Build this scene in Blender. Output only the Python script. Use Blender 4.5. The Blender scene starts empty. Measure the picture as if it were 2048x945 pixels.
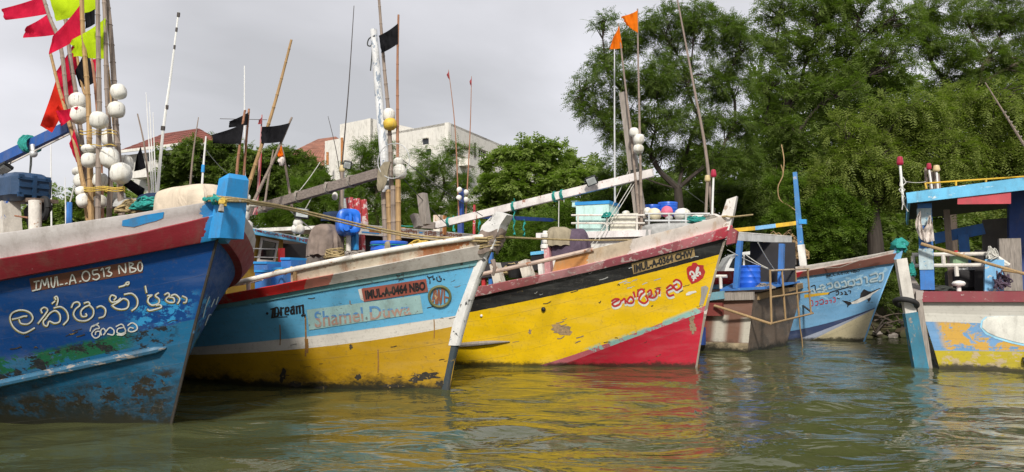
import bpy, bmesh, math, random
import numpy as np
from mathutils import Vector, Matrix, noise as mnoise
from mathutils.bvhtree import BVHTree
from mathutils.geometry import tessellate_polygon

random.seed(7)
RNG = np.random.default_rng(11)
SC = bpy.context.scene
COL = SC.collection

# ------------------------------------------------------------------ camera
F = 1540.0
PITCH = math.radians(4.0)
CAM = Vector((0.0, 0.0, 1.6))
cd = bpy.data.cameras.new('camera')
cam = bpy.data.objects.new('camera', cd)
COL.objects.link(cam)
cam.location = CAM
cam.rotation_euler = (math.pi / 2 + PITCH, 0, 0)
cd.sensor_fit = 'HORIZONTAL'
cd.sensor_width = 36.0
cd.lens = 36.0 * F / 2048.0
cd.clip_start = 0.05
cd.clip_end = 2000
SC.camera = cam

# ------------------------------------------------------------------ light
SUN_EL, SUN_AZ = math.radians(38), math.radians(184)     # sun high behind the camera
SC.view_settings.view_transform = 'Standard'
SC.view_settings.look = 'None'
SC.view_settings.exposure = 0.10
SC.view_settings.gamma = 1.0
world = bpy.data.worlds.new('World')
SC.world = world
world.use_nodes = True
wn = world.node_tree
wn.nodes.clear()


def wnode(t, **k):
    n = wn.nodes.new(t)
    for a, b in k.items():
        setattr(n, a, b)
    return n


w_out = wnode('ShaderNodeOutputWorld')
w_bg1 = wnode('ShaderNodeBackground')
w_bg2 = wnode('ShaderNodeBackground')
w_mix = wnode('ShaderNodeMixShader')
sky = wnode('ShaderNodeTexSky', sky_type='NISHITA', sun_disc=False)
sky.sun_elevation = SUN_EL
sky.sun_rotation = SUN_AZ
w_tc = wnode('ShaderNodeTexCoord')
w_map = wnode('ShaderNodeMapping')
w_map.inputs['Scale'].default_value = (1.1, 1.1, 2.6)
w_map.inputs['Location'].default_value = (-2.83, 2.0145, -0.4034)
w_no = wnode('ShaderNodeTexNoise')
w_no.inputs['Scale'].default_value = 1.7
w_no.inputs['Detail'].default_value = 6
w_no.inputs['Roughness'].default_value = 0.45
w_no.inputs['Distortion'].default_value = 0.3
w_r = wnode('ShaderNodeValToRGB')
w_r.color_ramp.elements[0].position = 0.36
w_r.color_ramp.elements[0].color = (0.455, 0.452, 0.465, 1)
w_r.color_ramp.elements[1].position = 0.60
w_r.color_ramp.elements[1].color = (0.70, 0.692, 0.725, 1)
L = wn.links.new
L(w_tc.outputs['Generated'], w_map.inputs['Vector'])
L(w_map.outputs['Vector'], w_no.inputs['Vector'])
L(w_no.outputs['Fac'], w_r.inputs['Fac'])
L(sky.outputs['Color'], w_bg1.inputs['Color'])
w_bg1.inputs['Strength'].default_value = 0.10
L(w_r.outputs['Color'], w_bg2.inputs['Color'])
w_bg2.inputs['Strength'].default_value = 1.22
w_mix.inputs['Fac'].default_value = 0.90
L(w_bg1.outputs[0], w_mix.inputs[1])
L(w_bg2.outputs[0], w_mix.inputs[2])
L(w_mix.outputs[0], w_out.inputs['Surface'])

sd = bpy.data.lights.new('sun', 'SUN')
sd.energy = 4.0
sd.angle = math.radians(6.5)
sd.color = (1.0, 0.95, 0.86)
sun = bpy.data.objects.new('sun', sd)
COL.objects.link(sun)
_ts = Vector((math.sin(SUN_AZ) * math.cos(SUN_EL), math.cos(SUN_AZ) * math.cos(SUN_EL), math.sin(SUN_EL)))
sun.rotation_euler = _ts.to_track_quat('Z', 'Y').to_euler()
sun.location = (0, -10, 20)

# ------------------------------------------------------------------ picture <-> place
_cp, _sp = math.cos(PITCH), math.sin(PITCH)


def ray(px, py):
    x = (px - 1024.0) / F
    y = (472.5 - py) / F
    return Vector((x, _cp - y * _sp, _sp + y * _cp))


def at(px, py, Y):
    d = ray(px, py)
    return CAM + d * (Y / d.y)


def onz(px, py, z=0.0):
    d = ray(px, py)
    return CAM + d * ((z - CAM.z) / d.z)


def proj(P):
    d = P - CAM
    f = d.y * _cp + d.z * _sp
    u = -d.y * _sp + d.z * _cp
    return 1024 + F * d.x / f, 472.5 - F * u / f


# ------------------------------------------------------------------ materials
def _c(c):
    return (c[0], c[1], c[2], 1.0)


class NT:
    def __init__(self, name):
        self.m = bpy.data.materials.new(name)
        self.m.use_nodes = True
        self.t = self.m.node_tree
        self.t.nodes.clear()
        self.out = self.n('ShaderNodeOutputMaterial')

    def n(self, t, **k):
        nd = self.t.nodes.new(t)
        for a, b in k.items():
            setattr(nd, a, b)
        return nd

    def l(self, a, b):
        self.t.links.new(a, b)

    def pos(self, scale=(1, 1, 1)):
        if not hasattr(self, '_tc'):
            self._tc = self.n('ShaderNodeTexCoord')
        mp = self.n('ShaderNodeMapping')
        mp.inputs['Scale'].default_value = scale
        self.l(self._tc.outputs['Object'], mp.inputs['Vector'])
        return mp.outputs['Vector']

    def uv(self):
        if not hasattr(self, '_uv'):
            u = self.n('ShaderNodeUVMap')
            s = self.n('ShaderNodeSeparateXYZ')
            self.l(u.outputs['UV'], s.inputs[0])
            self._uv = (s.outputs[0], s.outputs[1])
        return self._uv

    def worldz(self):
        g = self.n('ShaderNodeNewGeometry')
        s = self.n('ShaderNodeSeparateXYZ')
        self.l(g.outputs['Position'], s.inputs[0])
        return s.outputs[2]

    def noise(self, scale, vec=None, detail=4, rough=0.55, dist=0.0):
        nd = self.n('ShaderNodeTexNoise')
        nd.inputs['Scale'].default_value = scale
        nd.inputs['Detail'].default_value = detail
        nd.inputs['Roughness'].default_value = rough
        nd.inputs['Distortion'].default_value = dist
        self.l(vec if vec is not None else self.pos(), nd.inputs['Vector'])
        return nd.outputs['Fac']

    def math(self, op, a, b=None, clamp=False):
        nd = self.n('ShaderNodeMath', operation=op, use_clamp=clamp)
        for i, v in enumerate((a, b)):
            if v is None:
                continue
            if isinstance(v, (int, float)):
                nd.inputs[i].default_value = v
            else:
                self.l(v, nd.inputs[i])
        return nd.outputs[0]

    def step(self, v, lo, hi, a=0.0, b=1.0):
        nd = self.n('ShaderNodeMapRange')
        nd.inputs['From Min'].default_value = lo
        nd.inputs['From Max'].default_value = hi
        nd.inputs['To Min'].default_value = a
        nd.inputs['To Max'].default_value = b
        self.l(v, nd.inputs['Value'])
        return nd.outputs[0]

    def mix(self, fac, a, b, blend='MIX'):
        nd = self.n('ShaderNodeMix', data_type='RGBA', blend_type=blend)
        if isinstance(fac, (int, float)):
            nd.inputs[0].default_value = fac
        else:
            self.l(fac, nd.inputs[0])
        for s, v in ((6, a), (7, b)):
            if isinstance(v, tuple):
                nd.inputs[s].default_value = _c(v)
            else:
                self.l(v, nd.inputs[s])
        return nd.outputs[2]

    def ramp(self, fac, stops, interp='CONSTANT'):
        nd = self.n('ShaderNodeValToRGB')
        r = nd.color_ramp
        r.interpolation = interp
        r.elements[0].position = stops[0][0]
        r.elements[0].color = _c(stops[0][1])
        r.elements[1].position = stops[1][0] if len(stops) > 1 else 1
        r.elements[1].color = _c(stops[1][1] if len(stops) > 1 else stops[0][1])
        for p, c in stops[2:]:
            e = r.elements.new(p)
            e.color = _c(c)
        self.l(fac, nd.inputs['Fac'])
        return nd.outputs['Color']

    def finish(self, col, rough=0.5, bump=None, bdist=0.01, bstr=0.4, spec=0.4, metal=0.0):
        p = self.n('ShaderNodeBsdfPrincipled')
        if isinstance(col, tuple):
            p.inputs['Base Color'].default_value = _c(col)
        else:
            self.l(col, p.inputs['Base Color'])
        if isinstance(rough, (int, float)):
            p.inputs['Roughness'].default_value = rough
        else:
            self.l(rough, p.inputs['Roughness'])
        p.inputs['Specular IOR Level'].default_value = spec
        p.inputs['Metallic'].default_value = metal
        if bump is not None:
            b = self.n('ShaderNodeBump')
            b.inputs['Distance'].default_value = bdist
            b.inputs['Strength'].default_value = bstr
            self.l(bump, b.inputs['Height'])
            self.l(b.outputs[0], p.inputs['Normal'])
        self.l(p.outputs[0], self.out.inputs['Surface'])
        return self.m


def paint(name, col, chip=None, amt=0.35, sc=7.0, rough=0.5, var=0.25, stain=None, stamt=0.4, stretch=(1, 1, 1), spec=0.4):
    """old paint: chips down to an undercoat, cloudy fading, stains with a shape of their own"""
    t = NT(name)
    n1 = t.noise(2.3, detail=5)
    c = t.mix(t.step(n1, 0.3, 0.75), tuple(min(1, x * (1 + var)) for x in col), tuple(x * (1 - var) for x in col))
    n3 = t.noise(38, detail=3)
    c = t.mix(t.step(n3, 0.35, 0.7, 0.0, 0.22), c, tuple(x * 0.55 for x in col))
    if stain is not None:
        n4 = t.noise(1.6, t.pos((1.5, 1.5, 0.45)), detail=6, rough=0.7)
        c = t.mix(t.step(n4, 0.62 - 0.22 * stamt, 0.78 - 0.2 * stamt, 0, 0.85), c, stain)
    n9 = t.noise(3.1, t.pos((1.6, 1.6, 0.5)), detail=8, rough=0.75)
    c = t.mix(t.step(n9, 0.5, 0.72, 0, 0.45), c, (0.13, 0.105, 0.08))
    n2 = t.noise(sc, t.pos(stretch), detail=8, rough=0.68, dist=0.4)
    if chip is not None:
        th = 0.72 - 0.32 * amt
        c = t.mix(t.step(n2, th, th + 0.025), c, chip)
    h = t.math('ADD', t.math('MULTIPLY', n2, 0.7), t.math('MULTIPLY', n3, 0.3))
    return t.finish(c, t.step(n2, 0.3, 0.7, rough - 0.1, rough + 0.2), h, 0.005, 0.4, spec)


def plain(name, col, rough=0.5, var=0.15, sc=4.0, bump=0.0, bsc=20, spec=0.4, metal=0.0):
    t = NT(name)
    n1 = t.noise(sc, detail=5)
    c = t.mix(t.step(n1, 0.3, 0.72), tuple(min(1, x * (1 + var)) for x in col), tuple(x * (1 - var) for x in col))
    h = t.noise(bsc, detail=4) if bump else None
    return t.finish(c, rough, h, bump if bump else 0.01, 0.6, spec, metal)


def wood(name, col, dark=0.5, sc=3.0, axis=2, rough=0.8):
    t = NT(name)
    s = [14, 14, 14]
    s[axis] = 1.2
    n1 = t.noise(sc, t.pos(tuple(s)), detail=6, rough=0.65)
    c = t.mix(t.step(n1, 0.3, 0.7), tuple(x * dark for x in col), tuple(min(1, x * 1.15) for x in col))
    n2 = t.noise(3.0, detail=4)
    c = t.mix(t.step(n2, 0.45, 0.75, 0, 0.5), c, tuple(x * 0.6 for x in col))
    return t.finish(c, rough, n1, 0.012, 0.6, 0.25)


def cloth(name, col, var=0.25, rough=0.9, trans=0.0):
    t = NT(name)
    n1 = t.noise(5, detail=5)
    c = t.mix(t.step(n1, 0.3, 0.7), tuple(min(1, x * (1 + var)) for x in col), tuple(x * (1 - var) for x in col))
    d = t.n('ShaderNodeBsdfDiffuse')
    t.l(c, d.inputs['Color'])
    if True:
        wr_ = t.noise(4.5, t.pos((1, 1, .55)), detail=5, rough=.5, dist=1.6)
        bp_ = t.n('ShaderNodeBump')
        bp_.inputs['Distance'].default_value = 0.05
        bp_.inputs['Strength'].default_value = 0.7
        t.l(wr_, bp_.inputs['Height'])
        t.l(bp_.outputs[0], d.inputs['Normal'])
    if trans:
        tr = t.n('ShaderNodeBsdfTranslucent')
        t.l(c, tr.inputs['Color'])
        mx = t.n('ShaderNodeMixShader')
        mx.inputs[0].default_value = trans
        t.l(d.outputs[0], mx.inputs[1])
        t.l(tr.outputs[0], mx.inputs[2])
        t.l(mx.outputs[0], t.out.inputs['Surface'])
    else:
        t.l(d.outputs[0], t.out.inputs['Surface'])
    return t.m


def hull_paint(name, bands, nb, patches=(), grime_and_shade=(0.02, 0.018, 0.012), gtop=0.45, gamt=0.5, chip=(0.12, 0.1, 0.08), chamt=0.3,
               edge=0.05, rough=0.42, scratch=None, spec=0.4, zbands=None, streak=None, stk=0.4):
    """bands: (start in band coordinate, colour); patches: (low v, high v, low u, high u, colour, noise scale, threshold)"""
    t = NT(name)
    u, v = t.uv()
    ne = t.noise(4.0, detail=7, rough=0.7)
    vv = t.math('ADD', v, t.math('MULTIPLY', t.math('SUBTRACT', ne, 0.5), edge))
    c = t.ramp(t.math('DIVIDE', vv, nb), [(max(0.0, s / nb), col) for s, col in bands])
    # cloudy fading
    n1 = t.noise(1.4, t.pos((1, 1, 1.6)), detail=6)
    c = t.mix(t.step(n1, 0.3, 0.72, 0.0, 0.38), c, (0.5, 0.5, 0.48), 'MULTIPLY')
    n1b = t.noise(1.0, t.pos((0.9, 0.9, 5.0)), detail=5)
    c = t.mix(t.step(n1b, 0.5, 0.8, 0.0, 0.10), c, (0.5, 0.52, 0.5), 'SCREEN') if scratch is None else t.mix(t.step(n1b, 0.5, 0.8, 0.0, 0.35), c, scratch)
    for (v0, v1, u0, u1, pc, ns, th) in patches:
        npn = t.noise(ns, t.pos((1, 1, 1.5)), detail=9, rough=0.72, dist=0.3)
        f = t.math('MULTIPLY', t.step(npn, th, th + 0.03),
                   t.math('MULTIPLY', t.step(vv, v0, v0 + 0.06), t.step(vv, v1 + 0.06, v1)))
        f = t.math('MULTIPLY', f, t.math('MULTIPLY', t.step(u, u0, u0 + 0.15), t.step(u, u1 + 0.15, u1)), True)
        c = t.mix(f, c, pc)
    # chips and long scratches
    n2 = t.noise(9, t.pos((0.8, 0.8, 2.2)), detail=9, rough=0.72, dist=0.5)
    th = 0.73 - 0.18 * chamt
    c = t.mix(t.step(n2, th, th + 0.02), c, chip)
    n5 = t.noise(3.0, t.pos((0.7, 0.7, 16)), detail=6, rough=0.7)
    c = t.mix(t.step(n5, 0.665, 0.69, 0, 0.6), c, tuple(0.6 * x for x in chip))
    if streak is not None:
        ns = t.noise(4.0, t.pos((3.2, 3.2, 0.22)), detail=5, rough=0.6)
        c = t.mix(t.step(ns, 0.62, 0.74, 0, stk), c, streak)
    # growth along the waterline, with shade low on the hulls put into its colour
    z = t.worldz()
    n6 = t.noise(3.4, t.pos((1, 1, 1.6)), detail=12, rough=0.8)
    n6b = t.noise(0.9, t.pos((1, 1, 0.6)), detail=4)
    zf = t.math('ADD', t.step(z, 0.0, gtop, 1.0, 0.0), t.math('ADD', t.math('MULTIPLY', t.math('SUBTRACT', n6, 0.5), 2.0), t.math('MULTIPLY', t.math('SUBTRACT', n6b, 0.5), 1.1)))
    c = t.mix(t.step(zf, 0.95 - 0.55 * gamt, 1.55 - 0.55 * gamt, 0, 0.95), c, grime_and_shade)
    # fine dirt caught in the paint
    n8 = t.noise(17, t.pos((1, 1, 0.8)), detail=7, rough=0.75)
    c = t.mix(t.step(n8, 0.54, 0.72, 0, 0.42), c, (0.10, 0.085, 0.065))
    wet = t.step(t.math('SUBTRACT', z, t.math('MULTIPLY', t.math('SUBTRACT', n6, 0.42), 0.35)), 0.03, 0.09, 0.88, 0.0)
    c = t.mix(wet, c, (0.02, 0.02, 0.012))
    # plank seams follow the sheer
    fr = t.math('FRACT', t.math('ADD', t.math('MULTIPLY', v, 3.5), t.math('MULTIPLY', t.math('SUBTRACT', n1, 0.5), 0.06)))
    seam = t.math('MULTIPLY', t.step(fr, 0.0, 0.035, 1.0, 0.0), t.step(n1b, 0.36, 0.6))
    c = t.mix(t.math('MULTIPLY', seam, 0.6, True), c, (0.05, 0.045, 0.04))
    n7 = t.math('SUBTRACT', t.noise(60, detail=3), t.math('MULTIPLY', seam, 6.0))
    hgt = t.math('ADD', t.math('MULTIPLY', n2, 0.6), t.math('ADD', t.math('MULTIPLY', n7, 0.12), t.math('MULTIPLY', n1, 1.2)))
    return t.finish(c, t.step(n2, 0.3, 0.75, rough - 0.08, rough + 0.3), hgt, 0.010, 0.4, spec)


def u_paint(name, stops, nu, chip=(0.35, 0.3, 0.27), amt=0.4, sc=7, rough=0.55, stain=None, stamt=0.4, edge=0.1):
    """paint whose colour changes along a rail (u in metres from the stem)"""
    t = NT(name)
    u, v = t.uv()
    ne = t.noise(7, detail=6, rough=0.7)
    uu = t.math('ADD', u, t.math('MULTIPLY', t.math('SUBTRACT', ne, 0.5), edge * 2))
    c = t.ramp(t.math('DIVIDE', uu, nu), [(s / nu, col) for s, col in stops])
    n1 = t.noise(2.0, detail=6)
    c = t.mix(t.step(n1, 0.3, 0.75, 0, 0.45), c, (0.55, 0.5, 0.48), 'MULTIPLY')
    if stain is not None:
        n4 = t.noise(1.7, t.pos((1.2, 1.2, 0.5)), detail=7, rough=0.7)
        c = t.mix(t.step(n4, 0.64 - 0.22 * stamt, 0.76 - 0.2 * stamt, 0, 0.9), c, stain)
    n9 = t.noise(3.6, t.pos((1.3, 1.3, 0.5)), detail=9, rough=0.78)
    c = t.mix(t.step(n9, 0.48, 0.72, 0, 0.5), c, (0.15, 0.115, 0.085))
    n2 = t.noise(sc, t.pos((1, 1, 1.8)), detail=9, rough=0.72, dist=0.5)
    th = 0.72 - 0.3 * amt
    c = t.mix(t.step(n2, th, th + 0.03), c, chip)
    n3 = t.noise(45, detail=3)
    h = t.math('ADD', n2, t.math('MULTIPLY', n3, 0.3))
    return t.finish(c, t.step(n2, 0.3, 0.75, rough - 0.1, rough + 0.2), h, 0.007, 0.5, 0.35)


M = {}
WH = (0.70, 0.68, 0.64)
M['white'] = paint('white_paint', WH, (0.30, 0.26, 0.22), 0.25, stain=(0.42, 0.36, 0.28), stamt=0.2)
M['white_rust'] = paint('rusty_white_paint', (0.62, 0.58, 0.50), (0.25, 0.13, 0.06), 0.4, stain=(0.40, 0.15, 0.04), stamt=0.5)
M['rust'] = paint('rust', (0.42, 0.17, 0.05), (0.60, 0.45, 0.30), 0.4, stain=(0.16, 0.06, 0.03), stamt=0.5)
M['pipe_white'] = paint('white_pipe', (0.68, 0.64, 0.58), (0.36, 0.20, 0.11), 0.35, 12)
M['bright_blue'] = paint('bright_blue_paint', (0.03, 0.29, 0.66), (0.45, 0.5, 0.52), 0.12, var=0.15)
M['post_blue'] = paint('post_blue_paint', (0.04, 0.17, 0.48), (0.40, 0.42, 0.42), 0.2)
M['dark_blue'] = paint('dark_blue_paint', (0.02, 0.06, 0.25), (0.2, 0.22, 0.25), 0.15)
M['roof_blue'] = paint('roof_blue_paint', (0.13, 0.45, 0.70), (0.62, 0.70, 0.72), 0.32, stretch=(0.5, 1, 2))
M['sky_blue'] = paint('sky_blue_paint', (0.18, 0.42, 0.68), (0.55, 0.52, 0.45), 0.35)
M['red'] = paint('red_paint', (0.50, 0.03, 0.035), (0.45, 0.22, 0.18), 0.3)
M['red_white'] = paint('worn_red_boards', (0.45, 0.05, 0.06), (0.62, 0.52, 0.5), 0.55)
M['maroon'] = paint('maroon_paint', (0.27, 0.05, 0.065), (0.45, 0.33, 0.31), 0.42)
M['pink'] = paint('faded_pink_paint', (0.50, 0.24, 0.25), (0.55, 0.45, 0.42), 0.4)
M['yellow'] = paint('yellow_paint', (0.66, 0.41, 0.03), (0.3, 0.2, 0.05), 0.2)
M['ochre'] = paint('ochre_paint', (0.36, 0.22, 0.03), (0.15, 0.1, 0.05), 0.25)
M['mint'] = paint('mint_fibreglass', (0.52, 0.74, 0.70), (0.42, 0.55, 0.52), 0.15, var=0.08, rough=0.35)
M['cream'] = paint('cream_fibreglass', (0.72, 0.70, 0.60), (0.5, 0.42, 0.3), 0.18, var=0.08)
M['lid_blue'] = plain('blue_lid', (0.03, 0.25, 0.58), 0.45)
M['drum_blue'] = plain('blue_drum_plastic', (0.02, 0.11, 0.55), 0.33, 0.25, 3, 0.004, 40)
M['can_blue'] = plain('blue_can_plastic', (0.015, 0.14, 0.62), 0.36, 0.3, 4, 0.006, 12)
M['navy'] = plain('navy_plastic', (0.017, 0.052, 0.12), 0.42, 0.3, 4, 0.004, 30)
M['black'] = plain('black_plastic', (0.012, 0.012, 0.013), 0.5)
M['rubber'] = plain('black_rubber', (0.018, 0.018, 0.019), 0.75, 0.3, 8, 0.006)
M['lamp_glass'] = plain('lamp_glass', (0.42, 0.46, 0.46), 0.15, 0.2, 8)
M['lamp_red'] = plain('red_lens', (0.36, 0.02, 0.05), 0.25)
M['lamp_amber'] = plain('amber_lens', (0.58, 0.46, 0.24), 0.3)
M['float'] = paint('white_foam_float', (0.70, 0.685, 0.63), (0.40, 0.37, 0.31), 0.22, 9, 0.75, 0.15, stain=(0.42, 0.36, 0.26), stamt=0.35)
M['float_y'] = paint('yellow_float', (0.70, 0.47, 0.06), (0.3, 0.2, 0.05), 0.15, 9, 0.5)
M['float_pink'] = plain('pink_net_float', (0.60, 0.14, 0.22), 0.6, 0.2, 10, 0.01)
M['float_cream'] = plain('cream_float', (0.66, 0.60, 0.42), 0.5, 0.2)
M['orange_plastic'] = plain('orange_plastic', (0.75, 0.27, 0.01), 0.5)
M['bamboo'] = wood('bamboo', (0.42, 0.27, 0.13), 0.6)
M['bamboo_grey'] = wood('weathered_bamboo', (0.30, 0.24, 0.20), 0.6)
M['bamboo_red'] = wood('reddish_bamboo', (0.36, 0.18, 0.11), 0.65)
M['grey_wood'] = wood('grey_weathered_wood', (0.25, 0.21, 0.185), 0.5, axis=0)
M['post_wood'] = wood('grey_post_wood', (0.34, 0.30, 0.265), 0.5)
M['tan_wood'] = wood('tan_wood', (0.40, 0.27, 0.14), 0.6)
M['deck'] = wood('deck_boards', (0.20, 0.15, 0.12), 0.5, axis=0)
M['steel'] = plain('galvanised_tube', (0.52, 0.53, 0.53), 0.45, 0.2, 6, 0.0, 20, 0.5, 0.3)
M['white_rod'] = plain('white_fibreglass_rod', (0.72, 0.72, 0.70), 0.4, 0.12)
M['dark_rod'] = plain('dark_rod', (0.06, 0.05, 0.045), 0.5)
M['rope'] = plain('straw_rope', (0.34, 0.26, 0.13), 0.9, 0.35, 30, 0.006, 90)
M['rope_grey'] = plain('grey_rope', (0.26, 0.23, 0.20), 0.9, 0.35, 30, 0.006, 90)
M['rope_yellow'] = plain('yellow_rope', (0.52, 0.36, 0.07), 0.9, 0.3, 30, 0.006, 90)
M['rope_green'] = plain('green_rope', (0.02, 0.24, 0.21), 0.85, 0.4, 30, 0.006, 90)
M['rope_white'] = plain('pale_cord', (0.50, 0.49, 0.45), 0.9, 0.2, 30)
M['wire'] = plain('dark_wire', (0.05, 0.055, 0.05), 0.7)
M['f_red'] = cloth('red_flag_cloth', (0.62, 0.02, 0.06), 0.2, trans=0.4)
M['f_orange_red'] = cloth('vermilion_flag_cloth', (0.68, 0.035, 0.02), 0.2, trans=0.4)
M['f_lime'] = cloth('lime_flag_cloth', (0.52, 0.72, 0.02), 0.12, trans=0.45)
M['f_black'] = cloth('black_flag_cloth', (0.014, 0.014, 0.016), 0.3)
M['f_orange'] = cloth('orange_flag_cloth', (0.86, 0.21, 0.015), 0.12, trans=0.4)
M['f_pale'] = cloth('faded_red_flag_cloth', (0.52, 0.13, 0.14), 0.4, trans=0.4)
M['c_beige'] = cloth('beige_tarpaulin', (0.60, 0.51, 0.40), 0.1)
M['c_grey'] = cloth('grey_tarpaulin', (0.36, 0.36, 0.35), 0.25)
M['c_taupe'] = cloth('taupe_cloth', (0.22, 0.175, 0.15), 0.3)
M['c_khaki'] = cloth('khaki_cloth', (0.29, 0.25, 0.18), 0.2)
M['c_purple'] = cloth('purple_cloth', (0.10, 0.075, 0.105), 0.25)
M['c_navy'] = cloth('navy_cloth', (0.03, 0.045, 0.085), 0.3)
M['c_white'] = cloth('white_cloth', (0.66, 0.60, 0.56), 0.15)
M['l_white'] = paint('white_lettering', (0.60, 0.61, 0.57), (0.1, 0.15, 0.2), 0.12, 12)
M['l_olive'] = paint('olive_lettering_edge', (0.20, 0.17, 0.02), (0.03, 0.08, 0.2), 0.2, 12)
M['l_black'] = paint('black_lettering', (0.02, 0.02, 0.022), (0.2, 0.2, 0.2), 0.15, 14)
M['l_red'] = paint('red_lettering', (0.42, 0.025, 0.03), (0.55, 0.4, 0.02), 0.2, 14)
M['l_brown'] = paint('brown_lettering', (0.25, 0.10, 0.06), (0.5, 0.4, 0.35), 0.15, 30)
M['l_pale'] = paint('pale_blue_lettering', (0.40, 0.50, 0.54), (0.13, 0.3, 0.45), 0.45, 14)
M['l_shadow'] = paint('slate_lettering', (0.10, 0.19, 0.27), (0.2, 0.35, 0.5), 0.4, 14)
M['l_cyan'] = paint('cyan_lettering_edge', (0.32, 0.62, 0.80), (0.6, 0.7, 0.7), 0.2)
M['plate_brown'] = paint('brown_plate', (0.14, 0.055, 0.035), (0.05, 0.05, 0.08), 0.2, 10)
M['plate_red'] = paint('red_plate', (0.33, 0.09, 0.065), (0.5, 0.45, 0.4), 0.2, 12)
M['plate_tan'] = paint('tan_plate', (0.33, 0.23, 0.10), (0.06, 0.05, 0.04), 0.3, 12)
M['plate_mint'] = paint('pale_teal_plate', (0.34, 0.52, 0.52), (0.16, 0.17, 0.16), 0.33, 11)
M['logo_ring'] = paint('mossy_ring', (0.13, 0.14, 0.055), (0.3, 0.2, 0.08), 0.3, 20)
M['glass_dark'] = plain('dark_window_glass', (0.02, 0.025, 0.028), 0.08, spec=0.6)
M['dark_in'] = plain('dark_board_and_interior_shade', (0.03, 0.028, 0.03), 0.8)  # near-black boards; also the shade inside open cabins, put into the colour
M['bottle'] = plain('clear_bottle_plastic', (0.55, 0.60, 0.60), 0.15)

# ------------------------------------------------------------------ mesh builder
ROOT = {}


def tag(o, label, cat, group=None):
    o['label'] = label
    o['category'] = cat
    if group:
        o['group'] = group
    return o


def thing(name, label, cat, loc, group=None):
    o = bpy.data.objects.new(name, None)
    o.empty_display_size = 0.2
    COL.objects.link(o)
    o.location = loc
    ROOT[o.name] = Vector(loc)
    return tag(o, label, cat, group)


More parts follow.
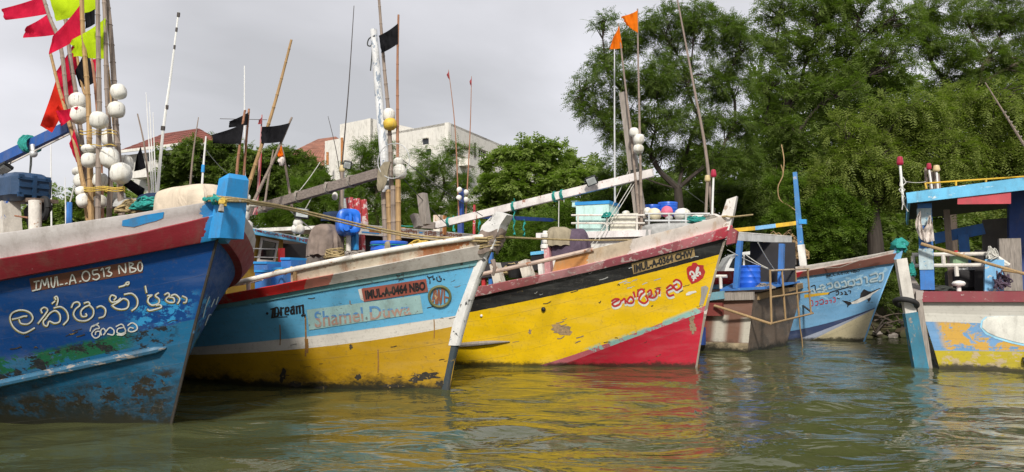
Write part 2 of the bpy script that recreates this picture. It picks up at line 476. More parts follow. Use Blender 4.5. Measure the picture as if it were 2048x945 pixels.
class MB:
    def __init__(self):
        self.v, self.f, self.uv = [], [], []
        self.smooth = True

    def add(self, vs, fs, uvs=None):
        b = len(self.v)
        self.v += [Vector(p) for p in vs]
        self.f += [tuple(i + b for i in q) for q in fs]
        self.uv += (uvs if uvs is not None else [(0, 0)] * len(vs))
        return self

    def hexa(self, a, b):
        """a, b: two quads of four points each, same winding"""
        return self.add(list(a) + list(b), [(3, 2, 1, 0), (4, 5, 6, 7), (0, 1, 5, 4), (1, 2, 6, 5), (2, 3, 7, 6), (3, 0, 4, 7)])

    def box(self, c, sx, sy, sz, ax=Vector((1, 0, 0)), up=Vector((0, 0, 1)), bev=0.0):
        c = Vector(c)
        ax = Vector(ax).normalized()
        up = Vector(up)
        ay = up.cross(ax).normalized()
        up = ax.cross(ay).normalized()
        if bev <= 0:
            q = [c + ax * (sx / 2 * i) + ay * (sy / 2 * j) for i, j in ((-1, -1), (1, -1), (1, 1), (-1, 1))]
            return self.hexa([p - up * (sz / 2) for p in q], [p + up * (sz / 2) for p in q])
        rings = []
        for (k, d) in ((-1, bev), (-1 + 2 * bev / sz, 0), (1 - 2 * bev / sz, 0), (1, bev)):
            r = []
            hx, hy = sx / 2 - d, sy / 2 - d
            for i, j in ((-1, -1), (1, -1), (1, 1), (-1, 1)):
                for t in ((0, 1) if i * j > 0 else (1, 0)):
                    xx = i * (hx - (bev if t else 0))
                    yy = j * (hy - (0 if t else bev))
                    r.append(c + ax * xx + ay * yy + up * (k * sz / 2))
            rings.append(r)
        n = 8
        vs = [p for r in rings for p in r]
        fs = [tuple(range(n - 1, -1, -1)), tuple(range(3 * n, 4 * n))]
        for k in range(3):
            for i in range(n):
                fs.append((k * n + i, k * n + (i + 1) % n, (k + 1) * n + (i + 1) % n, (k + 1) * n + i))
        return self.add(vs, fs)

    def beam(self, p0, p1, w, h, up=Vector((0, 0, 1)), w1=None, h1=None):
        """a rectangular bar; w across, h along up"""
        p0, p1 = Vector(p0), Vector(p1)
        d = (p1 - p0).normalized()
        up = Vector(up)
        s = d.cross(up)
        if s.length < 1e-4:
            s = d.cross(Vector((0, 1, 0)))
        s.normalize()
        u = s.cross(d).normalized()
        w1 = w if w1 is None else w1
        h1 = h if h1 is None else h1
        a = [p0 + s * (w / 2 * i) + u * (h / 2 * j) for i, j in ((-1, -1), (1, -1), (1, 1), (-1, 1))]
        b = [p1 + s * (w1 / 2 * i) + u * (h1 / 2 * j) for i, j in ((-1, -1), (1, -1), (1, 1), (-1, 1))]
        self.smooth = False
        return self.hexa(a, b)

    def tube(self, pts, rad, n=8, cap=True):
        pts = [Vector(p) for p in pts]
        if not isinstance(rad, (list, tuple)):
            rad = [rad] * len(pts)
        vs, fs, uvs = [], [], []
        ref = None
        dist = 0
        for i, p in enumerate(pts):
            d = (pts[min(i + 1, len(pts) - 1)] - pts[max(i - 1, 0)])
            d = d.normalized() if d.length > 1e-9 else Vector((0, 0, 1))
            if ref is None:
                ref = d.orthogonal().normalized()
            ref = (ref - d * ref.dot(d))
            ref = ref.normalized() if ref.length > 1e-6 else d.orthogonal().normalized()
            b = d.cross(ref)
            if i:
                dist += (p - pts[i - 1]).length
            for k in range(n):
                a = 2 * math.pi * k / n
                vs.append(p + (ref * math.cos(a) + b * math.sin(a)) * rad[i])
                uvs.append((dist, k / n))
        for i in range(len(pts) - 1):
            for k in range(n):
                fs.append((i * n + k, i * n + (k + 1) % n, (i + 1) * n + (k + 1) % n, (i + 1) * n + k))
        if cap:
            fs.append(tuple(range(n - 1, -1, -1)))
            m = (len(pts) - 1) * n
            fs.append(tuple(range(m, m + n)))
        return self.add(vs, fs, uvs)

    def ball(self, c, r, sq=1.0, axis=Vector((0, 0, 1)), n=16, m=10, dent=0.0, power=1.0):
        """a float: r across, sq squash along axis, power>1 gives a barrel shape"""
        c, axis = Vector(c), Vector(axis).normalized()
        x = axis.orthogonal().normalized()
        y = axis.cross(x)
        vs, fs = [], []
        sd_ = random.random() * 50
        for i in range(m + 1):
            th = math.pi * i / m
            rr = math.sin(th) ** (1 / power) if 0 < i < m else 0.0
            zz = math.copysign(abs(math.cos(th)) ** (1 / power), math.cos(th))
            for k in range(n):
                a = 2 * math.pi * k / n
                p = x * (rr * math.cos(a)) + y * (rr * math.sin(a)) + axis * (zz * sq)
                f = 1 + dent * mnoise.noise(p * 2.2 + Vector((sd_, 0, 0)))
                vs.append(c + p * r * f)
        for i in range(m):
            for k in range(n):
                fs.append((i * n + k, i * n + (k + 1) % n, (i + 1) * n + (k + 1) % n, (i + 1) * n + k))
        return self.add(vs, fs)

    def lathe(self, c, prof, n=20, axis=Vector((0, 0, 1))):
        c, axis = Vector(c), Vector(axis).normalized()
        x = axis.orthogonal().normalized()
        y = axis.cross(x)
        vs, fs = [], []
        for (r, z) in prof:
            for k in range(n):
                a = 2 * math.pi * k / n
                vs.append(c + x * (r * math.cos(a)) + y * (r * math.sin(a)) + axis * z)
        for i in range(len(prof) - 1):
            for k in range(n):
                fs.append((i * n + k, i * n + (k + 1) % n, (i + 1) * n + (k + 1) % n, (i + 1) * n + k))
        fs.append(tuple(range(n - 1, -1, -1)))
        q = (len(prof) - 1) * n
        fs.append(tuple(range(q, q + n)))
        return self.add(vs, fs)

    def grid(self, rows, uvs=None, closed=False):
        nr, nc = len(rows), len(rows[0])
        fs = []
        for i in range(nr - 1):
            for k in range(nc if closed else nc - 1):
                k2 = (k + 1) % nc
                fs.append((i * nc + k, i * nc + k2, (i + 1) * nc + k2, (i + 1) * nc + k))
        return self.add([p for r in rows for p in r], fs, [q for r in uvs for q in r] if uvs else None)

    def build(self, name, mat, parent=None, origin=None, flat=None):
        if parent is not None:
            base = ROOT[parent.name]
        elif origin is not None:
            base = Vector(origin)
        else:
            base = Vector((0, 0, 0))
        me = bpy.data.meshes.new(name)
        me.from_pydata([tuple(p - base) for p in self.v], [], self.f)
        ul = me.uv_layers.new(name='UVMap')
        li = np.zeros(len(me.loops), dtype=np.int32)
        me.loops.foreach_get('vertex_index', li)
        ul.data.foreach_set('uv', np.array(self.uv, dtype=np.float32)[li].ravel())
        me.materials.append(mat)
        o = bpy.data.objects.new(name, me)
        COL.objects.link(o)
        if parent is not None:
            o.parent = parent
        else:
            o.location = base
        ROOT[o.name] = base
        me.validate()
        fl = (not self.smooth) if flat is None else flat
        if not fl:
            me.polygons.foreach_set('use_smooth', [True] * len(me.polygons))
            me.set_sharp_from_angle(angle=math.radians(40))
        me.update()
        return o


def smooth(pts, k=4, closed=False):
    """Catmull-Rom through 2D/3D points"""
    P = [Vector(p).to_3d() for p in pts]
    if len(P) < 3:
        return P
    out = []
    n = len(P)
    for i in range(n if closed else n - 1):
        p0 = P[(i - 1) % n] if closed or i > 0 else P[0]
        p1, p2 = P[i], P[(i + 1) % n]
        p3 = P[(i + 2) % n] if closed or i + 2 < n else P[-1]
        for j in range(k):
            t = j / k
            out.append(0.5 * ((2 * p1) + (p2 - p0) * t + (2 * p0 - 5 * p1 + 4 * p2 - p3) * t * t + (3 * p1 - p0 - 3 * p2 + p3) * t ** 3))
    if not closed:
        out.append(P[-1])
    return out


# ------------------------------------------------------------------ hulls
class Hull:
    """A beamy wooden fishing hull: forward direction h, right-hand side r (the side that faces the camera),
    lines given by the traced sheer, rail and paint lines"""

    def __init__(s, name, label, stem, curves, theta, vs, B=(0.9, 2.0), Lf=(5.8, 4.3), pw=(2.0, 2.4), length=11.0, smax_px=None, group='fishing boats moored side by side', hidden=None):
        s.th = math.radians(theta)
        s.h = Vector((math.cos(s.th), -math.sin(s.th), 0))
        s.r = Vector((-math.sin(s.th), -math.cos(s.th), 0))
        s.O = onz(*stem[0])
        s.vs, s.B, s.Lf, s.pw, s.len = vs, B, Lf, pw, length
        pf = []
        for p in stem:
            q = s.at(p[0], p[1], 0)
            pf.append(((q - s.O).dot(s.h), q.z))
        zz = np.array([p[1] for p in pf])
        ff = np.array([p[0] for p in pf])
        s.stemfit = np.polyfit(zz, ff, 2 if len(pf) > 3 else 1)
        s.fits = []
        for c in curves:
            c = np.array(c, float)
            s.fits.append((np.polyfit(c[:, 0], c[:, 1], 2 if len(c) > 3 else 1), c[:, 0].min()))
        s.S = np.concatenate([np.linspace(0, 1, 14)[:-1], np.linspace(1, 5, 28)[:-1], np.linspace(5, length, 14)])
        s.Z = []       # per curve: z at each station
        s.Fk = []
        s.Z.append([-0.7] * len(s.S))
        s.Fk.append(float(np.polyval(s.stemfit, -0.7)))
        for k, (fit, xmin) in enumerate(s.fits):
            v = vs[k + 1]
            z, f = 1.0, 0.0
            for it in range(25):
                f = float(np.polyval(s.stemfit, z))
                z = s._solve(fit, f, 0.0, v, z)
            s.Fk.append(f)
            row = []
            dz = 0
            for st in s.S:
                P = s.O + s.h * (f - st) + s.r * s.hb(st, v)
                px, _ = proj(Vector((P.x, P.y, z)))
                if px < xmin - 30 and len(row) > 2:
                    dz *= 0.8
                    z = row[-1] + dz
                else:
                    z = s._solve(fit, f, st, v, z)
                    if row:
                        dz = z - row[-1]
                row.append(z)
            s.Z.append(row)
        s.root = thing(name, label, 'boat', (s.O.x, s.O.y, 0), group)
        s.nk = len(curves)

    def _solve(s, fit, f, st, v, z):
        P = s.O + s.h * (f - st) + s.r * s.hb(st, v)
        for _ in range(4):
            px, py = proj(Vector((P.x, P.y, z)))
            d = ray(px, float(np.polyval(fit, px)))
            z = CAM.z + d.z * (P.y / d.y)
        return z

    def hb(s, st, v):
        v = max(0.0, v)
        B = s.B[0] + (s.B[1] - s.B[0]) * v ** 0.7
        Lx = s.Lf[0] + (s.Lf[1] - s.Lf[0]) * v
        p = s.pw[0] + (s.pw[1] - s.pw[0]) * v
        return B * (1 - (1 - min(max(st, 0) / Lx, 1.0)) ** p)

    def at(s, px, py, l=0.0):
        d = ray(px, py)
        q = s.O + s.r * l
        t = (q - CAM).dot(s.r) / d.dot(s.r)
        return CAM + d * t

    def att(s, px, py, st):
        """the point seen there on the athwartships plane st metres aft of the stem"""
        d = ray(px, py)
        q = s.O - s.h * st
        return CAM + d * ((q - CAM).dot(s.h) / d.dot(s.h))

    def loc(s, st, l, z):
        return Vector((s.O.x, s.O.y, 0)) + s.h * (-st) + s.r * l + Vector((0, 0, z))

    def zk(s, k, st):
        return float(np.interp(st, s.S, s.Z[k]))

    def surf(s, st, k, side=1, off=0.0, dz=0.0):
        """k: band coordinate 0..nk; off outward"""
        k0 = int(min(max(math.floor(k), 0), s.nk - 1))
        t = k - k0
        z = s.zk(k0, st) * (1 - t) + s.zk(k0 + 1, st) * t
        v = s.vs[k0] * (1 - t) + s.vs[k0 + 1] * t
        f = s.Fk[k0] * (1 - t) + s.Fk[k0 + 1] * t
        b = s.hb(st, v)
        b2 = s.hb(st + 0.05, v)
        b1 = s.hb(max(st - 0.05, 0), v)
        sl = (b2 - b1) / (0.1 if st >= 0.05 else 0.05 + st)
        nrm = Vector((sl, 1.0)).normalized()          # forward, outward
        P = s.O + s.h * (f - st + nrm.x * off) + s.r * (side * max(b + nrm.y * off, 0.0))
        return Vector((P.x, P.y, z + dz))

    def skin(s, k0, k1, name, mat, sub=5, off=0.0, smin=0.0, smax=None, sides=(1, -1), parent=None):
        smax = smax or s.len
        S = [x for x in s.S if smin < x < smax]
        S = [smin] + S + [smax]
        ks = []
        k = k0
        while k < k1 - 1e-6:
            kn = min(math.floor(k + 1e-6) + 1, k1)
            ks += [k + (kn - k) * i / sub for i in range(sub)]
            k = kn
        ks.append(k1)
        m = MB()
        for sd_ in sides:
            rows = [[s.surf(st, kk, sd_, off) for st in S] for kk in ks]
            uvs = [[(st, kk) for st in S] for kk in ks]
            if sd_ < 0:
                rows = [list(reversed(q)) for q in rows]
                uvs = [list(reversed(q)) for q in uvs]
            m.grid(rows, uvs)
        return m.build(name, mat, parent or s.root)

    def rail(s, k0, k1, name, mat, out=0.08, inn=0.06, smin=0.0, smax=None, sides=(1, -1), top=0.0, nsec=0):
        """a plank that runs along the hull between two lines, proud of it"""
        smax = smax or s.len
        S = [smin] + [x for x in s.S if smin < x < smax] + [smax]
        for sd_ in sides:
            m = MB()
            prof = [(k0, -inn, 0), (k0, out * 0.9, -0.0), (k0, out, 0.012), ((k0 + k1) / 2, out * 1.05, 0), (k1, out, -0.012), (k1, out * 0.9, top), (k1, -inn, top)]
            rows = [[s.surf(st, k, sd_, o, dz) for (k, o, dz) in prof] for st in S]
            rj = [[q + Vector((0, 0, 0.006 * mnoise.noise(q * 3.1))) for q in r] for r in rows]
            uvs = [[(st, j / 6) for j in range(7)] for st in S]
            if sd_ > 0:
                rj = [list(reversed(q)) for q in rj]
                uvs = [list(reversed(q)) for q in uvs]
            m.grid(rj, uvs)
            m.add(rj[0], [tuple(range(7))], uvs[0])
            m.add(rj[-1], [tuple(range(6, -1, -1))], uvs[-1])
            m.build(name, mat, s.root)

    def deck(s, k, dz, mat, smin=0.25):
        S = [x for x in s.S if x >= smin]
        m = MB()
        rows = []
        for st in S:
            a = s.surf(st, k, 1, -0.06 + dz * 1.1, dz)
            b = s.surf(st, k, -1, -0.06 + dz * 1.1, dz)
            rows.append([b, b.lerp(a, 0.33), b.lerp(a, 0.67), a])
        m.grid(rows)
        return m.build('deck', mat, s.root)

    def transom(s, k1, mat):
        m = MB()
        ks = [k1 * i / 8 for i in range(9)]
        m.grid([[s.surf(s.len, k, -1), s.surf(s.len, k, 1)] for k in ks])
        return m.build('transom', mat, s.root)

    def stem_board(s, z0, z1, mat, name='stem_board', w=0.11, fwd=0.05, back=0.12, taper=None, n=14):
        m = MB()
        rows = []
        for i in range(n + 1):
            z = z0 + (z1 - z0) * i / n
            f = float(np.polyval(s.stemfit, z))
            ww = w if taper is None else w + (taper - w) * i / n
            c = s.O + s.h * f
            c = Vector((c.x, c.y, z))
            rows.append([c - s.h * back - s.r * ww, c + s.h * fwd * 0.7 - s.r * ww * 0.8, c + s.h * fwd - s.r * ww * 0.4, c + s.h * fwd + s.r * ww * 0.4,
                         c + s.h * fwd * 0.7 + s.r * ww * 0.8, c - s.h * back + s.r * ww])
        m.grid(rows, [[(z0 + (z1 - z0) * i / n, j / 5) for j in range(6)] for i in range(n + 1)])
        m.add(rows[-1], [(0, 1, 2, 3, 4, 5)])
        return m.build(name, mat, s.root)


def bvh_of(objs):
    vs, fs = [], []
    for o in objs:
        b = len(vs)
        base = ROOT[o.name]
        vs += [v.co + base for v in o.data.vertices]
        fs += [tuple(i + b for i in p.vertices) for p in o.data.polygons]
    return BVHTree.FromPolygons(vs, fs)


def hit(bvh, px, py, off=0.006):
    d = ray(px, py).normalized()
    p, n, i, t = bvh.ray_cast(CAM, d)
    if p is None:
        return None
    if n.dot(d) > 0:
        n = -n
    return p + n * off


# ------------------------------------------------------------------ lettering and painted figures on real surfaces
def strokes(bvh, lines, width, name, mat, parent, off=0.006, nib=None, k=5, tr=None, shift=(0, 0)):
    """brush strokes: polylines given where they are read off the photograph, laid on the surface as thin paint ribbons"""
    m = MB()
    for ln in lines:
        pts = [((tr(p) if tr else p)) for p in ln]
        pts = [(p[0] + shift[0], p[1] + shift[1]) for p in pts]
        S = smooth(pts, k) if len(pts) > 2 else [Vector((p[0], p[1], 0)) for p in pts]
        if len(S) == 2:
            S = [S[0].lerp(S[1], t / 4) for t in range(5)]
        rows = []
        for i, p in enumerate(S):
            d = (S[min(i + 1, len(S) - 1)] - S[max(i - 1, 0)])
            if d.length < 1e-6:
                continue
            d.normalize()
            nx, ny = -d.y, d.x
            w = width
            if nib:
                w = width * (0.35 + 0.9 * abs(nx * nib[0] + ny * nib[1]))
            e = d * (width * 0.3 if i == len(S) - 1 else (-width * 0.3 if i == 0 else 0))
            a = hit(bvh, p.x + nx * w / 2 + e.x, p.y + ny * w / 2 + e.y, off)
            c = hit(bvh, p.x + e.x, p.y + e.y, off)
            b = hit(bvh, p.x - nx * w / 2 + e.x, p.y - ny * w / 2 + e.y, off)
            if a is None or b is None or c is None:
                continue
            rows.append([a, c, b])
        if len(rows) > 1:
            m.grid(rows)
    return m.build(name, mat, parent) if m.v else None


def ell(cx, cy, rx, ry, n=12, a0=0.0, a1=360.0):
    return [(cx + rx * math.cos(math.radians(a0 + (a1 - a0) * i / n)), cy + ry * math.sin(math.radians(a0 + (a1 - a0) * i / n))) for i in range(n + 1)]


def bil(q, x, y):
    """q: tl, tr, br, bl ; x to the right, y down, both 0..1"""
    a = Vector(q[0]).lerp(Vector(q[1]), x)
    b = Vector(q[3]).lerp(Vector(q[2]), x)
    return a.lerp(b, y)


def panel(bvh, quad, name, mat, parent, off=0.004, nx=16, ny=4, thick=0.0):
    rows, uvs = [], []
    for j in range(ny + 1):
        r, u = [], []
        for i in range(nx + 1):
            p = bil(quad, i / nx, j / ny)
            h = hit(bvh, p.x, p.y, off)
            if h is None:
                return None
            r.append(h)
            u.append((i / nx, 1 - j / ny))
        rows.append(r)
        uvs.append(u)
    return MB().grid(rows, uvs).build(name, mat, parent)


def text_mesh(body, offset=0.0):
    cu = bpy.data.curves.new('lettering_curve', 'FONT')
    cu.body = body
    cu.size = 1.0
    cu.offset = offset
    cu.resolution_u = 3
    cu.fill_mode = 'FRONT'
    o = bpy.data.objects.new('lettering_source', cu)
    COL.objects.link(o)
    dg = bpy.context.evaluated_depsgraph_get()
    dg.update()
    me = bpy.data.meshes.new_from_object(o.evaluated_get(dg))
    bpy.data.objects.remove(o)
    bm = bmesh.new()
    bm.from_mesh(me)
    bpy.data.meshes.remove(me)
    bmesh.ops.triangulate(bm, faces=bm.faces)
    bmesh.ops.subdivide_edges(bm, edges=[e for e in bm.edges if e.calc_length() > 0.25], cuts=2)
    bmesh.ops.triangulate(bm, faces=bm.faces)
    bm.verts.index_update()
    V = [(v.co.x, v.co.y) for v in bm.verts]
    Fs = [tuple(v.index for v in f.verts) for f in bm.faces]
    bm.free()
    return V, Fs


def lettering(bvh, body, quad, name, mat, parent, off=0.008, bold=0.02, trim=True, mats2=None):
    V, Fs = text_mesh(body, bold)
    x0, x1 = min(v[0] for v in V), max(v[0] for v in V)
    y0, y1 = min(v[1] for v in V), max(v[1] for v in V)
    pts, uv = [], []
    for (x, y) in V:
        u, w = (x - x0) / (x1 - x0), (y1 - y) / (y1 - y0)
        p = bil(quad, u, w)
        h = hit(bvh, p.x, p.y, off)
        if h is None:
            h = pts[-1] if pts else CAM + Vector((0, -5, 0))
        pts.append(h)
        uv.append((u, 1 - w))
    # one object per word: cut where a gap runs through the line
    iv = sorted((min(uv[i][0] for i in f), max(uv[i][0] for i in f)) for f in Fs)
    cuts, end = [], iv[0][1]
    for a, b in iv:
        if a - end > 0.17 / (x1 - x0) * (y1 - y0):
            cuts.append((a + end) / 2)
        end = max(end, b)
    for lo, hi in zip([-1] + cuts, cuts + [2]):
        sel = [f for f in Fs if lo < uv[f[0]][0] < hi]
        ids = sorted({i for f in sel for i in f})
        mp = {i: k for k, i in enumerate(ids)}
        MB().add([pts[i] for i in ids], [tuple(mp[i] for i in f) for f in sel], [uv[i] for i in ids]).build(name, mat, parent)


def figure(bvh, poly, name, mat, parent, off=0.006, tr=None, cuts=2, shift=(0, 0)):
    """a filled painted shape on a surface"""
    P = [Vector((*(tr(p) if tr else p), 0)) for p in poly]
    P = [p + Vector((*shift, 0)) for p in P]
    tris = tessellate_polygon([P])
    bm = bmesh.new()
    vs = [bm.verts.new(p) for p in P]
    for t in tris:
        try:
            bm.faces.new([vs[i] for i in t])
        except ValueError:
            pass
    for _ in range(cuts):
        bmesh.ops.subdivide_edges(bm, edges=bm.edges, cuts=1, use_grid_fill=True)
    bmesh.ops.triangulate(bm, faces=bm.faces)
    bm.verts.index_update()
    pts = []
    ok = True
    for v in bm.verts:
        h = hit(bvh, v.co.x, v.co.y, off)
        if h is None:
            ok = False
            h = CAM
        pts.append(h)
    Fs = [tuple(v.index for v in f.verts) for f in bm.faces]
    bm.free()
    if not ok:
        return None
    return MB().add(pts, Fs).build(name, mat, parent)


def crop(x0, y0, sc):
    return lambda p: (x0 + p[0] * sc, y0 + p[1] * sc)


# ------------------------------------------------------------------ small builders
def flag_mesh(P, name, mat, parent, depth, wave=0.05, nx=12, ny=6, ragged=0.0, ph=None, waves=1.6):
    """P: hoist top, hoist bottom, fly bottom, fly top - read off as points, hung as rippling cloth"""
    ph = random.random() * 6 if ph is None else ph
    q = [(Vector(p[:2]), p[2] if len(p) > 2 else depth) for p in P]
    rows = []
    for j in range(ny + 1):
        r = []
        for i in range(nx + 1):
            x, y = i / nx, j / ny
            a, da = q[0][0].lerp(q[3][0], x), q[0][1] + (q[3][1] - q[0][1]) * x
            b, db = q[1][0].lerp(q[2][0], x), q[1][1] + (q[2][1] - q[1][1]) * x
            p = a.lerp(b, y)
            d = da + (db - da) * y
            sag = math.sin(x * math.pi) * (b - a).length * 0.06
            p = p + Vector((0, sag * (1 - y * 0.5)))
            w = wave * x ** 0.7 * math.sin(x * waves * 2 * math.pi + y * 1.8 + ph) + wave * 0.5 * math.sin(y * 5 + x * 3 + ph * 2) * x
            if ragged and i == nx:
                p = p + (a - q[0][0]).normalized() * (random.uniform(-1, 1) * ragged) if x > 0 else p
            r.append(at(p.x, p.y, d + w))
        rows.append(r)
    return MB().grid(rows).build(name, mat, parent)


def pole_pts(pts, seg=0.25):
    """resample a bent pole, a little crooked like bamboo"""
    S = smooth(pts, 8) if len(pts) > 2 else [Vector(pts[0]).lerp(Vector(pts[1]), i / 10) for i in range(11)]
    return S


def bamboo(m, pts, r0, r1, node=0.28, n=7):
    S = pole_pts(pts)
    out, rad = [], []
    tot = sum((S[i + 1] - S[i]).length for i in range(len(S) - 1)) or 1
    d = 0
    nxt = node * random.uniform(0.3, 1)
    for i in range(len(S) - 1):
        a, b = S[i], S[i + 1]
        ln = (b - a).length
        out.append(a)
        rad.append(r0 + (r1 - r0) * d / tot)
        while nxt < d + ln:
            t = (nxt - d) / ln
            r = r0 + (r1 - r0) * nxt / tot
            for dt, k in ((-0.012, 1.0), (0.0, 1.22), (0.012, 1.0)):
                tt = min(max(t + dt / ln, 0.001), 0.999)
                out.append(a.lerp(b, tt))
                rad.append(r * k)
            nxt += node * random.uniform(0.85, 1.15)
        d += ln
    out.append(S[-1])
    rad.append(r1)
    m.tube(out, rad, n)
    return m


def sag_rope(p0, p1, sag, n=18):
    p0, p1 = Vector(p0), Vector(p1)
    return [p0.lerp(p1, i / n) - Vector((0, 0, sag * 4 * (i / n) * (1 - i / n))) for i in range(n + 1)]


def wrap(m, c0, axis, r, turns, rad, pitch=None, n=10, sq=None):
    """turns of rope round a post"""
    axis = Vector(axis).normalized()
    x = axis.orthogonal().normalized()
    y = axis.cross(x)
    pts = []
    pitch = pitch or rad * 2.1
    N = int(turns * n)
    for i in range(N + 1):
        a = 2 * math.pi * i / n
        rr = r * (1 + 0.06 * math.sin(i * 1.7))
        pts.append(Vector(c0) + axis * (pitch * i / n) + (x * math.cos(a) + y * math.sin(a)) * rr)
    m.tube(pts, rad, 6)


def drape(c, rx, ry, h, name, mat, label, cat, folds=7, fold=0.07, n=64, m=18, sq=2.4, axis=Vector((1, 0, 0)), top=0.5, parent=None, seed=0.0, group=None):
    """a cloth thrown over something: a bumpy dome that falls in folds to the deck"""
    axis = Vector(axis).normalized()
    ay = Vector((0, 0, 1)).cross(axis)
    rows = []
    for j in range(m + 1):
        t = j / m
        r = []
        for i in range(n):
            a = 2 * math.pi * i / n
            ca, sa = math.cos(a), math.sin(a)
            e = (abs(ca) ** sq + abs(sa) ** sq) ** (-1 / sq)
            rr = (math.sin(t * math.pi / 2) ** top) * e
            rg = mnoise.noise(Vector((ca * folds * .45, sa * folds * .45, seed + t * .5)))
            f = 1 + 2.2 * fold * t ** 1.3 * (1 - 2.2 * abs(rg)) + 1.3 * fold * mnoise.noise(Vector((ca * 1.3, sa * 1.3, t * 1.6 + seed)))
            z = h * (math.cos(t * math.pi / 2) ** 0.6) * (1 + 0.16 * mnoise.noise(Vector((ca * 1.7 * t, sa * 1.7 * t, seed + 3)))) + h * .05 * mnoise.noise(Vector((ca * 4 * t, sa * 4 * t, seed + 9)))
            z += (h * 0.10 * rg if j == m else 0)
            r.append(Vector(c) + axis * (rx * rr * ca * f) + ay * (ry * rr * sa * f) + Vector((0, 0, z)))
        rows.append(r)
    o = MB().grid(rows, closed=True).build(name, mat, parent, None if parent else c)
    if parent is None:
        tag(o, label, cat, group)
    return o


def floodlight(c, w, h, face, up, label, group='floodlights on the boats', roll=0.0):
    face, up = Vector(face).normalized(), Vector(up).normalized()
    sx = up.cross(face).normalized()
    up = face.cross(sx).normalized()
    R = Matrix.Rotation(roll, 3, face)
    sx, up = R @ sx, R @ up
    t = thing('floodlight', label, 'floodlight', c, group)
    m = MB()
    m.box(Vector(c), w, h, 0.06, sx, face, 0.012)
    m.build('housing', M['black'], t, flat=True)
    g = MB()
    g.box(Vector(c) + face * 0.029, w * 0.8, h * 0.76, 0.012, sx, face)
    g.build('lens', M['lamp_glass'], t, flat=True)
    rb = MB()
    for k in range(5):
        rb.box(Vector(c) + face * 0.037 + up * (h * 0.76 * (k - 2) / 6), w * 0.6, 0.006, 0.006, sx, face)
    rb.build('reflector_rib', M['steel'], t, flat=True)
    b = MB()
    b.tube([Vector(c) - sx * (w / 2 + 0.015), Vector(c) - sx * (w / 2 + 0.015) - face * 0.1, Vector(c) + sx * (w / 2 + 0.015) - face * 0.1, Vector(c) + sx * (w / 2 + 0.015)], 0.009, 6)
    b.build('bracket', M['black'], t)
    return t


def marker_pole(label, pts, r0, r1, mat, floats=(), group='marker poles with floats', loc=None, name='marker_pole', cat='marker pole', bam=True):
    """pts base first; floats: (centre, radius, squash, material)"""
    t = thing(name, label, cat, pts[0], group)
    m = MB()
    if bam:
        bamboo(m, pts, r0, r1)
    else:
        S = pole_pts(pts)
        m.tube(S, [r0 + (r1 - r0) * i / (len(S) - 1) for i in range(len(S))], 7)
    m.build('pole', mat, t)
    for (c, r, sq, fm) in floats:
        fl = MB().ball(c, r, sq, (Vector(pts[-1]) - Vector(pts[0])).normalized() + Vector((random.uniform(-.2, .2), random.uniform(-.2, .2), 0)), dent=0.07, power=1.25).build('float', fm, t)
        ln = MB()
        for k in range(3):
            a = k * 2.1 + random.random()
            ax = Vector((math.cos(a), math.sin(a), 0))
            ring = [Vector(c) + (ax * math.cos(b) + Vector((0, 0, sq)) * math.sin(b)) * r * 1.01 for b in np.linspace(0, 2 * math.pi, 15)]
            ln.tube(ring, 0.002, 4, False)
        ln.build('float_cord', M['rope_grey'], t)
    return t


def drum(c, r, h, mat, label, group=None, name='drum', cat='barrel', axis=(0, 0, 1), ring=None):
    t = thing(name, label, cat, c, group)
    m = MB()
    prof = [(r * 0.93, 0), (r * 0.98, 0.02)]
    for k in range(1, 4):
        z = h * k / 4
        prof += [(r * 0.985, z - 0.03), (r * 1.015, z - 0.012), (r * 1.015, z + 0.012), (r * 0.985, z + 0.03)]
    prof += [(r * 0.985, h - 0.05), (r * 1.03, h - 0.045), (r * 1.03, h - 0.01), (r * 1.0, h), (r * 0.93, h), (r * 0.92, h - 0.03)]
    m.lathe(c, prof, 28, axis)
    m.build('barrel_body', mat, t)
    if ring:
        q = MB()
        wrap(q, Vector(c) + Vector((0, 0, h - 0.07)), (0, 0, 1), r * 1.025, 1.05, 0.009, 0.01, 24)
        q.build('rope_band', ring, t)
    return t


def atp(px, py, P, n):
    d = ray(px, py)
    n = Vector(n)
    return CAM + d * ((Vector(P) - CAM).dot(n) / d.dot(n))

# ================================================================== the setting: water, banks
def struct(o):
    o['kind'] = 'structure'
    return o


t = NT('green_harbour_water')
p = t.n('ShaderNodeBsdfPrincipled')
n0 = t.noise(0.25, detail=3)
col = t.mix(t.step(n0, 0.3, 0.7), (0.054, 0.060, 0.022), (0.072, 0.078, 0.032))
t.l(col, p.inputs['Base Color'])
p.inputs['Roughness'].default_value = 0.035
p.inputs['IOR'].default_value = 1.36
p.inputs['Specular IOR Level'].default_value = 0.5
na = t.noise(1.5, t.pos((0.75, 1.25, 1)), detail=3, rough=0.5, dist=0.8)
nb_ = t.noise(5.0, t.pos((0.7, 1.3, 1)), detail=3, rough=0.5, dist=0.5)
hh_ = t.math('ADD', t.math('MULTIPLY', na, 0.85), t.math('MULTIPLY', nb_, 0.06))
bmp = t.n('ShaderNodeBump')
bmp.inputs['Distance'].default_value = 0.13
bmp.inputs['Strength'].default_value = 0.45
t.l(hh_, bmp.inputs['Height'])
t.l(bmp.outputs[0], p.inputs['Normal'])
t.l(p.outputs[0], t.out.inputs['Surface'])
M['water'] = t.m
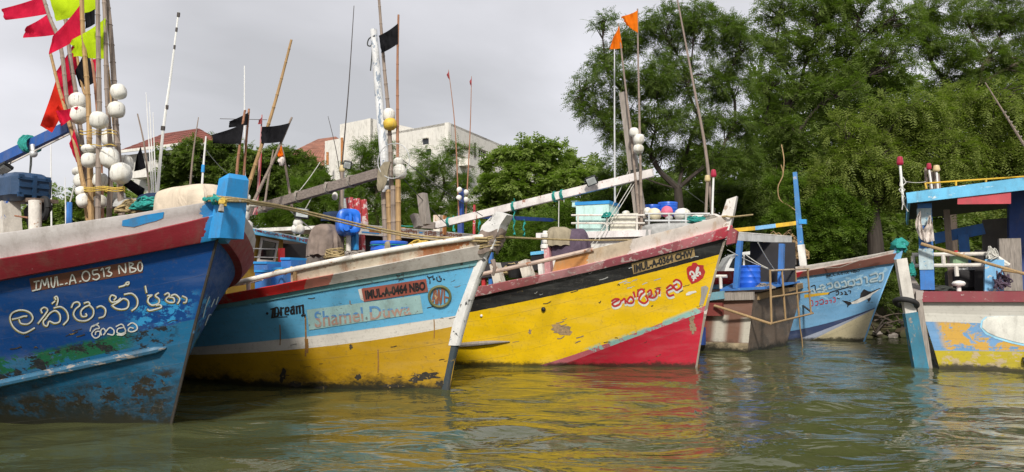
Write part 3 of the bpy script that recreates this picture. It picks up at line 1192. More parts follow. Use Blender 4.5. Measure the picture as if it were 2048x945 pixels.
# near water as a rippled sheet, its amplitude dying away towards the coarse sheet around it
xs = np.linspace(-22, 26, 420)
ys = np.concatenate([np.linspace(2.0, 12, 220)[:-1], np.linspace(12, 34, 200)])
X, Y = np.meshgrid(xs, ys)
Zw = np.zeros_like(X)
for i in range(26):
    lam = 0.7 * (1.15 ** i) if i < 13 else 0.6 * (1.13 ** (i - 13))
    ang = RNG.normal(math.pi / 2, 0.62)
    k = 2 * math.pi / lam
    Zw += 0.0034 * lam ** 0.8 * np.sin(k * (X * math.cos(ang) + Y * math.sin(ang)) + RNG.uniform(0, 6.28))
fade = np.clip((X + 22) / 2, 0, 1) * np.clip((26 - X) / 2, 0, 1) * np.clip((34 - Y) / 3, 0, 1) * np.clip((Y - 2) / 1, 0, 1)
Zw *= fade
nv = X.size
co = np.stack([X.ravel(), Y.ravel(), Zw.ravel()], 1)
ny_, nx_ = X.shape
idx = np.arange(nv).reshape(ny_, nx_)
quads = np.stack([idx[:-1, :-1], idx[:-1, 1:], idx[1:, 1:], idx[1:, :-1]], -1).reshape(-1, 4)
BX, BY = [-400, -22, 26, 400], [-300, 2, 34, 60]
ext, extf = [], []
for j in range(3):
    for i in range(3):
        if i == 1 and j == 1:
            continue
        b = nv + len(ext)
        ext += [(BX[i], BY[j], 0), (BX[i + 1], BY[j], 0), (BX[i + 1], BY[j + 1], 0), (BX[i], BY[j + 1], 0)]
        extf.append((b, b + 1, b + 2, b + 3))


def np_mesh(name, co, faces, mat, origin=None, parent=None, smooth=True):
    co = np.asarray(co, np.float32)
    base = ROOT[parent.name] if parent is not None else (Vector(origin) if origin is not None else Vector((0, 0, 0)))
    co = co - np.array(base, np.float32)
    faces = np.asarray(faces, np.int32)
    me = bpy.data.meshes.new(name)
    me.vertices.add(len(co))
    me.vertices.foreach_set('co', co.ravel())
    k = faces.shape[1]
    me.loops.add(faces.size)
    me.loops.foreach_set('vertex_index', faces.ravel())
    me.polygons.add(len(faces))
    me.polygons.foreach_set('loop_start', np.arange(0, faces.size, k, dtype=np.int32))
    me.polygons.foreach_set('loop_total', np.full(len(faces), k, np.int32))
    if smooth:
        me.polygons.foreach_set('use_smooth', np.ones(len(faces), bool))
    me.update(calc_edges=True)
    me.materials.append(mat)
    o = bpy.data.objects.new(name, me)
    COL.objects.link(o)
    if parent is not None:
        o.parent = parent
    else:
        o.location = base
    ROOT[o.name] = base
    return o


struct(np_mesh('water', np.concatenate([co, np.array(ext, float)]), np.concatenate([quads, np.array(extf)]), M['water']))

# bank: soil rising out of the water to a flat shore, one sheet to the horizon
t = NT('bank_soil')
n1 = t.noise(0.8, detail=8)
c = t.mix(t.step(n1, 0.35, 0.65), (0.055, 0.040, 0.026), (0.11, 0.085, 0.055))
n2 = t.noise(0.25, detail=6)
c = t.mix(t.step(n2, 0.45, 0.6), c, (0.05, 0.075, 0.022))
M['soil'] = t.finish(c, 0.95, n1, 0.08, 0.8, 0.2)
xs = np.concatenate([np.linspace(-300, -40, 12)[:-1], np.linspace(-40, 40, 110), np.linspace(40, 300, 12)[1:]])
ys = np.concatenate([np.linspace(21, 40, 60)[:-1], np.linspace(40, 110, 20)[:-1], [110, 300, 900]])
X, Y = np.meshgrid(xs, ys)
edge = 26.0 + 0.6 * np.sin(X * 0.35) + 0.35 * np.sin(X * 1.1 + 1) + np.where(X < 4, np.clip((4 - X) * 0.25, 0, 3), 0)
Zb = np.clip((Y - edge) * 0.45, -1.2, 1.1) + 0.08 * np.sin(X * 2.3) * np.sin(Y * 1.9) + np.clip((Y - 34) * 0.01, 0, 0.6)
ny_, nx_ = X.shape
idx = np.arange(X.size).reshape(ny_, nx_)
quads = np.stack([idx[:-1, :-1], idx[:-1, 1:], idx[1:, 1:], idx[1:, :-1]], -1).reshape(-1, 4)
struct(np_mesh('river_bank', np.stack([X.ravel(), Y.ravel(), Zb.ravel()], 1), quads, M['soil']))


# ================================================================== trees
def leaf_mat(name, base, hi, lo, trans=0.45):
    t = NT(name)
    g = t.n('ShaderNodeNewGeometry')
    n1 = t.noise(0.9, detail=3)
    c = t.mix(g.outputs['Random Per Island'], lo, hi)
    c = t.mix(t.step(n1, 0.35, 0.68), c, base)
    d = t.n('ShaderNodeBsdfPrincipled')
    t.l(c, d.inputs['Base Color'])
    d.inputs['Roughness'].default_value = 0.55
    d.inputs['Specular IOR Level'].default_value = 0.25
    tr = t.n('ShaderNodeBsdfTranslucent')
    c2 = t.mix(1.0, c, (1.0, 1.25, 0.45), 'MULTIPLY')
    t.l(c2, tr.inputs['Color'])
    mx = t.n('ShaderNodeMixShader')
    mx.inputs[0].default_value = trans
    t.l(d.outputs[0], mx.inputs[1])
    t.l(tr.outputs[0], mx.inputs[2])
    t.l(mx.outputs[0], t.out.inputs['Surface'])
    return t.m


M['leaf_acacia'] = leaf_mat('acacia_leaves', (0.110, 0.160, 0.034), (0.175, 0.235, 0.055), (0.075, 0.115, 0.028))
M['leaf_dark'] = leaf_mat('dark_tree_leaves', (0.125, 0.175, 0.038), (0.185, 0.24, 0.058), (0.085, 0.125, 0.028))
M['leaf_light'] = leaf_mat('yellow_green_leaves', (0.180, 0.225, 0.040), (0.250, 0.290, 0.070), (0.120, 0.165, 0.032))
M['leaf_broad'] = leaf_mat('broad_leaves', (0.20, 0.27, 0.055), (0.28, 0.35, 0.09), (0.14, 0.20, 0.045))
M['leaf_shrub'] = leaf_mat('feathery_shrub_leaves', (0.115, 0.185, 0.022), (0.175, 0.250, 0.036), (0.075, 0.135, 0.020))
M['bark'] = wood('grey_brown_bark', (0.105, 0.080, 0.062), 0.5, 1.2)
M['bark_dark'] = wood('dark_bark', (0.060, 0.048, 0.040), 0.5, 1.2)


def leaves(C, A, Ln, pairs=5, ll=0.14, lw=0.05, droop=0.25, rng=RNG):
    """feather-shaped sprays: C centres, A unit axes, Ln lengths -> one leaflet quad per blade"""
    n = len(C)
    up = np.tile(np.array([0, 0, 1.0]), (n, 1)) + rng.normal(0, 0.35, (n, 3))
    B = np.cross(A, up)
    B /= np.linalg.norm(B, axis=1, keepdims=True) + 1e-9
    N = np.cross(B, A)
    V = []
    for i in range(pairs):
        for sgn in (-1, 1):
            t = (i + 0.5) / pairs
            s = (1 - 0.5 * abs(2 * t - 0.9))[..., None] if isinstance(t, np.ndarray) else (1 - 0.5 * abs(2 * t - 0.9))
            root = C + A * (Ln * t)[:, None] - N * (Ln * droop * t * t)[:, None]
            d = B * sgn * 0.85 + A * 0.5 - N * (0.25 + rng.uniform(-.2, .2, (n, 1)))
            L_ = ll * s * rng.uniform(.75, 1.25, (n, 1))
            tip = root + d * L_
            mid = root + d * L_ * 0.5
            w = np.cross(d, N)
            w /= np.linalg.norm(w, axis=1, keepdims=True) + 1e-9
            w = w * lw * s * 0.5
            V.append(np.stack([root, mid + w, tip, mid - w], 1))
    V = np.stack(V, 1).reshape(-1, 3)
    return V


def tree(name, label, blobs, Y, trunk, mat, bark='bark', nsp=9000, clumps=16, spray=0.42, pairs=5, ll=0.15, lw=0.055, flat=0.45, droop=0.25, group='trees on the bank', cat='tree', jit=1.0, hang=0.0, dens=1.0, r_trunk=0.25, limbs=True, sub=3, zmin=None, tw=1.0):
    rng = np.random.default_rng(abs(hash(label)) % 1000 if False else sum(map(ord, label)))
    base = at(trunk[0], trunk[1], Y)
    base.z = 0.6 if zmin is None else zmin
    T = thing(name, label, cat, base, group)
    cen, rad = [], []
    for b in blobs:
        r = b[2] * Y / F
        dj = b[3] * Y / F if len(b) > 3 else rng.uniform(-1, 1) * r * 0.9 * jit
        c = at(b[0], b[1], Y + dj)
        cen.append(np.array(c))
        rad.append(r * (Y + dj) / Y)
    area = np.array([r ** 2 for r in rad])
    share = area / area.sum()
    C_, A_ = [], []
    nodes = []
    for c, r, sh in zip(cen, rad, share):
        nk = max(4, int(clumps * (0.6 + 0.4 * r)))
        u = rng.normal(0, 1, (nk, 3))
        u /= np.linalg.norm(u, axis=1, keepdims=True)
        q = c + u * (r * 0.82 * rng.uniform(0.25, 1, (nk, 1)) ** 0.5) * np.array([1, 1, 0.85])
        nodes.append(q)
        per = max(6, int(nsp * sh / nk * dens))
        for k in range(nk):
            cr = r * rng.uniform(0.22, 0.42)
            # leafy twigs arching out of the clump, sprays set along them
            ntw = max(4, int(per / 7))
            d = rng.normal(0, 1, (ntw, 3))
            d[:, 2] = d[:, 2] * flat * 0.8 + 0.18
            d /= np.linalg.norm(d, axis=1, keepdims=True)
            tl = cr * tw * rng.uniform(0.55, 1.45, ntw)
            ti = rng.integers(0, ntw, per)
            tt = rng.uniform(0.15, 1, per) ** 0.75
            pp = q[k] + d[ti] * (tl[ti] * tt)[:, None] + rng.normal(0, 0.05 + 0.05 * cr, (per, 3))
            bend = (0.28 + 1.5 * hang) * tl[ti] * tt ** 2
            pp[:, 2] -= bend
            out = d[ti] + rng.normal(0, 0.42, (per, 3))
            out[:, 2] -= (0.35 + 1.3 * hang) * tt
            out /= np.linalg.norm(out, axis=1, keepdims=True) + 1e-9
            C_.append(pp)
            A_.append(out)
    C_, A_ = np.concatenate(C_), np.concatenate(A_)
    if zmin is None:
        keep = C_[:, 2] > 0.35
        C_, A_ = C_[keep], A_[keep]
    V = leaves(C_, A_, spray * rng.uniform(.7, 1.3, len(C_)), pairs, ll, lw, droop, rng)
    np_mesh('crown', V, np.arange(len(V)).reshape(-1, 4), M[mat], parent=T, smooth=False)
    if limbs:
        m = MB()
        fork = at(trunk[2], trunk[3], Y)
        tp = [base - Vector((0, 0, .8)), base.lerp(fork, .5) + Vector((rng.uniform(-.15, .15), 0, 0)), fork]
        m.tube(smooth(tp, 6), [r_trunk * (1.25 - .5 * i / 12) for i in range(13)], 10)
        m.build('trunk', M[bark], T)
        m = MB()
        # each clump grows from the nearest clump nearer the fork, so limbs branch instead of fanning out
        P_ = [fork] + [Vector(c) for c in cen]
        par, done = {}, {0: 0.0}
        while len(done) < len(P_):
            best = None
            for j in range(len(P_)):
                if j in done:
                    continue
                for i, pl in done.items():
                    cost = (P_[j] - P_[i]).length + 0.55 * pl
                    if best is None or cost < best[0]:
                        best = (cost, i, j)
            _, i, j = best
            par[j] = i
            done[j] = done[i] + (P_[j] - P_[i]).length
        kids = {i: 1 for i in range(len(P_))}
        for j in sorted(par, key=lambda q: -done[q]):
            kids[par[j]] += kids[j]
        rr_ = lambda j: r_trunk * 0.85 * (kids[j] / len(P_)) ** 0.5
        for jj, (c, r, q) in enumerate(zip(cen, rad, nodes)):
            j = jj + 1
            c = Vector(c)
            a_ = P_[par[j]]
            ln_ = (c - a_).length
            midp = a_.lerp(c, .5) + Vector((rng.uniform(-.12, .12) * ln_, rng.uniform(-.12, .12) * ln_, rng.uniform(-.05, .16) * ln_))
            S = smooth([a_, midp, c], 6)
            r0_, r1_ = max(rr_(j), r_trunk * .12), max(rr_(j) * .75, r_trunk * .10)
            m.tube(S, [r0_ + (r1_ - r0_) * i / (len(S) - 1) for i in range(len(S))], 7)
            for p_ in q[:: max(1, len(q) // (sub * 4))]:
                p_ = Vector(p_)
                s0 = S[-1 - int(rng.integers(1, 7))]
                m.tube(smooth([s0, s0.lerp(p_, .5) + Vector((rng.uniform(-.1, .1), rng.uniform(-.1, .1), rng.uniform(0, .18))), p_], 4),
                       [r_trunk * .11, r_trunk * .105, r_trunk * .10, r_trunk * .09, r_trunk * .08, r_trunk * .07, r_trunk * .06, r_trunk * .045, r_trunk * .03], 5)
        m.build('limbs', M[bark], T)
    return T


# the big feathery acacia
tree('acacia_tree', 'wide feathery acacia with visible limbs behind the yellow boat mast',
     [(1205, 42, 26), (1255, 75, 48), (1320, 62, 62), (1390, 55, 62), (1450, 60, 58), (1490, 95, 45), (1210, 118, 36), (1170, 175, 34), (1160, 205, 24), (1235, 165, 52), (1300, 150, 66), (1380, 150, 70), (1455, 165, 62), (1195, 225, 40), (1255, 235, 50), (1320, 235, 58),
      (1400, 240, 60), (1470, 250, 52), (1240, 275, 34), (1300, 305, 44), (1215, 262, 26), (1440, 320, 50), (1495, 320, 44), (1250, 330, 40), (1370, 320, 40)],
     30, (1362, 520, 1356, 378), 'leaf_acacia', 'bark_dark', 14000, 20, .40, 6, .13, .045, .50, .3, r_trunk=.21, jit=.8, sub=5)
tree('broad_tree', 'dense dark green tree at top centre right, between the acacia and the pale green tree',
     [(1560, 20, 60), (1640, 15, 75), (1720, 25, 75), (1795, 40, 60), (1550, 95, 60), (1625, 100, 70), (1700, 110, 80), (1780, 120, 65), (1540, 170, 50), (1600, 180, 70), (1680, 190, 75), (1760, 190, 60), (1530, 245, 55), (1600, 260, 70), (1690, 260, 60), (1540, 320, 55), (1610, 330, 60),
      (1530, 385, 50), (1590, 400, 55), (1660, 330, 50), (1790, 230, 50)],
     33, (1600, 540, 1585, 330), 'leaf_dark', 'bark_dark', 13500, 18, .42, 5, .17, .064, .70, .35, tw=1.3, r_trunk=.28)
tree('pale_tree', 'yellow green drooping tree leaning over the moored boats at right',
     [(1700, 265, 50), (1770, 235, 62), (1850, 220, 66), (1930, 215, 62), (2010, 205, 66), (1680, 330, 55), (1745, 320, 65), (1825, 310, 70), (1905, 300, 70), (1985, 300, 70), (2060, 300, 60), (1640, 380, 45), (1700, 390, 50), (1780, 370, 50), (1860, 365, 55), (1940, 360, 55), (2020, 370, 55), (1760, 290, 50), (2070, 220, 50), (1650, 350, 40)],
     28, (1742, 560, 1745, 425), 'leaf_light', 'bark_dark', 15000, 17, .42, 5, .15, .052, .75, .5, hang=.30, tw=1.5, r_trunk=.30)
tree('tall_tree', 'tall grey green tree rising behind at the top right corner',
     [(1870, 20, 55), (1940, 30, 65), (2010, 25, 65), (2075, 50, 60), (1855, 95, 45), (1910, 100, 55), (1980, 110, 55), (2050, 120, 60), (1890, 160, 40), (1960, 170, 45), (1835, 60, 35)],
     38, (1900, 480, 1895, 260), 'leaf_dark', 'bark', 9000, 14, .46, 5, .16, .055, .42, .3, r_trunk=.25)
tree('round_tree', 'rounded broad leaved tree beside the white building',
     [(1010, 320, 45), (1060, 305, 42), (1110, 320, 50), (1150, 345, 40), (990, 375, 50), (1050, 370, 60), (1115, 380, 55), (970, 430, 45), (1030, 440, 50), (1090, 440, 50), (1150, 420, 40), (1180, 390, 30)],
     42, (1060, 560, 1060, 430), 'leaf_broad', 'bark', 11000, 16, .34, 3, .26, .13, .55, .2, r_trunk=.25)
tree('feathery_tree', 'feathery tree in front of the white building, left part behind the peeling mast',
     [(740, 300, 34), (770, 330, 40), (720, 335, 36), (750, 375, 46), (800, 365, 42), (700, 380, 40), (780, 420, 46), (715, 430, 44), (770, 290, 22)],
     37, (750, 560, 752, 420), 'leaf_shrub', 'bark', 6500, 13, .45, 6, .12, .04, .35, .3, r_trunk=.14)
tree('feathery_tree', 'feathery tree in front of the white building, right part beside the windows',
     [(905, 305, 26), (880, 335, 34), (850, 350, 34), (830, 385, 38), (890, 380, 36), (925, 360, 26), (860, 420, 42), (915, 425, 40), (825, 430, 34), (940, 300, 10), (840, 310, 18)],
     36, (870, 560, 872, 420), 'leaf_shrub', 'bark', 5000, 13, .45, 6, .12, .04, .35, .3, r_trunk=.14)
tree('round_tree', 'dark rounded tree below the red roofed house, left of the black flags',
     [(350, 320, 38), (400, 310, 42), (450, 305, 42), (340, 365, 40), (395, 360, 48), (450, 355, 50), (500, 330, 40), (420, 405, 45), (340, 400, 40)],
     44, (410, 560, 410, 420), 'leaf_dark', 'bark_dark', 10000, 15, .36, 4, .22, .10, .55, .2, r_trunk=.25)
tree('round_tree', 'dark rounded tree behind the square black flag',
     [(530, 320, 40), (575, 315, 36), (620, 335, 32), (540, 365, 45), (595, 365, 45), (560, 405, 45), (500, 390, 45), (640, 365, 30)],
     46, (560, 560, 560, 430), 'leaf_dark', 'bark_dark', 9000, 15, .36, 4, .22, .10, .55, .2, r_trunk=.25)
tree('feathery_shrub', 'bright feathery shrub behind the grey boom of the sky blue boat',
     [(600, 385, 34), (640, 370, 34), (670, 400, 36), (620, 425, 40), (570, 425, 36), (660, 440, 40), (540, 430, 26)],
     34, (620, 560, 620, 450), 'leaf_shrub', 'bark', 6000, 13, .45, 6, .12, .04, .4, .3, r_trunk=.1, cat='shrub')
tree('round_tree', 'low green tree behind the dark blue can at far left',
     [(80, 430, 40), (130, 410, 40), (180, 395, 40), (230, 390, 40), (60, 470, 40), (120, 450, 45), (190, 440, 45), (250, 430, 40), (20, 470, 45), (290, 400, 35), (300, 440, 40)],
     40, (150, 560, 150, 460), 'leaf_broad', 'bark_dark', 8000, 14, .36, 4, .2, .09, .55, .2, r_trunk=.2)
tree('feathery_shrub', 'long feathery thicket under the white boom, behind the white stem head',
     [(960, 480, 40), (1010, 470, 42), (1060, 460, 42), (1110, 460, 40), (980, 520, 40), (1040, 510, 42), (1090, 500, 42), (930, 450, 36), (900, 470, 34), (850, 465, 34), (1130, 420, 36), (1180, 440, 40), (1070, 540, 36), (1000, 555, 30)],
     30, (1030, 590, 1030, 520), 'leaf_shrub', 'bark_dark', 10000, 13, .45, 6, .12, .04, .42, .35, r_trunk=.12, cat='shrub')
tree('green_shrub', 'mixed green shrubs behind the fish boxes of the yellow boat',
     [(1210, 395, 36), (1260, 400, 36), (1300, 385, 34), (1195, 440, 36), (1250, 440, 36), (1310, 430, 36), (1400, 400, 36), (1450, 385, 40), (1490, 410, 36), (1440, 440, 36), (1210, 350, 22), (1380, 440, 36)],
     34, (1320, 560, 1320, 480), 'leaf_acacia', 'bark_dark', 9000, 13, .42, 5, .13, .05, .42, .3, r_trunk=.12, cat='shrub')
tree('green_shrub', 'bright leafy shrub behind the blue mast of the swordfish boat',
     [(1640, 430, 40), (1680, 460, 36), (1630, 470, 36), (1700, 430, 36), (1660, 395, 36), (1615, 420, 30), (1655, 500, 30), (1600, 455, 26), (1570, 370, 32), (1560, 430, 30)],
     27.5, (1650, 560, 1650, 490), 'leaf_shrub', 'bark_dark', 8000, 13, .34, 4, .12, .055, .5, .3, r_trunk=.1, cat='shrub')
tree('green_shrub', 'dark shrub on the waterline between the swordfish boat and the leaning rudder',
     [(1775, 600, 26), (1800, 570, 30), (1760, 560, 26), (1810, 630, 24), (1790, 650, 20), (1850, 560, 40), (1900, 560, 40), (1830, 520, 34)],
     26.6, (1790, 680, 1790, 600), 'leaf_dark', 'bark_dark', 3500, 10, .3, 4, .12, .05, .5, .3, r_trunk=.06, cat='shrub', zmin=0.2)
# dim wood beyond the first trees
def wood_mass():
    rng = np.random.default_rng(5)
    C_, A_ = [], []
    for (x0, x1, y0, y1, Yd, n) in ((1180, 2150, 330, 600, 46, 15000), (1480, 2150, 430, 600, 43, 9000), (-60, 1180, 430, 600, 50, 8000), (1500, 2150, 150, 420, 48, 7000)):
        px = rng.uniform(x0, x1, n)
        top = y0 + 26 * np.sin(px * .021) + 16 * np.sin(px * .057 + 1)
        py = top + (y1 - top) * rng.uniform(0, 1, n) ** 1.1
        d = Yd + rng.normal(0, 1.6, n)
        P_ = np.array([at(a, b, c) for a, b, c in zip(px, py, d)])
        C_.append(P_)
        a = rng.normal(0, 1, (n, 3))
        a[:, 1] -= .8
        a /= np.linalg.norm(a, axis=1, keepdims=True)
        A_.append(a)
    C_, A_ = np.concatenate(C_), np.concatenate(A_)
    k = C_[:, 2] > .4
    C_, A_ = C_[k], A_[k]
    V = leaves(C_, A_, .6 * rng.uniform(.7, 1.3, len(C_)), 4, .42, .18, .25, rng)
    o = np_mesh('distant_wood', V, np.arange(len(V)).reshape(-1, 4), M['leaf_dark'], origin=(20, 46, 0), smooth=False)
    o['kind'] = 'stuff'


wood_mass()
# palms fronds low between the acacia and the pale tree are left to the shrubs; roots and litter on the waterline
def litter():
    rng = random.Random(3)
    t = thing('driftwood', 'tangle of bare branches on the dark bank beside the pale blue bow', 'driftwood', at(1790, 660, 25.6))
    for k in range(22):
        x = rng.uniform(1745, 1870)
        a = at(x, rng.uniform(640, 678), 25.6 + rng.uniform(-.3, .6))
        b = a + Vector((rng.uniform(-1.1, 1.1), rng.uniform(-.3, .3), rng.uniform(-.1, .7)))
        m = MB()
        m.tube(smooth([a, a.lerp(b, .5) + Vector((0, 0, rng.uniform(-.1, .2))), b], 4), [.035, .033, .03, .027, .024, .02, .016, .012, .008], 5)
        m.build('branch', M['bark'] if k % 3 == 0 else M['bark_dark'], t)
    for k, (x, wd) in enumerate(zip(np.linspace(1752, 1848, 9), 'first second third fourth fifth sixth seventh eighth ninth'.split())):
        x, y = x + rng.uniform(-4, 4), rng.uniform(655, 683)
        m = MB()
        c = at(x, y, 25.4 + rng.uniform(0, .6))
        c.z = max(c.z, .02)
        m.ball(c, rng.uniform(.12, .3), .6, n=10, m=7, dent=.5)
        o = m.build('rock', M['soil'] if k % 3 else M['post_wood'], None, c)
        o.rotation_euler[2] = rng.uniform(0, 3)
        tag(o, wd + ' muddy rock from the left at the waterline of the dark bank', 'rock', 'rocks at the waterline')


litter()
t = thing('hanging_vine', 'bare brown vine hanging from the trees left of the blue mast', 'vine', at(1560, 330, 27))
m = MB()
m.tube(smooth([at(1562, 330, 27), at(1566, 350, 27), at(1556, 375, 27), at(1560, 400, 27), at(1578, 412, 27), at(1596, 425, 26.8)], 6), .018, 6)
m.tube(smooth([at(1566, 350, 27), at(1568, 320, 27), at(1563, 290, 27.4)], 6), .018, 6)
m.build('stem', M['tan_wood'], t)

# ================================================================== buildings
M['wall_white'] = paint('white_wall', (0.70, 0.675, 0.62), (0.55, 0.52, 0.47), 0.08, 1.5, .8, .08, stain=(0.5, 0.45, 0.38), stamt=.12)
M['roof_red'] = plain('rusty_roof_sheet', (0.20, 0.062, 0.045), .8, .35, .6)
M['roof_tile'] = plain('clay_tile', (0.27, 0.12, 0.08), .8, .3, 1.2)
Yb = 62.0
# white building: near corner between its two visible faces
cor = at(1000 - 62 + 0, 245, Yb)
cor = at(897, 245, Yb)
bz = 0.8
# direction of the left face (towards upper left it falls towards its vanishing point at left)
WBt = thing('office_building', 'white flat roofed concrete building with grilled windows behind the trees', 'building', (cor.x, cor.y, bz))


def wall(m, a, b, z0, z1, thick, nrm):
    a0, b0 = Vector((a.x, a.y, z0)), Vector((b.x, b.y, z0))
    a1, b1 = Vector((a.x, a.y, z1)), Vector((b.x, b.y, z1))
    m.smooth = False
    m.hexa([a0, b0, b0 - nrm * thick, a0 - nrm * thick], [a1, b1, b1 - nrm * thick, a1 - nrm * thick])


zt = cor.z


def on_z(px, py, z):
    d = ray(px, py)
    return CAM + d * ((z - CAM.z) / d.z)


Rt = on_z(1003, 290, zt)          # far end of the right-hand face at roof level
Lt = on_z(680, 284, zt)
dR = Vector((Rt.x - cor.x, Rt.y - cor.y, 0))
dL = Vector((Lt.x - cor.x, Lt.y - cor.y, 0))
lenR, lenL = dR.length, dL.length
dR.normalize()
dL.normalize()
nR = Vector((-dR.y, dR.x, 0))
nR = nR if nR.y < 0 else -nR
nL = Vector((-dL.y, dL.x, 0))
nL = nL if nL.y < 0 else -nL
m = MB()
wall(m, cor, cor + dL * lenL, bz, zt, .3, nL)
m.build('left_wall', M['wall_white'], WBt)
# right-hand face built round its window openings
wr = lambda px, py: atp(px, py, cor, nR)
openings = [((910, 284), (935, 300)), ((911, 306), (932, 320)), ((957, 296), (974, 322)), ((910, 345), (935, 372))]
ops = []
for (a_, b_) in openings:
    p0, p1 = wr(a_[0], a_[1]), wr(b_[0], b_[1])
    u0, u1 = (p0 - cor).dot(dR), (p1 - cor).dot(dR)
    ops.append((u0, u1, p1.z, p0.z))
us = sorted(set([0.0, lenR + 14] + [u for o_ in ops for u in o_[:2]]))
zs = sorted(set([bz, zt] + [z for o_ in ops for z in o_[2:]]))
m = MB()
for i in range(len(us) - 1):
    for j in range(len(zs) - 1):
        uc, zc = (us[i] + us[i + 1]) / 2, (zs[j] + zs[j + 1]) / 2
        if any(o_[0] < uc < o_[1] and o_[2] < zc < o_[3] for o_ in ops):
            continue
        wall(m, cor + dR * us[i], cor + dR * us[i + 1], zs[j], zs[j + 1], .35, nR)
m.build('right_wall', M['wall_white'], WBt)
for (u0, u1, z0, z1) in ops:
    a, b = cor + dR * u0 - nR * .3, cor + dR * u1 - nR * .3
    m = MB()
    wall(m, a, b, z0, z1, .03, nR)
    w_ = m.build('window', M['glass_dark'], WBt)
    m = MB()
    m.smooth = False
    for k in range(5):
        c = a.lerp(b, k / 4) + nR * .05
        m.beam(Vector((c.x, c.y, z0)), Vector((c.x, c.y, z1)), .06, .06, nR)
    for z in (z0 + .03, (z0 + z1) / 2, z1 - .03):
        m.beam(Vector((a.x, a.y, z)) + nR * .06, Vector((b.x, b.y, z)) + nR * .06, .05, .06)
    m.build('window_grille', M['wall_white'], w_)
m = MB()
a, b = wr(948, 286), wr(951, 317)
m.beam(a + nR * .1, Vector((a.x, a.y, b.z)) + nR * .1, .12, .12, nR)
m.build('drain_pipe', M['dark_rod'], WBt)
a = wr(918, 318)
m = MB()
m.smooth = False
wall(m, a + nR * 1.0, a + dR * 1.4 + nR * 1.0, wr(918, 332).z, wr(918, 318).z, 1.0, nR)
m.build('balcony', M['wall_white'], WBt)
# left-hand windows
for (x0, y0, x1, y1) in ((846, 279, 857, 288), (853, 300, 862, 310), (800, 330, 812, 345)):
    P0_, P1_ = atp(x0, y0, cor + nL * .02, nL), atp(x1, y1, cor + nL * .02, nL)
    m = MB()
    wall(m, Vector((P0_.x, P0_.y, 0)), Vector((P1_.x, P1_.y, 0)), P1_.z, P0_.z, .05, nL)
    w_ = m.build('window', M['glass_dark'], WBt)
    m = MB()
    wall(m, Vector((P0_.x, P0_.y, 0)) + nL * .25, Vector((P1_.x, P1_.y, 0)) + nL * .25, P0_.z, P0_.z + .12, .3, nL)
    m.build('window_hood', M['wall_white'], w_)
m = MB()
m.smooth = False


def quad_slab_(m, pts, d):
    m.smooth = False
    return m.hexa([Vector(p) for p in pts], [Vector(p) + d for p in pts])


B_ = Vector((0, 12, 0))
quad_slab_(m, [Vector((cor.x, cor.y, zt)), Vector((Rt.x, Rt.y, zt)) + dR * 14, Vector((Rt.x, Rt.y, zt)) + dR * 14 + dL * lenL, Vector((Lt.x, Lt.y, zt))], Vector((0, 0, -.2)))
m.build('flat_roof', M['wall_white'], WBt)
# taller stair tower and lower wing at left
tw0, tw1 = atp(741, 237, cor - nL * .0 + Vector((0, -0.3, 0)), nL), atp(680, 246, cor + Vector((0, -0.3, 0)), nL)
m = MB()
a, b = Vector((tw0.x, tw0.y, 0)), Vector((tw1.x, tw1.y, 0))
wall(m, a, b, bz, tw0.z, .3, nL)
m.build('tower_front', M['wall_white'], WBt)
m = MB()
wall(m, a, a - nL * 6, bz, tw0.z, .3, nR)
m.build('tower_side', M['wall_white'], WBt)
l0, l1 = atp(682, 277, cor + Vector((0, -.6, 0)), nL), atp(650, 281, cor + Vector((0, -.6, 0)), nL)
m = MB()
wall(m, Vector((l0.x, l0.y, 0)), Vector((l1.x, l1.y, 0)), bz, l0.z, .3, nL)
m.build('low_wing', M['wall_white'], WBt)
for (x, y0, y1) in ((684, 276, 340), (655, 305, 330)):
    m = MB()
    p0_, p1_ = atp(x, y0, cor + nL * 2, nL), atp(x, y1, cor + nL * 2, nL)
    m.tube([p0_, p1_], .12, 8)
    m.build('vent_stack', M['rust'], WBt)


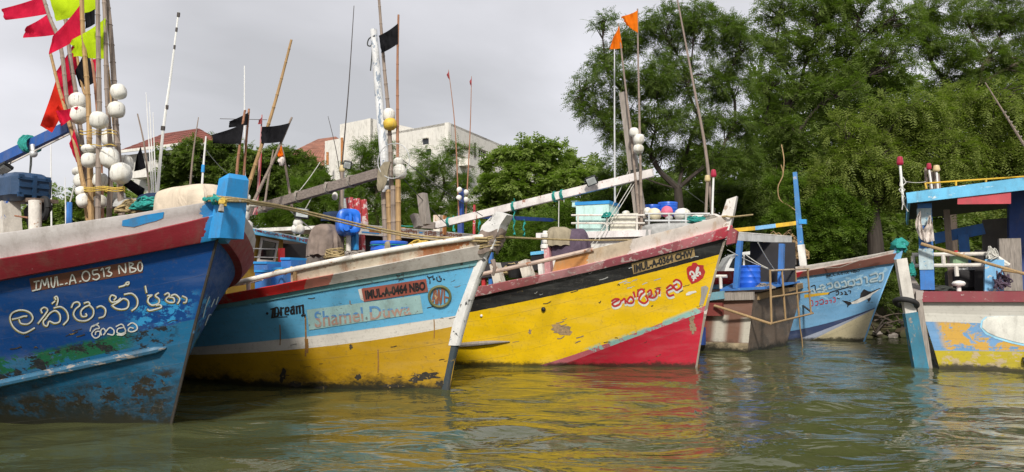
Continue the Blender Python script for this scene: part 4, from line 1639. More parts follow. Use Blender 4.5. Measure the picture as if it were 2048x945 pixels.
def hip_house(label, ridge, eaves, Y, wall_mat, roof_mat, base_px, tiles=26, ridge_end=None, name='house'):
    """a hipped roof: apex read off, eaves corners (left, near, right) read off on one level"""
    ap = at(*ridge, Y + 5)
    near = at(*eaves[1], Y)
    ze = near.z
    lf, rg = on_z(*eaves[0], ze), on_z(*eaves[2], ze)
    T = thing(name, label, 'house', (near.x, near.y, .8))
    for (a, b, nm) in ((lf, near, 'left'), (near, rg, 'right')):
        # roof plane from eaves a-b up to the ridge
        top_a = ridge_end if (ridge_end is not None and nm == 'left') else None
        ta = at(*top_a, Y + 9) if top_a else ap
        m = MB()
        m.smooth = False
        n = tiles
        rows = 7
        nrm = (b - a).cross(ap - a).normalized()
        nrm = nrm if nrm.z > 0 else -nrm
        for i in range(n):
            t0, t1 = i / n, (i + .86) / n
            for j in range(rows):
                s0, s1 = j / rows, (j + 1.03) / rows
                if nm == 'left' and top_a is None or nm == 'right':
                    if nm == 'left':
                        q = lambda t, s: a.lerp(b, t).lerp(ap, s)
                    else:
                        q = lambda t, s: a.lerp(b, t).lerp(ap, s)
                else:
                    q = lambda t, s: a.lerp(b, t).lerp(ta.lerp(ap, t), s)
                off = nrm * (.05 + .05 * (rows - j) % 2)
                h_ = nrm * .07
                P_ = [q(t0, s0), q(t1, s0), q(t1, min(s1, 1)), q(t0, min(s1, 1))]
                m.hexa([x for x in P_], [P_[0] + h_, P_[1] + h_, P_[2] + h_ * .6, P_[3] + h_ * .6])
            P_ = [q(i / n, 0), q((i + 1) / n, 0), q((i + 1) / n, 1), q(i / n, 1)]
            m.add([x - nrm * .02 for x in P_], [(0, 1, 2, 3)])
        o = m.build('roof_slope', roof_mat, T)
        m = MB()
        w = Vector((0, 0, 1)).cross(b - a).normalized()
        w = w if w.y < 0 else -w
        ins = 0.8
        wall(m, Vector((a.x, a.y, 0)) - w * ins, Vector((b.x, b.y, 0)) - w * ins, .8, ze - .15, .3, w)
        m.build('wall', wall_mat, T)
        m = MB()
        m.beam(a + Vector((0, 0, -.02)), b + Vector((0, 0, -.02)), .12, .22)
        m.build('eaves_board', M['wall_white'], T)
    return T, lf, near, rg


T_, lf, near, rg = hip_house('pale house with a rusty red hipped roof behind the dark trees at left', (397, 258), ((235, 304), (389, 285), (470, 300)), 58, paint('grey_white_wall', (0.50, 0.49, 0.45), (0.4, 0.38, 0.33), .1, 2), M['roof_red'], None, 22, ridge_end=(330, 268))
w = Vector((0, 0, 1)).cross(near - lf).normalized()
w = w if w.y < 0 else -w
m = MB()
a, b = atp(296, 308, near - w * .75, w), atp(301, 322, near - w * .75, w)
wall(m, Vector((a.x, a.y, 0)), Vector((b.x, b.y, 0)), b.z, a.z, .1, w)
m.build('window', M['glass_dark'], T_)
m = MB()
a, b = atp(262, 343, near + w * .3, w), atp(315, 352, near + w * .3, w)
m.smooth = False
wall(m, Vector((a.x, a.y, 0)), Vector((b.x, b.y, 0)), b.z, a.z, 1.0, w)
m.build('ledge', M['wall_white'], T_)
hip_house('house with an orange tiled roof just left of the white building', (672, 274), ((540, 326), (690, 340), (760, 325)), 84, M['wall_white'], M['roof_tile'], None, 20, ridge_end=(636, 279))

# parked white van on the shore, seen through the brown boat
V0 = at(1440, 570, 27.2)
van = thing('parked_van', 'white van parked on the shore, seen under the grey canopy of the brown boat', 'van', (V0.x, V0.y, 1.0))
v_ = lambda x, y, d=27.2: at(x, y, d)
out = [(1440, 575), (1441, 556), (1446, 552), (1452, 532), (1462, 514), (1476, 506), (1500, 503), (1560, 500), (1560, 575)]
m = MB()
A0 = [v_(*p_) for p_ in out]
A1 = [p_ + Vector((0.15, 1.7, 0)) for p_ in A0]
n = len(out)
m.smooth = False
m.add(A0 + A1, [tuple(range(n)), tuple(range(2 * n - 1, n - 1, -1))] + [(i, (i + 1) % n, n + (i + 1) % n, n + i) for i in range(n)])
m.build('body', plain('van_white', (0.62, 0.63, 0.62), .3), van)
m = MB()
m.smooth = False
m.add([v_(x, y, 27.17) for x, y in ((1458, 535), (1466, 518), (1477, 511), (1486, 510), (1486, 538))], [(0, 1, 2, 3, 4)])
m.build('side_window', M['glass_dark'], van)
m = MB()
m.smooth = False
m.add([v_(x, y, 27.17) for x, y in ((1490, 510), (1520, 509), (1520, 537), (1490, 538))], [(0, 1, 2, 3)])
m.build('side_window', M['glass_dark'], van)
for x in (1460, 1540):
    m = MB()
    m.tube([v_(x, 580, 27.1), v_(x, 580, 27.35)], .30, 16)
    m.build('wheel', M['rubber'], van)

# ================================================================== BOAT 1: deep blue, nearest, left
B1 = Hull('fishing_boat', 'deep blue fishing boat with yellow-edged lettering and bright blue stem head, nearest at left',
          [(341, 853), (370, 735), (398, 615), (426, 511), (447, 430)],
          [[(0, 768), (344, 693)],
           [(0, 724), (205, 683), (300, 661), (385, 640)],
           [(0, 563), (205, 524), (320, 502), (421, 483)],
           [(0, 519), (154, 493), (287, 465), (405, 438)],
           [(0, 467), (193, 439), (300, 423), (401, 407)]],
          33, [0, .5, .58, .87, .94, 1.0], B=(0.8, 2.1), Lf=(6.0, 3.8), pw=(2.0, 2.65))
M['hull1'] = hull_paint('blue_hull_paint', [(0, (0.008, 0.095, 0.19)), (1.02, (0.010, 0.12, 0.25)), (2.0, (0.004, 0.052, 0.21))], 3.0,
                        patches=[(1.35, 2.02, 0.5, 2.4, (0.010, 0.10, 0.045), 2.4, 0.47),
                                 (1.0, 2.0, 0.1, 12, (0.016, 0.02, 0.022), 4.5, 0.53),
                                 (0.30, 0.80, 0.0, 12, (0.026, 0.021, 0.016), 5.0, 0.515), (0.1, 0.9, 0.0, 12, (0.10, 0.13, 0.13), 9.0, 0.60),
                                 (2.0, 2.35, 0.0, 0.5, (0.03, 0.25, 0.5), 7, 0.50)],
                        gtop=1.15, gamt=1.15, chip=(0.04, 0.16, 0.26), chamt=0.1, edge=0.10, grime_and_shade=(0.016, 0.018, 0.012), rough=0.58, spec=0.22)
h1 = B1.skin(0, 3, 'hull', M['hull1'], 8)
M['rail1'] = u_paint('crimson_rail_paint', [(0, (0.03, 0.29, 0.66)), (0.08, (0.26, 0.020, 0.032))], 12, chip=(0.5, 0.36, 0.36), amt=0.18, edge=0.05)
B1.rail(3, 4, 'rub_rail', M['rail1'], 0.10, 0.05, 0.0)
M['bul1'] = u_paint('white_bulwark_paint', [(0, (0.03, 0.29, 0.66)), (0.10, (0.53, 0.50, 0.49))], 12, chip=(0.38, 0.33, 0.31), amt=0.2, edge=0.10, stain=(0.40, 0.33, 0.28), stamt=0.2)
B1.rail(4, 5, 'bulwark', M['bul1'], 0.015, 0.09, 0.0)
B1.deck(4, -0.35, M['deck'])
B1.transom(3, M['hull1'])
M['stem1'] = paint('grey_stem_plank', (0.03, 0.026, 0.022), (0.05, 0.12, 0.2), 0.3)
B1.stem_board(-0.4, 2.3, M['stem1'], w=0.014, fwd=0.022, back=0.03)
# rubbing strake low on the side
m = MB()
S = [x for x in B1.S if 0.28 < x < 9]
m.tube([B1.surf(0.22, 1, 1, 0.0)] + [B1.surf(x, 1, 1, 0.035) for x in S], [0.012] + [0.045] * len(S), 8)
m.build('rubbing_strake', paint('blue_grey_strake', (0.03, 0.11, 0.19), (0.26, 0.24, 0.22), 0.55, stretch=(0.6, 0.6, 2)), B1.root)
# stem head
m = MB()
a, b = B1.at(452, 478), B1.at(468, 360)
for sgn in (0,):
    q0 = [a + B1.r * (0.16 * i) + B1.h * (0.10 * j) for i, j in ((-1, -1), (1, -1), (1, 1), (-1, 1))]
    q1 = [b + B1.r * (0.135 * i) + B1.h * (0.085 * j) for i, j in ((-1, -1), (1, -1), (1, 1), (-1, 1))]
    q2 = [b + B1.r * (0.11 * i) + B1.h * (0.06 * j) + Vector((0, 0, 0.035 + 0.02 * j)) for i, j in ((-1, -1), (1, -1), (1, 1), (-1, 1))]
    m.hexa(q0, q1)
    m.hexa(q1, q2)
m.smooth = False
m.build('stem_head', M['bright_blue'], B1.root)
T1 = bvh_of([h1])
tr = crop(0, 500, 400 / 1890)
panel(T1, [tr(p) for p in ((278, 272), (1338, 92), (1350, 215), (300, 395))], 'registration_plate', M['plate_brown'], B1.root, 0.004, 20, 4)
REG1 = [[(325, 300), (375, 290)], [(348, 297), (345, 378)], [(310, 385), (380, 368)], [(385, 362), (400, 280), (428, 335), (448, 265), (465, 352)],
        [(485, 262), (492, 335), (515, 345), (525, 255)], [(540, 250), (552, 335)], [(570, 326), (597, 322)], [(620, 318), (638, 312)],
        [(660, 325), (685, 230), (720, 310)], [(672, 290), (708, 283)], [(755, 297), (768, 292)], ell(815, 246, 36, 46),
        [(925, 185), (880, 195), (885, 232), (925, 225), (942, 255), (912, 280), (880, 270)], [(955, 190), (975, 175), (987, 252)],
        [(1000, 175), (1042, 162), (1025, 200), (1058, 218), (1040, 245), (1010, 242)], [(1130, 222), (1126, 145), (1186, 215), (1186, 130)],
        [(1222, 120), (1232, 212)], [(1222, 120), (1262, 132), (1235, 162), (1285, 178), (1275, 200), (1232, 212)], ell(1325, 157, 22, 42)]
for part in (REG1[:-4], REG1[-4:]):
    strokes(T1, part, 2.7, 'registration_lettering', M['l_white'], B1.root, 0.009, tr=tr)
NAME1 = [[(330, 735), (230, 782), (140, 735), (100, 650), (125, 590), (205, 565), (285, 588), (315, 645), (272, 695), (205, 692), (185, 655)],
         [(122, 652), (180, 640), (225, 625), (258, 622)],
         [(365, 690), (425, 615), (455, 565), (425, 540), (392, 560), (402, 592)],
         [(440, 640), (480, 592), (530, 572), (570, 610), (568, 672), (520, 690), (470, 672), (450, 715), (420, 705), (415, 670), (445, 640)],
         [(515, 545), (580, 535), (635, 580), (648, 650), (605, 702)], [(540, 520), (552, 470), (540, 437), (520, 447), (532, 466)], [(498, 502), (522, 482)],
         [(680, 540), (700, 500), (740, 490), (758, 520), (715, 560), (700, 610), (740, 660), (820, 665), (880, 622), (886, 560), (850, 520)],
         [(800, 500), (838, 490), (850, 515), (800, 540), (768, 580), (780, 625), (822, 622), (815, 600)],
         [(920, 540), (960, 527), (1000, 560), (990, 620), (940, 640)],
         [(1082, 470), (1100, 442), (1060, 425), (1040, 460), (1060, 490), (1110, 482), (1142, 455)],
         [(1060, 522), (1100, 550), (1160, 560), (1210, 540), (1216, 482), (1170, 457), (1120, 490), (1062, 522)],
         [(1180, 417), (1250, 410), (1300, 460), (1296, 530), (1250, 570)], [(1130, 347), (1180, 332), (1198, 308), (1220, 302), (1215, 325), (1188, 325)],
         [(1398, 430), (1440, 425), (1408, 450), (1402, 490), (1440, 520), (1500, 502), (1505, 462), (1470, 430), (1500, 405)],
         [(1398, 558), (1422, 570), (1522, 542), (1515, 517), (1480, 522)], [(1376, 340), (1388, 400)],
         [(1560, 420), (1590, 405), (1602, 430), (1570, 465), (1600, 492), (1648, 490), (1642, 452), (1605, 445)],
         [(1620, 430), (1660, 420), (1700, 460), (1682, 505)], [(1728, 435), (1765, 455), (1760, 490), (1738, 496)]]
strokes(T1, NAME1, 4.8, 'lettering_edge', M['l_olive'], B1.root, 0.005, tr=tr, shift=(-0.8, 1.2))
strokes(T1, NAME1, 2.6, 'name_lettering', M['l_white'], B1.root, 0.009, tr=tr)
PLACE1 = [[(855, 765), (870, 722), (920, 707), (942, 738), (905, 747), (870, 790), (900, 830), (942, 812), (946, 770), (910, 772), (905, 797)], [(880, 722), (935, 690)],
          [(962, 802), (955, 762), (980, 740), (1000, 770), (982, 800)], [(1000, 775), (1040, 732), (1080, 760), (1070, 800), (1020, 792)],
          [(1100, 722), (1150, 700), (1172, 728), (1120, 742), (1110, 778), (1150, 790), (1190, 768), (1175, 730)], [(1110, 800), (1160, 802), (1190, 782)],
          [(1210, 712), (1250, 687), (1292, 712), (1296, 750), (1250, 772), (1215, 760), (1230, 732), (1262, 738)]]
strokes(T1, PLACE1, 2.6, 'place_lettering', M['l_white'], B1.root, 0.009, tr=tr)
# faint registration on the far bow
tr = crop(0, 460, 512 / 998)
panel(T1, [tr(p) for p in ((868, 175), (890, 150), (908, 230), (880, 262))], 'registration_plate', M['plate_brown'], B1.root, 0.004, 4, 4)
strokes(T1, [[(815, 260), (800, 300), (790, 340)], [(822, 300), (835, 270)], [(795, 380), (815, 330), (830, 345)], [(840, 290), (850, 262)]], 2.0, 'name_lettering', M['l_pale'], B1.root, 0.006, tr=tr)
bul = [o for o in B1.root.children if o.name.startswith('bulwark')]
Tb1 = bvh_of(bul)
figure(Tb1, [(245, 441), (244, 452), (268, 454), (295, 446), (312, 442), (326, 436), (328, 424), (290, 430)], 'paint_patch', M['bright_blue'], B1.root, 0.006)
# boom, posts, bamboo rails
m = MB()
m.beam(B1.at(140, 254, -0.1), B1.at(-60, 349, -0.1), 0.09, 0.16)
m.build('boom', paint('boom_blue_paint', (0.015, 0.085, 0.32), (0.3, 0.3, 0.32), 0.12), B1.root)
m = MB()
m.tube([B1.at(140, 262, 0.0) - Vector((0, 0, 0.04)), B1.at(-60, 362, 0.0) - Vector((0, 0, 0.04))], 0.014, 6)
m.build('boom_pipe', M['pipe_white'], B1.root)
PB = []
m = MB()
m.beam(B1.at(20, 490, 0.5), B1.at(14, 408, 0.5), 0.24, 0.22)
m.build('bollard', paint('white_over_blue_post', (0.58, 0.54, 0.48), (0.03, 0.12, 0.45), 0.42, 5), B1.root)
m = MB()
m.tube([B1.at(70, 470, 0.6), B1.at(70, 402, 0.6)], 0.075, 14)
m.build('vent_pipe', M['pipe_white'], B1.root)
m = MB()
m.tube([B1.at(30, 432, 0.55), B1.at(56, 436, 0.55)], 0.012, 6)
m.build('stay_rod', M['bamboo_red'], B1.root)
for (p, q, r_) in (((255, 415), (318, 408), .022), ((262, 399), (400, 408), .02), ((300, 392), (372, 410), .018), ((285, 425), (284, 398), .035), ((334, 415), (334, 406), .04), ((250, 404), (345, 400), .016)):
    m = MB()
    bamboo(m, [B1.at(*p, -0.2), B1.at(*q, -0.2)], r_, r_)
    m.build('bamboo_rail', M['bamboo_grey' if r_ < .02 else 'bamboo'], B1.root)
t = thing('rope_wrap', 'mooring rope wound round the bright blue stem head', 'rope', B1.at(455, 400))
m = MB()
for k in range(5):
    c = B1.at(457, 396 + k * 2.4)
    sq = [c + B1.r * (0.18 * i) + B1.h * (0.125 * j) + Vector((0, 0, random.uniform(-.02, .02))) for i, j in ((-1, -1), (1, -1), (1, 1), (-1, 1))]
    m.tube(smooth(sq, 4, True) + [sq[0]], 0.013, 6)
m.build('rope_turn', M['rope'], t)
m = MB()
m.ball(B1.at(430, 400, 0.2), 0.06, 0.6, (1, 0, 0), dent=0.5)
m.tube([B1.at(p, 399 + random.uniform(-3, 3), 0.22) for p in range(408, 446, 6)], 0.025, 6)
m.build('green_knot', M['rope_green'], t)
m = MB()
m.ball(B1.at(446, 405, 0.24), 0.045, 1.2, dent=0.5)
m.build('yellow_knot', M['rope_yellow'], t)
m = MB()
m.tube([B1.at(444, 407, 0.26), B1.at(442, 424, 0.28)], [0.02, 0.035], 6)
m.build('rope_tail', M['rope_grey'], t)

# ================================================================== BOAT 2: sky blue over ochre
B2 = Hull('fishing_boat', 'sky blue and ochre fishing boat with a white stripe, second from the left',
          [(893, 781), (911, 702), (933, 613), (960, 533), (984, 482)],
          [[(409, 709), (578, 702), (755, 678), (902, 655)],
           [(409, 693), (578, 679), (755, 655), (909, 633)],
           [(484, 602), (622, 578), (755, 553), (947, 522)],
           [(493, 582), (667, 549), (800, 522), (947, 493)],
           [(507, 556), (591, 537), (755, 503), (960, 473)]],
          31, [0, .52, .57, .85, .93, 1.0], B=(0.95, 2.0), Lf=(6.0, 4.6), pw=(2.0, 2.3))
M['hull2'] = hull_paint('sky_blue_and_ochre_hull_paint', [(0, (0.50, 0.29, 0.010)), (1.0, (0.70, 0.66, 0.60)), (2.0, (0.135, 0.46, 0.74))], 3.0,
                        patches=[(2.85, 3.0, 0, 12, (0.10, 0.16, 0.16), 5, 0.5), (0.3, 0.62, 0.2, 5, (0.03, 0.022, 0.01), 6.5, 0.62),
                                 (2.6, 3.0, 0.1, 1.0, (0.05, 0.03, 0.03), 7.5, 0.60)],
                        gtop=0.50, gamt=0.95, chip=(0.05, 0.045, 0.035), chamt=0.42, edge=0.035, streak=(0.35, 0.2, 0.05), stk=0.22)
h2 = B2.skin(0, 3, 'hull', M['hull2'], 8)
M['rail2'] = u_paint('red_and_grey_rail_paint', [(0, (0.53, 0.50, 0.46)), (1.95, (0.45, 0.17, 0.13)), (2.3, (0.55, 0.022, 0.022))], 12, chip=(0.20, 0.12, 0.10), amt=0.38, edge=0.05, stain=(0.33, 0.25, 0.19), stamt=0.3)
B2.rail(3, 4, 'rub_rail', M['rail2'], 0.07, 0.05, 0.0)
M['bul2'] = u_paint('rusty_cream_bulwark', [(0, (0.56, 0.49, 0.38)), (0.30, (0.33, 0.12, 0.04)), (0.50, (0.50, 0.36, 0.20)), (0.62, (0.36, 0.13, 0.04)), (0.74, (0.58, 0.51, 0.40))], 12, chip=(0.24, 0.10, 0.04), amt=0.42, sc=5, edge=0.55, stain=(0.30, 0.10, 0.03), stamt=0.75)
B2.rail(4, 4.86, 'bulwark', M['bul2'], 0.0, 0.06, 0.0, 2.62)
m = MB()
S = [x for x in B2.S if x < 5.2]
m.tube([B2.surf(x, 4.92, 1, 0.0) for x in S], 0.042, 10)
m.build('cap_rail', M['pipe_white'], B2.root)
m = MB()
m.tube([B2.surf(x, 4.92, -1, 0.0) for x in S], 0.042, 10)
m.build('cap_rail', M['pipe_white'], B2.root)
m = MB()
m.tube([B2.surf(x, 4.95, 1, -0.35, 0.03) for x in S if x > 3.3], 0.035, 8)
m.build('inner_rail', M['pipe_white'], B2.root)
for st in (2.55, 3.35, 5.15):
    m = MB()
    m.tube([B2.surf(st, 4, 1, 0), B2.surf(st, 4.9, 1, 0)], 0.035, 8)
    m.build('rail_post', M['tan_wood'] if st < 3 else M['pipe_white'], B2.root)
B2.deck(4, -0.30, M['deck'])
B2.transom(3, M['hull2'])
M['stem2'] = paint('white_stem_paint', (0.70, 0.69, 0.67), (0.06, 0.06, 0.06), 0.42, 6)
B2.stem_board(0.72, 2.55, M['stem2'], w=0.085, fwd=0.07, back=0.20)
B2.stem_board(-0.4, 0.74, paint('tarred_stem_foot', (0.045, 0.06, 0.07), (0.3, 0.2, 0.05), 0.35), name='stem_foot', w=0.06, fwd=0.045, back=0.10)
T2h = bvh_of([h2])
# white cheek painted where the planking meets the stem
cheek = [(905, 655), (917, 612), (935, 560), (947, 520), (950, 492), (985, 492), (962, 535), (936, 610), (912, 698)]
B2.skin(2.9, 3.0, 'sheer_strip', paint('teal_strip', (0.16, 0.36, 0.40), (0.08, 0.1, 0.1), 0.4), 2, 0.02, 0.05, 10)
m = MB()
a = B2.at(975, 500)
b = B2.at(990, 452)
c = B2.at(1006, 428)
d4 = ((-1, -1), (1, -1), (1, 1), (-1, 1))
q0 = [a + B2.r * (0.12 * i) + B2.h * (0.16 * j) for i, j in d4]
q1 = [b + B2.r * (0.12 * i) + B2.h * (0.17 * j) for i, j in d4]
q2 = [c + B2.r * (0.10 * i) + B2.h * (0.09 * j + 0.04) + Vector((0, 0, -0.03 * j)) for i, j in d4]
m.hexa(q0, q1)
m.hexa(q1, q2)
m.smooth = False
m.build('stem_head', M['stem2'], B2.root)
tr = crop(520, 540, 400 / 2048)
panel(T2h, [tr(p) for p in ((480, 408), (1640, 258), (1670, 440), (505, 615))], 'name_board', M['plate_mint'], B2.root, 0.008, 22, 4)
panel(T2h, [tr(p) for p in ((1040, 190), (1700, 90), (1722, 222), (1065, 325))], 'registration_plate', M['plate_red'], B2.root, 0.014, 18, 4)
panel(T2h, [tr(p) for p in ((1005, 200), (1042, 190), (1066, 322), (1030, 300))], 'bare_paint_patch', M['white'], B2.root, 0.005, 3, 4)
lettering(T2h, 'IMUL-A-0464 NBO', [tr(p) for p in ((1072, 205), (1690, 110), (1697, 205), (1085, 300))], 'registration_lettering', M['l_black'], B2.root, 0.019, 0.05)
t_ = NT('blue_over_brown_lettering')
_u, _v = t_.uv()
_n = t_.noise(14, detail=6)
_vv = t_.math('ADD', _v, t_.math('MULTIPLY', t_.math('SUBTRACT', _n, 0.5), 0.35))
_cc = t_.ramp(_vv, [(0, (0.42, 0.27, 0.22)), (0.55, (0.10, 0.26, 0.52))])
_n2 = t_.noise(20, detail=7, rough=0.7)
M['l_duo'] = t_.finish(t_.mix(t_.step(_n2, 0.56, 0.6), _cc, (0.34, 0.46, 0.47)), 0.6)
lettering(T2h, 'Shamel Duwa', [tr(p) for p in ((555, 425), (1535, 330), (1550, 455), (565, 590))], 'name_lettering', M['l_duo'], B2.root, 0.013, 0.012)
DREAM = [[(135, 395), (128, 480)], [(112, 402), (150, 392), (180, 385), (192, 430), (178, 475), (120, 490)], [(155, 392), (152, 476)],
         [(215, 385), (217, 465)], [(212, 395), (242, 388)], [(265, 388), (262, 452), (292, 455)], [(262, 392), (290, 382), (292, 418), (264, 428)],
         [(345, 372), (350, 448)], [(345, 400), (320, 415), (322, 450), (347, 440)], [(320, 385), (345, 372)],
         [(375, 372), (378, 445)], [(405, 366), (410, 440)], [(440, 358), (446, 455)], [(372, 378), (405, 368), (442, 362)], [(446, 455), (430, 470)]]
strokes(T2h, DREAM, 3.4, 'name_lettering', M['l_black'], B2.root, 0.006, nib=(0.95, 0.3), tr=tr)
# stray marks above the badge
strokes(T2h, [[(1715, 65), (1735, 95)], [(1730, 80), (1760, 70)], [(1770, 60), (1775, 100), (1790, 90)], [(1810, 75), (1815, 110), (1850, 115), (1855, 85)], [(1880, 95), (1890, 100)], [(1740, 110), (1740, 140)]],
        2.2, 'chipped_lettering', M['l_black'], B2.root, 0.006, tr=tr)
t0 = [(x, y) for x, y in ell(1840, 272, 108, 104, 28)]
pr = [hit(T2h, *tr(p), 0.012) for p in t0]
m = MB()
m.tube(pr, 0.022, 8, False)
m.build('badge_ring', M['logo_ring'], B2.root)
AWF = [[(1765, 330), (1790, 205), (1800, 345)], [(1770, 290), (1800, 285)], [(1800, 205), (1818, 350), (1830, 195), (1848, 350), (1866, 190)], [(1885, 190), (1890, 335)], [(1885, 195), (1925, 200)], [(1888, 275), (1935, 285)],
       [(1775, 315), (1760, 345)]]
strokes(T2h, AWF, 3.2, 'badge_lettering', paint('carved_badge_letters', (0.26, 0.10, 0.06), (0.5, 0.35, 0.2), 0.4, 14), B2.root, 0.012, tr=tr)
for p in ((535, 627), (609, 630)):
    q = hit(T2h, p[0], p[1], 0.004)
    MB().ball(q, 0.022, 1.0, n=10, m=6).build('drain_hole', M['black'], B2.root)
# mast and boom
m = MB()
def blend_pole(m, pts, w0, w1, n=14):
    m.tube(pts, [w0 + (w1 - w0) * i / (len(pts) - 1) for i in range(len(pts))], n)
blend_pole(m, [B2.at(784, 510), B2.at(772, 350), B2.at(760, 220), B2.at(747, 60)], 0.095, 0.062)
m.build('mast', paint('peeling_white_and_blue_mast', (0.66, 0.67, 0.68), (0.20, 0.25, 0.32), 0.52, 9, stretch=(1.3, 1.3, 0.5)), B2.root)
m = MB()
m.tube(smooth([B2.at(749, 72, .05), B2.at(738, 78, .05), B2.at(735, 90, .05), B2.at(742, 92, .05), B2.at(746, 80, .05), B2.at(744, 110, .05), B2.at(741, 142, .05)], 5), 0.012, 6)
m.build('masthead_rope', M['wire'], B2.root)
m = MB()
m.beam(B2.at(758, 347, 0.1), B2.at(480, 428, 0.1), 0.12, 0.16)
m.build('boom', M['grey_wood'], B2.root)
for px in (530, 600, 660, 705):
    m = MB()
    c = B2.at(px, 347 + (758 - px) * 0.2913, 0.1)
    d = (B2.at(480, 428, 0.1) - B2.at(758, 347, 0.1)).normalized()
    wrap(m, c, d, 0.105, 2.5, 0.011)
    m.build('boom_lashing', M['rope_grey'], B2.root)
for z in (350, 372, 420):
    m = MB()
    wrap(m, B2.at(774 if z < 400 else 780, z), (0, 0, 1), 0.10, 3, 0.012)
    m.build('mast_lashing', M['wire'], B2.root)
for (p, q, l, mm, w, hh) in (((852, 450), (844, 388), -0.9, 'post_wood', .14, .14), ((838, 455), (828, 430), -0.7, 'post_wood', .14, .1), ((660, 520), (652, 484), 0.2, 'post_wood', .17, .12), ((724, 515), (722, 470), -0.4, 'red_white', .1, .1)):
    m = MB()
    m.beam(B2.at(*p, l), B2.at(*q, l), w, hh, B2.h)
    m.build('deck_post', M[mm], B2.root)
m = MB()
m.tube([B2.at(697, 520, 0.1), B2.at(697, 470, 0.1)], 0.045, 12)
m.build('vent_pipe', M['pipe_white'], B2.root)
for k, px in enumerate((703, 712)):
    m = MB()
    m.beam(B2.at(px, 500, 0.0), B2.at(px, 460, 0.0), 0.06, 0.07)
    m.build('deck_stanchion', M['lid_blue'], B2.root)
# wheelhouse of boat 2
def local_box(B, s0, s1, l0, l1, z0, z1, name, mat, parent=None):
    q = [(s0, l0), (s0, l1), (s1, l1), (s1, l0)]
    m = MB()
    m.hexa([B.loc(a_, b_, z0) for a_, b_ in q], [B.loc(a_, b_, z1) for a_, b_ in q])
    m.smooth = False
    return m.build(name, mat, parent or B.root)


def quad_slab(m, pts, d):
    """four points in order, thickened by vector d"""
    m.smooth = False
    return m.hexa([Vector(p) for p in pts], [Vector(p) + d for p in pts])


def win(parent, B, st, pxs, mat_frame, mat_glass, depth=0.03, inset=2.4):
    """a window on an athwartships wall: four corners as read (tl, tr, br, bl)"""
    P = [B.att(x, y, st) + B.h * depth for x, y in pxs]
    c = sum(P, Vector()) / 4
    m = MB()
    m.smooth = False
    In = [c + (p - c) * 0.80 for p in P]
    for i in range(4):
        j = (i + 1) % 4
        m.hexa([P[i], P[j], In[j], In[i]], [q + B.h * 0.03 for q in (P[i], P[j], In[j], In[i])])
    fr = m.build('window_frame', mat_frame, parent)
    g = MB()
    g.smooth = False
    g.add([p + B.h * 0.008 for p in In], [(0, 1, 2, 3)])
    return fr, g.build('window_glass', mat_glass, fr)


# ---- wheelhouse of boat 2
R2 = B2.root
st = 4.5
tl, trr = B2.att(470, 452, st - .25), B2.att(650, 486, st - .25)
m = MB()
quad_slab(m, [tl, trr, trr - B2.h * 2.4, tl - B2.h * 2.4], Vector((0, 0, 0.03)))
m.build('wheelhouse_roof', M['white'], R2)
m = MB()
quad_slab(m, [tl - Vector((0, 0, 0.10)), trr - Vector((0, 0, 0.09)), trr, tl], B2.h * 0.05)
rf = m.build('roof_fascia', M['roof_blue'], R2)
Trf = bvh_of([rf])
lettering(Trf, 'IMUL-A-0464 NBO', [(510, 456.5), (630, 482), (629, 488.5), (510, 463)], 'roof_lettering', paint('red_and_blue_roof_lettering', (0.30, 0.06, 0.07), (0.13, 0.4, 0.68), 0.35, 14), R2, 0.008, 0.02)
m = MB()
quad_slab(m, [B2.att(455, 462, st), B2.att(566, 474, st), B2.att(566, 600, st), B2.att(455, 610, st)], -B2.h * 0.05)
m.build('wheelhouse_wall', M['ochre'], R2)
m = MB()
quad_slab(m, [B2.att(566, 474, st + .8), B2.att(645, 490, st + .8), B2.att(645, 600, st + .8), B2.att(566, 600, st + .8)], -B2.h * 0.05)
m.build('cabin_bulkhead', M['dark_in'], R2)  # dark sheet painted for the shade in the wheelhouse's open side
for q in (((488, 473), (508, 478), (500, 528), (482, 528)), ((519, 475), (554, 483), (546, 526), (511, 524))):
    win(R2, B2, st, q, M['white'], M['glass_dark'])
m = MB()
for dy in (497, 514):
    m.tube([B2.att(486, dy, st - .15), B2.att(560, dy + 2, st - .15)], 0.011, 6)
m.build('guard_bar', M['steel'], R2)
m = MB()
quad_slab(m, [B2.att(592, 522, 3.9), B2.att(648, 508, 3.9), B2.att(648, 540, 3.9), B2.att(592, 540, 3.9)], -B2.h * 0.06)
m.build('cabin_coaming', M['post_wood'], R2)
m = MB()
m.beam(B2.att(563, 545, 4.2), B2.att(563, 497, 4.2), .09, .09)
m.build('cabin_post', M['red'], R2)
for (x0, x1, y0, y1, l) in ((510, 542, 545, 582, 1.05), (545, 566, 540, 578, 0.95), (562, 582, 520, 570, 0.6), (508, 535, 528, 545, 0.75)):
    t = thing('storage_box', ('wide blue box inside the red rail, leftmost behind the white pipe', 'narrow dark blue box beside the wide blue box behind the rail', 'tall blue box nearest the ochre wheelhouse corner', 'low blue box under the wheelhouse window')[[510, 545, 562, 508].index(x0)], 'box', B2.at(x0, y1, l), 'blue boxes on the sky blue boat')
    m = MB()
    a, b, c, d_ = B2.at(x0, y1, l), B2.at(x1, y1, l), B2.at(x1, y0, l), B2.at(x0, y0, l)
    quad_slab(m, [a, b, c, d_], -B2.r * 0.35)
    m.build('box_body', M['post_blue'], t)
    m = MB()
    quad_slab(m, [d_ + B2.r * .02, c + B2.r * .02, c + B2.r * .02 + Vector((0, 0, .04)), d_ + B2.r * .02 + Vector((0, 0, .04))], -B2.r * 0.39)
    m.build('box_lid', M['lid_blue'], t)

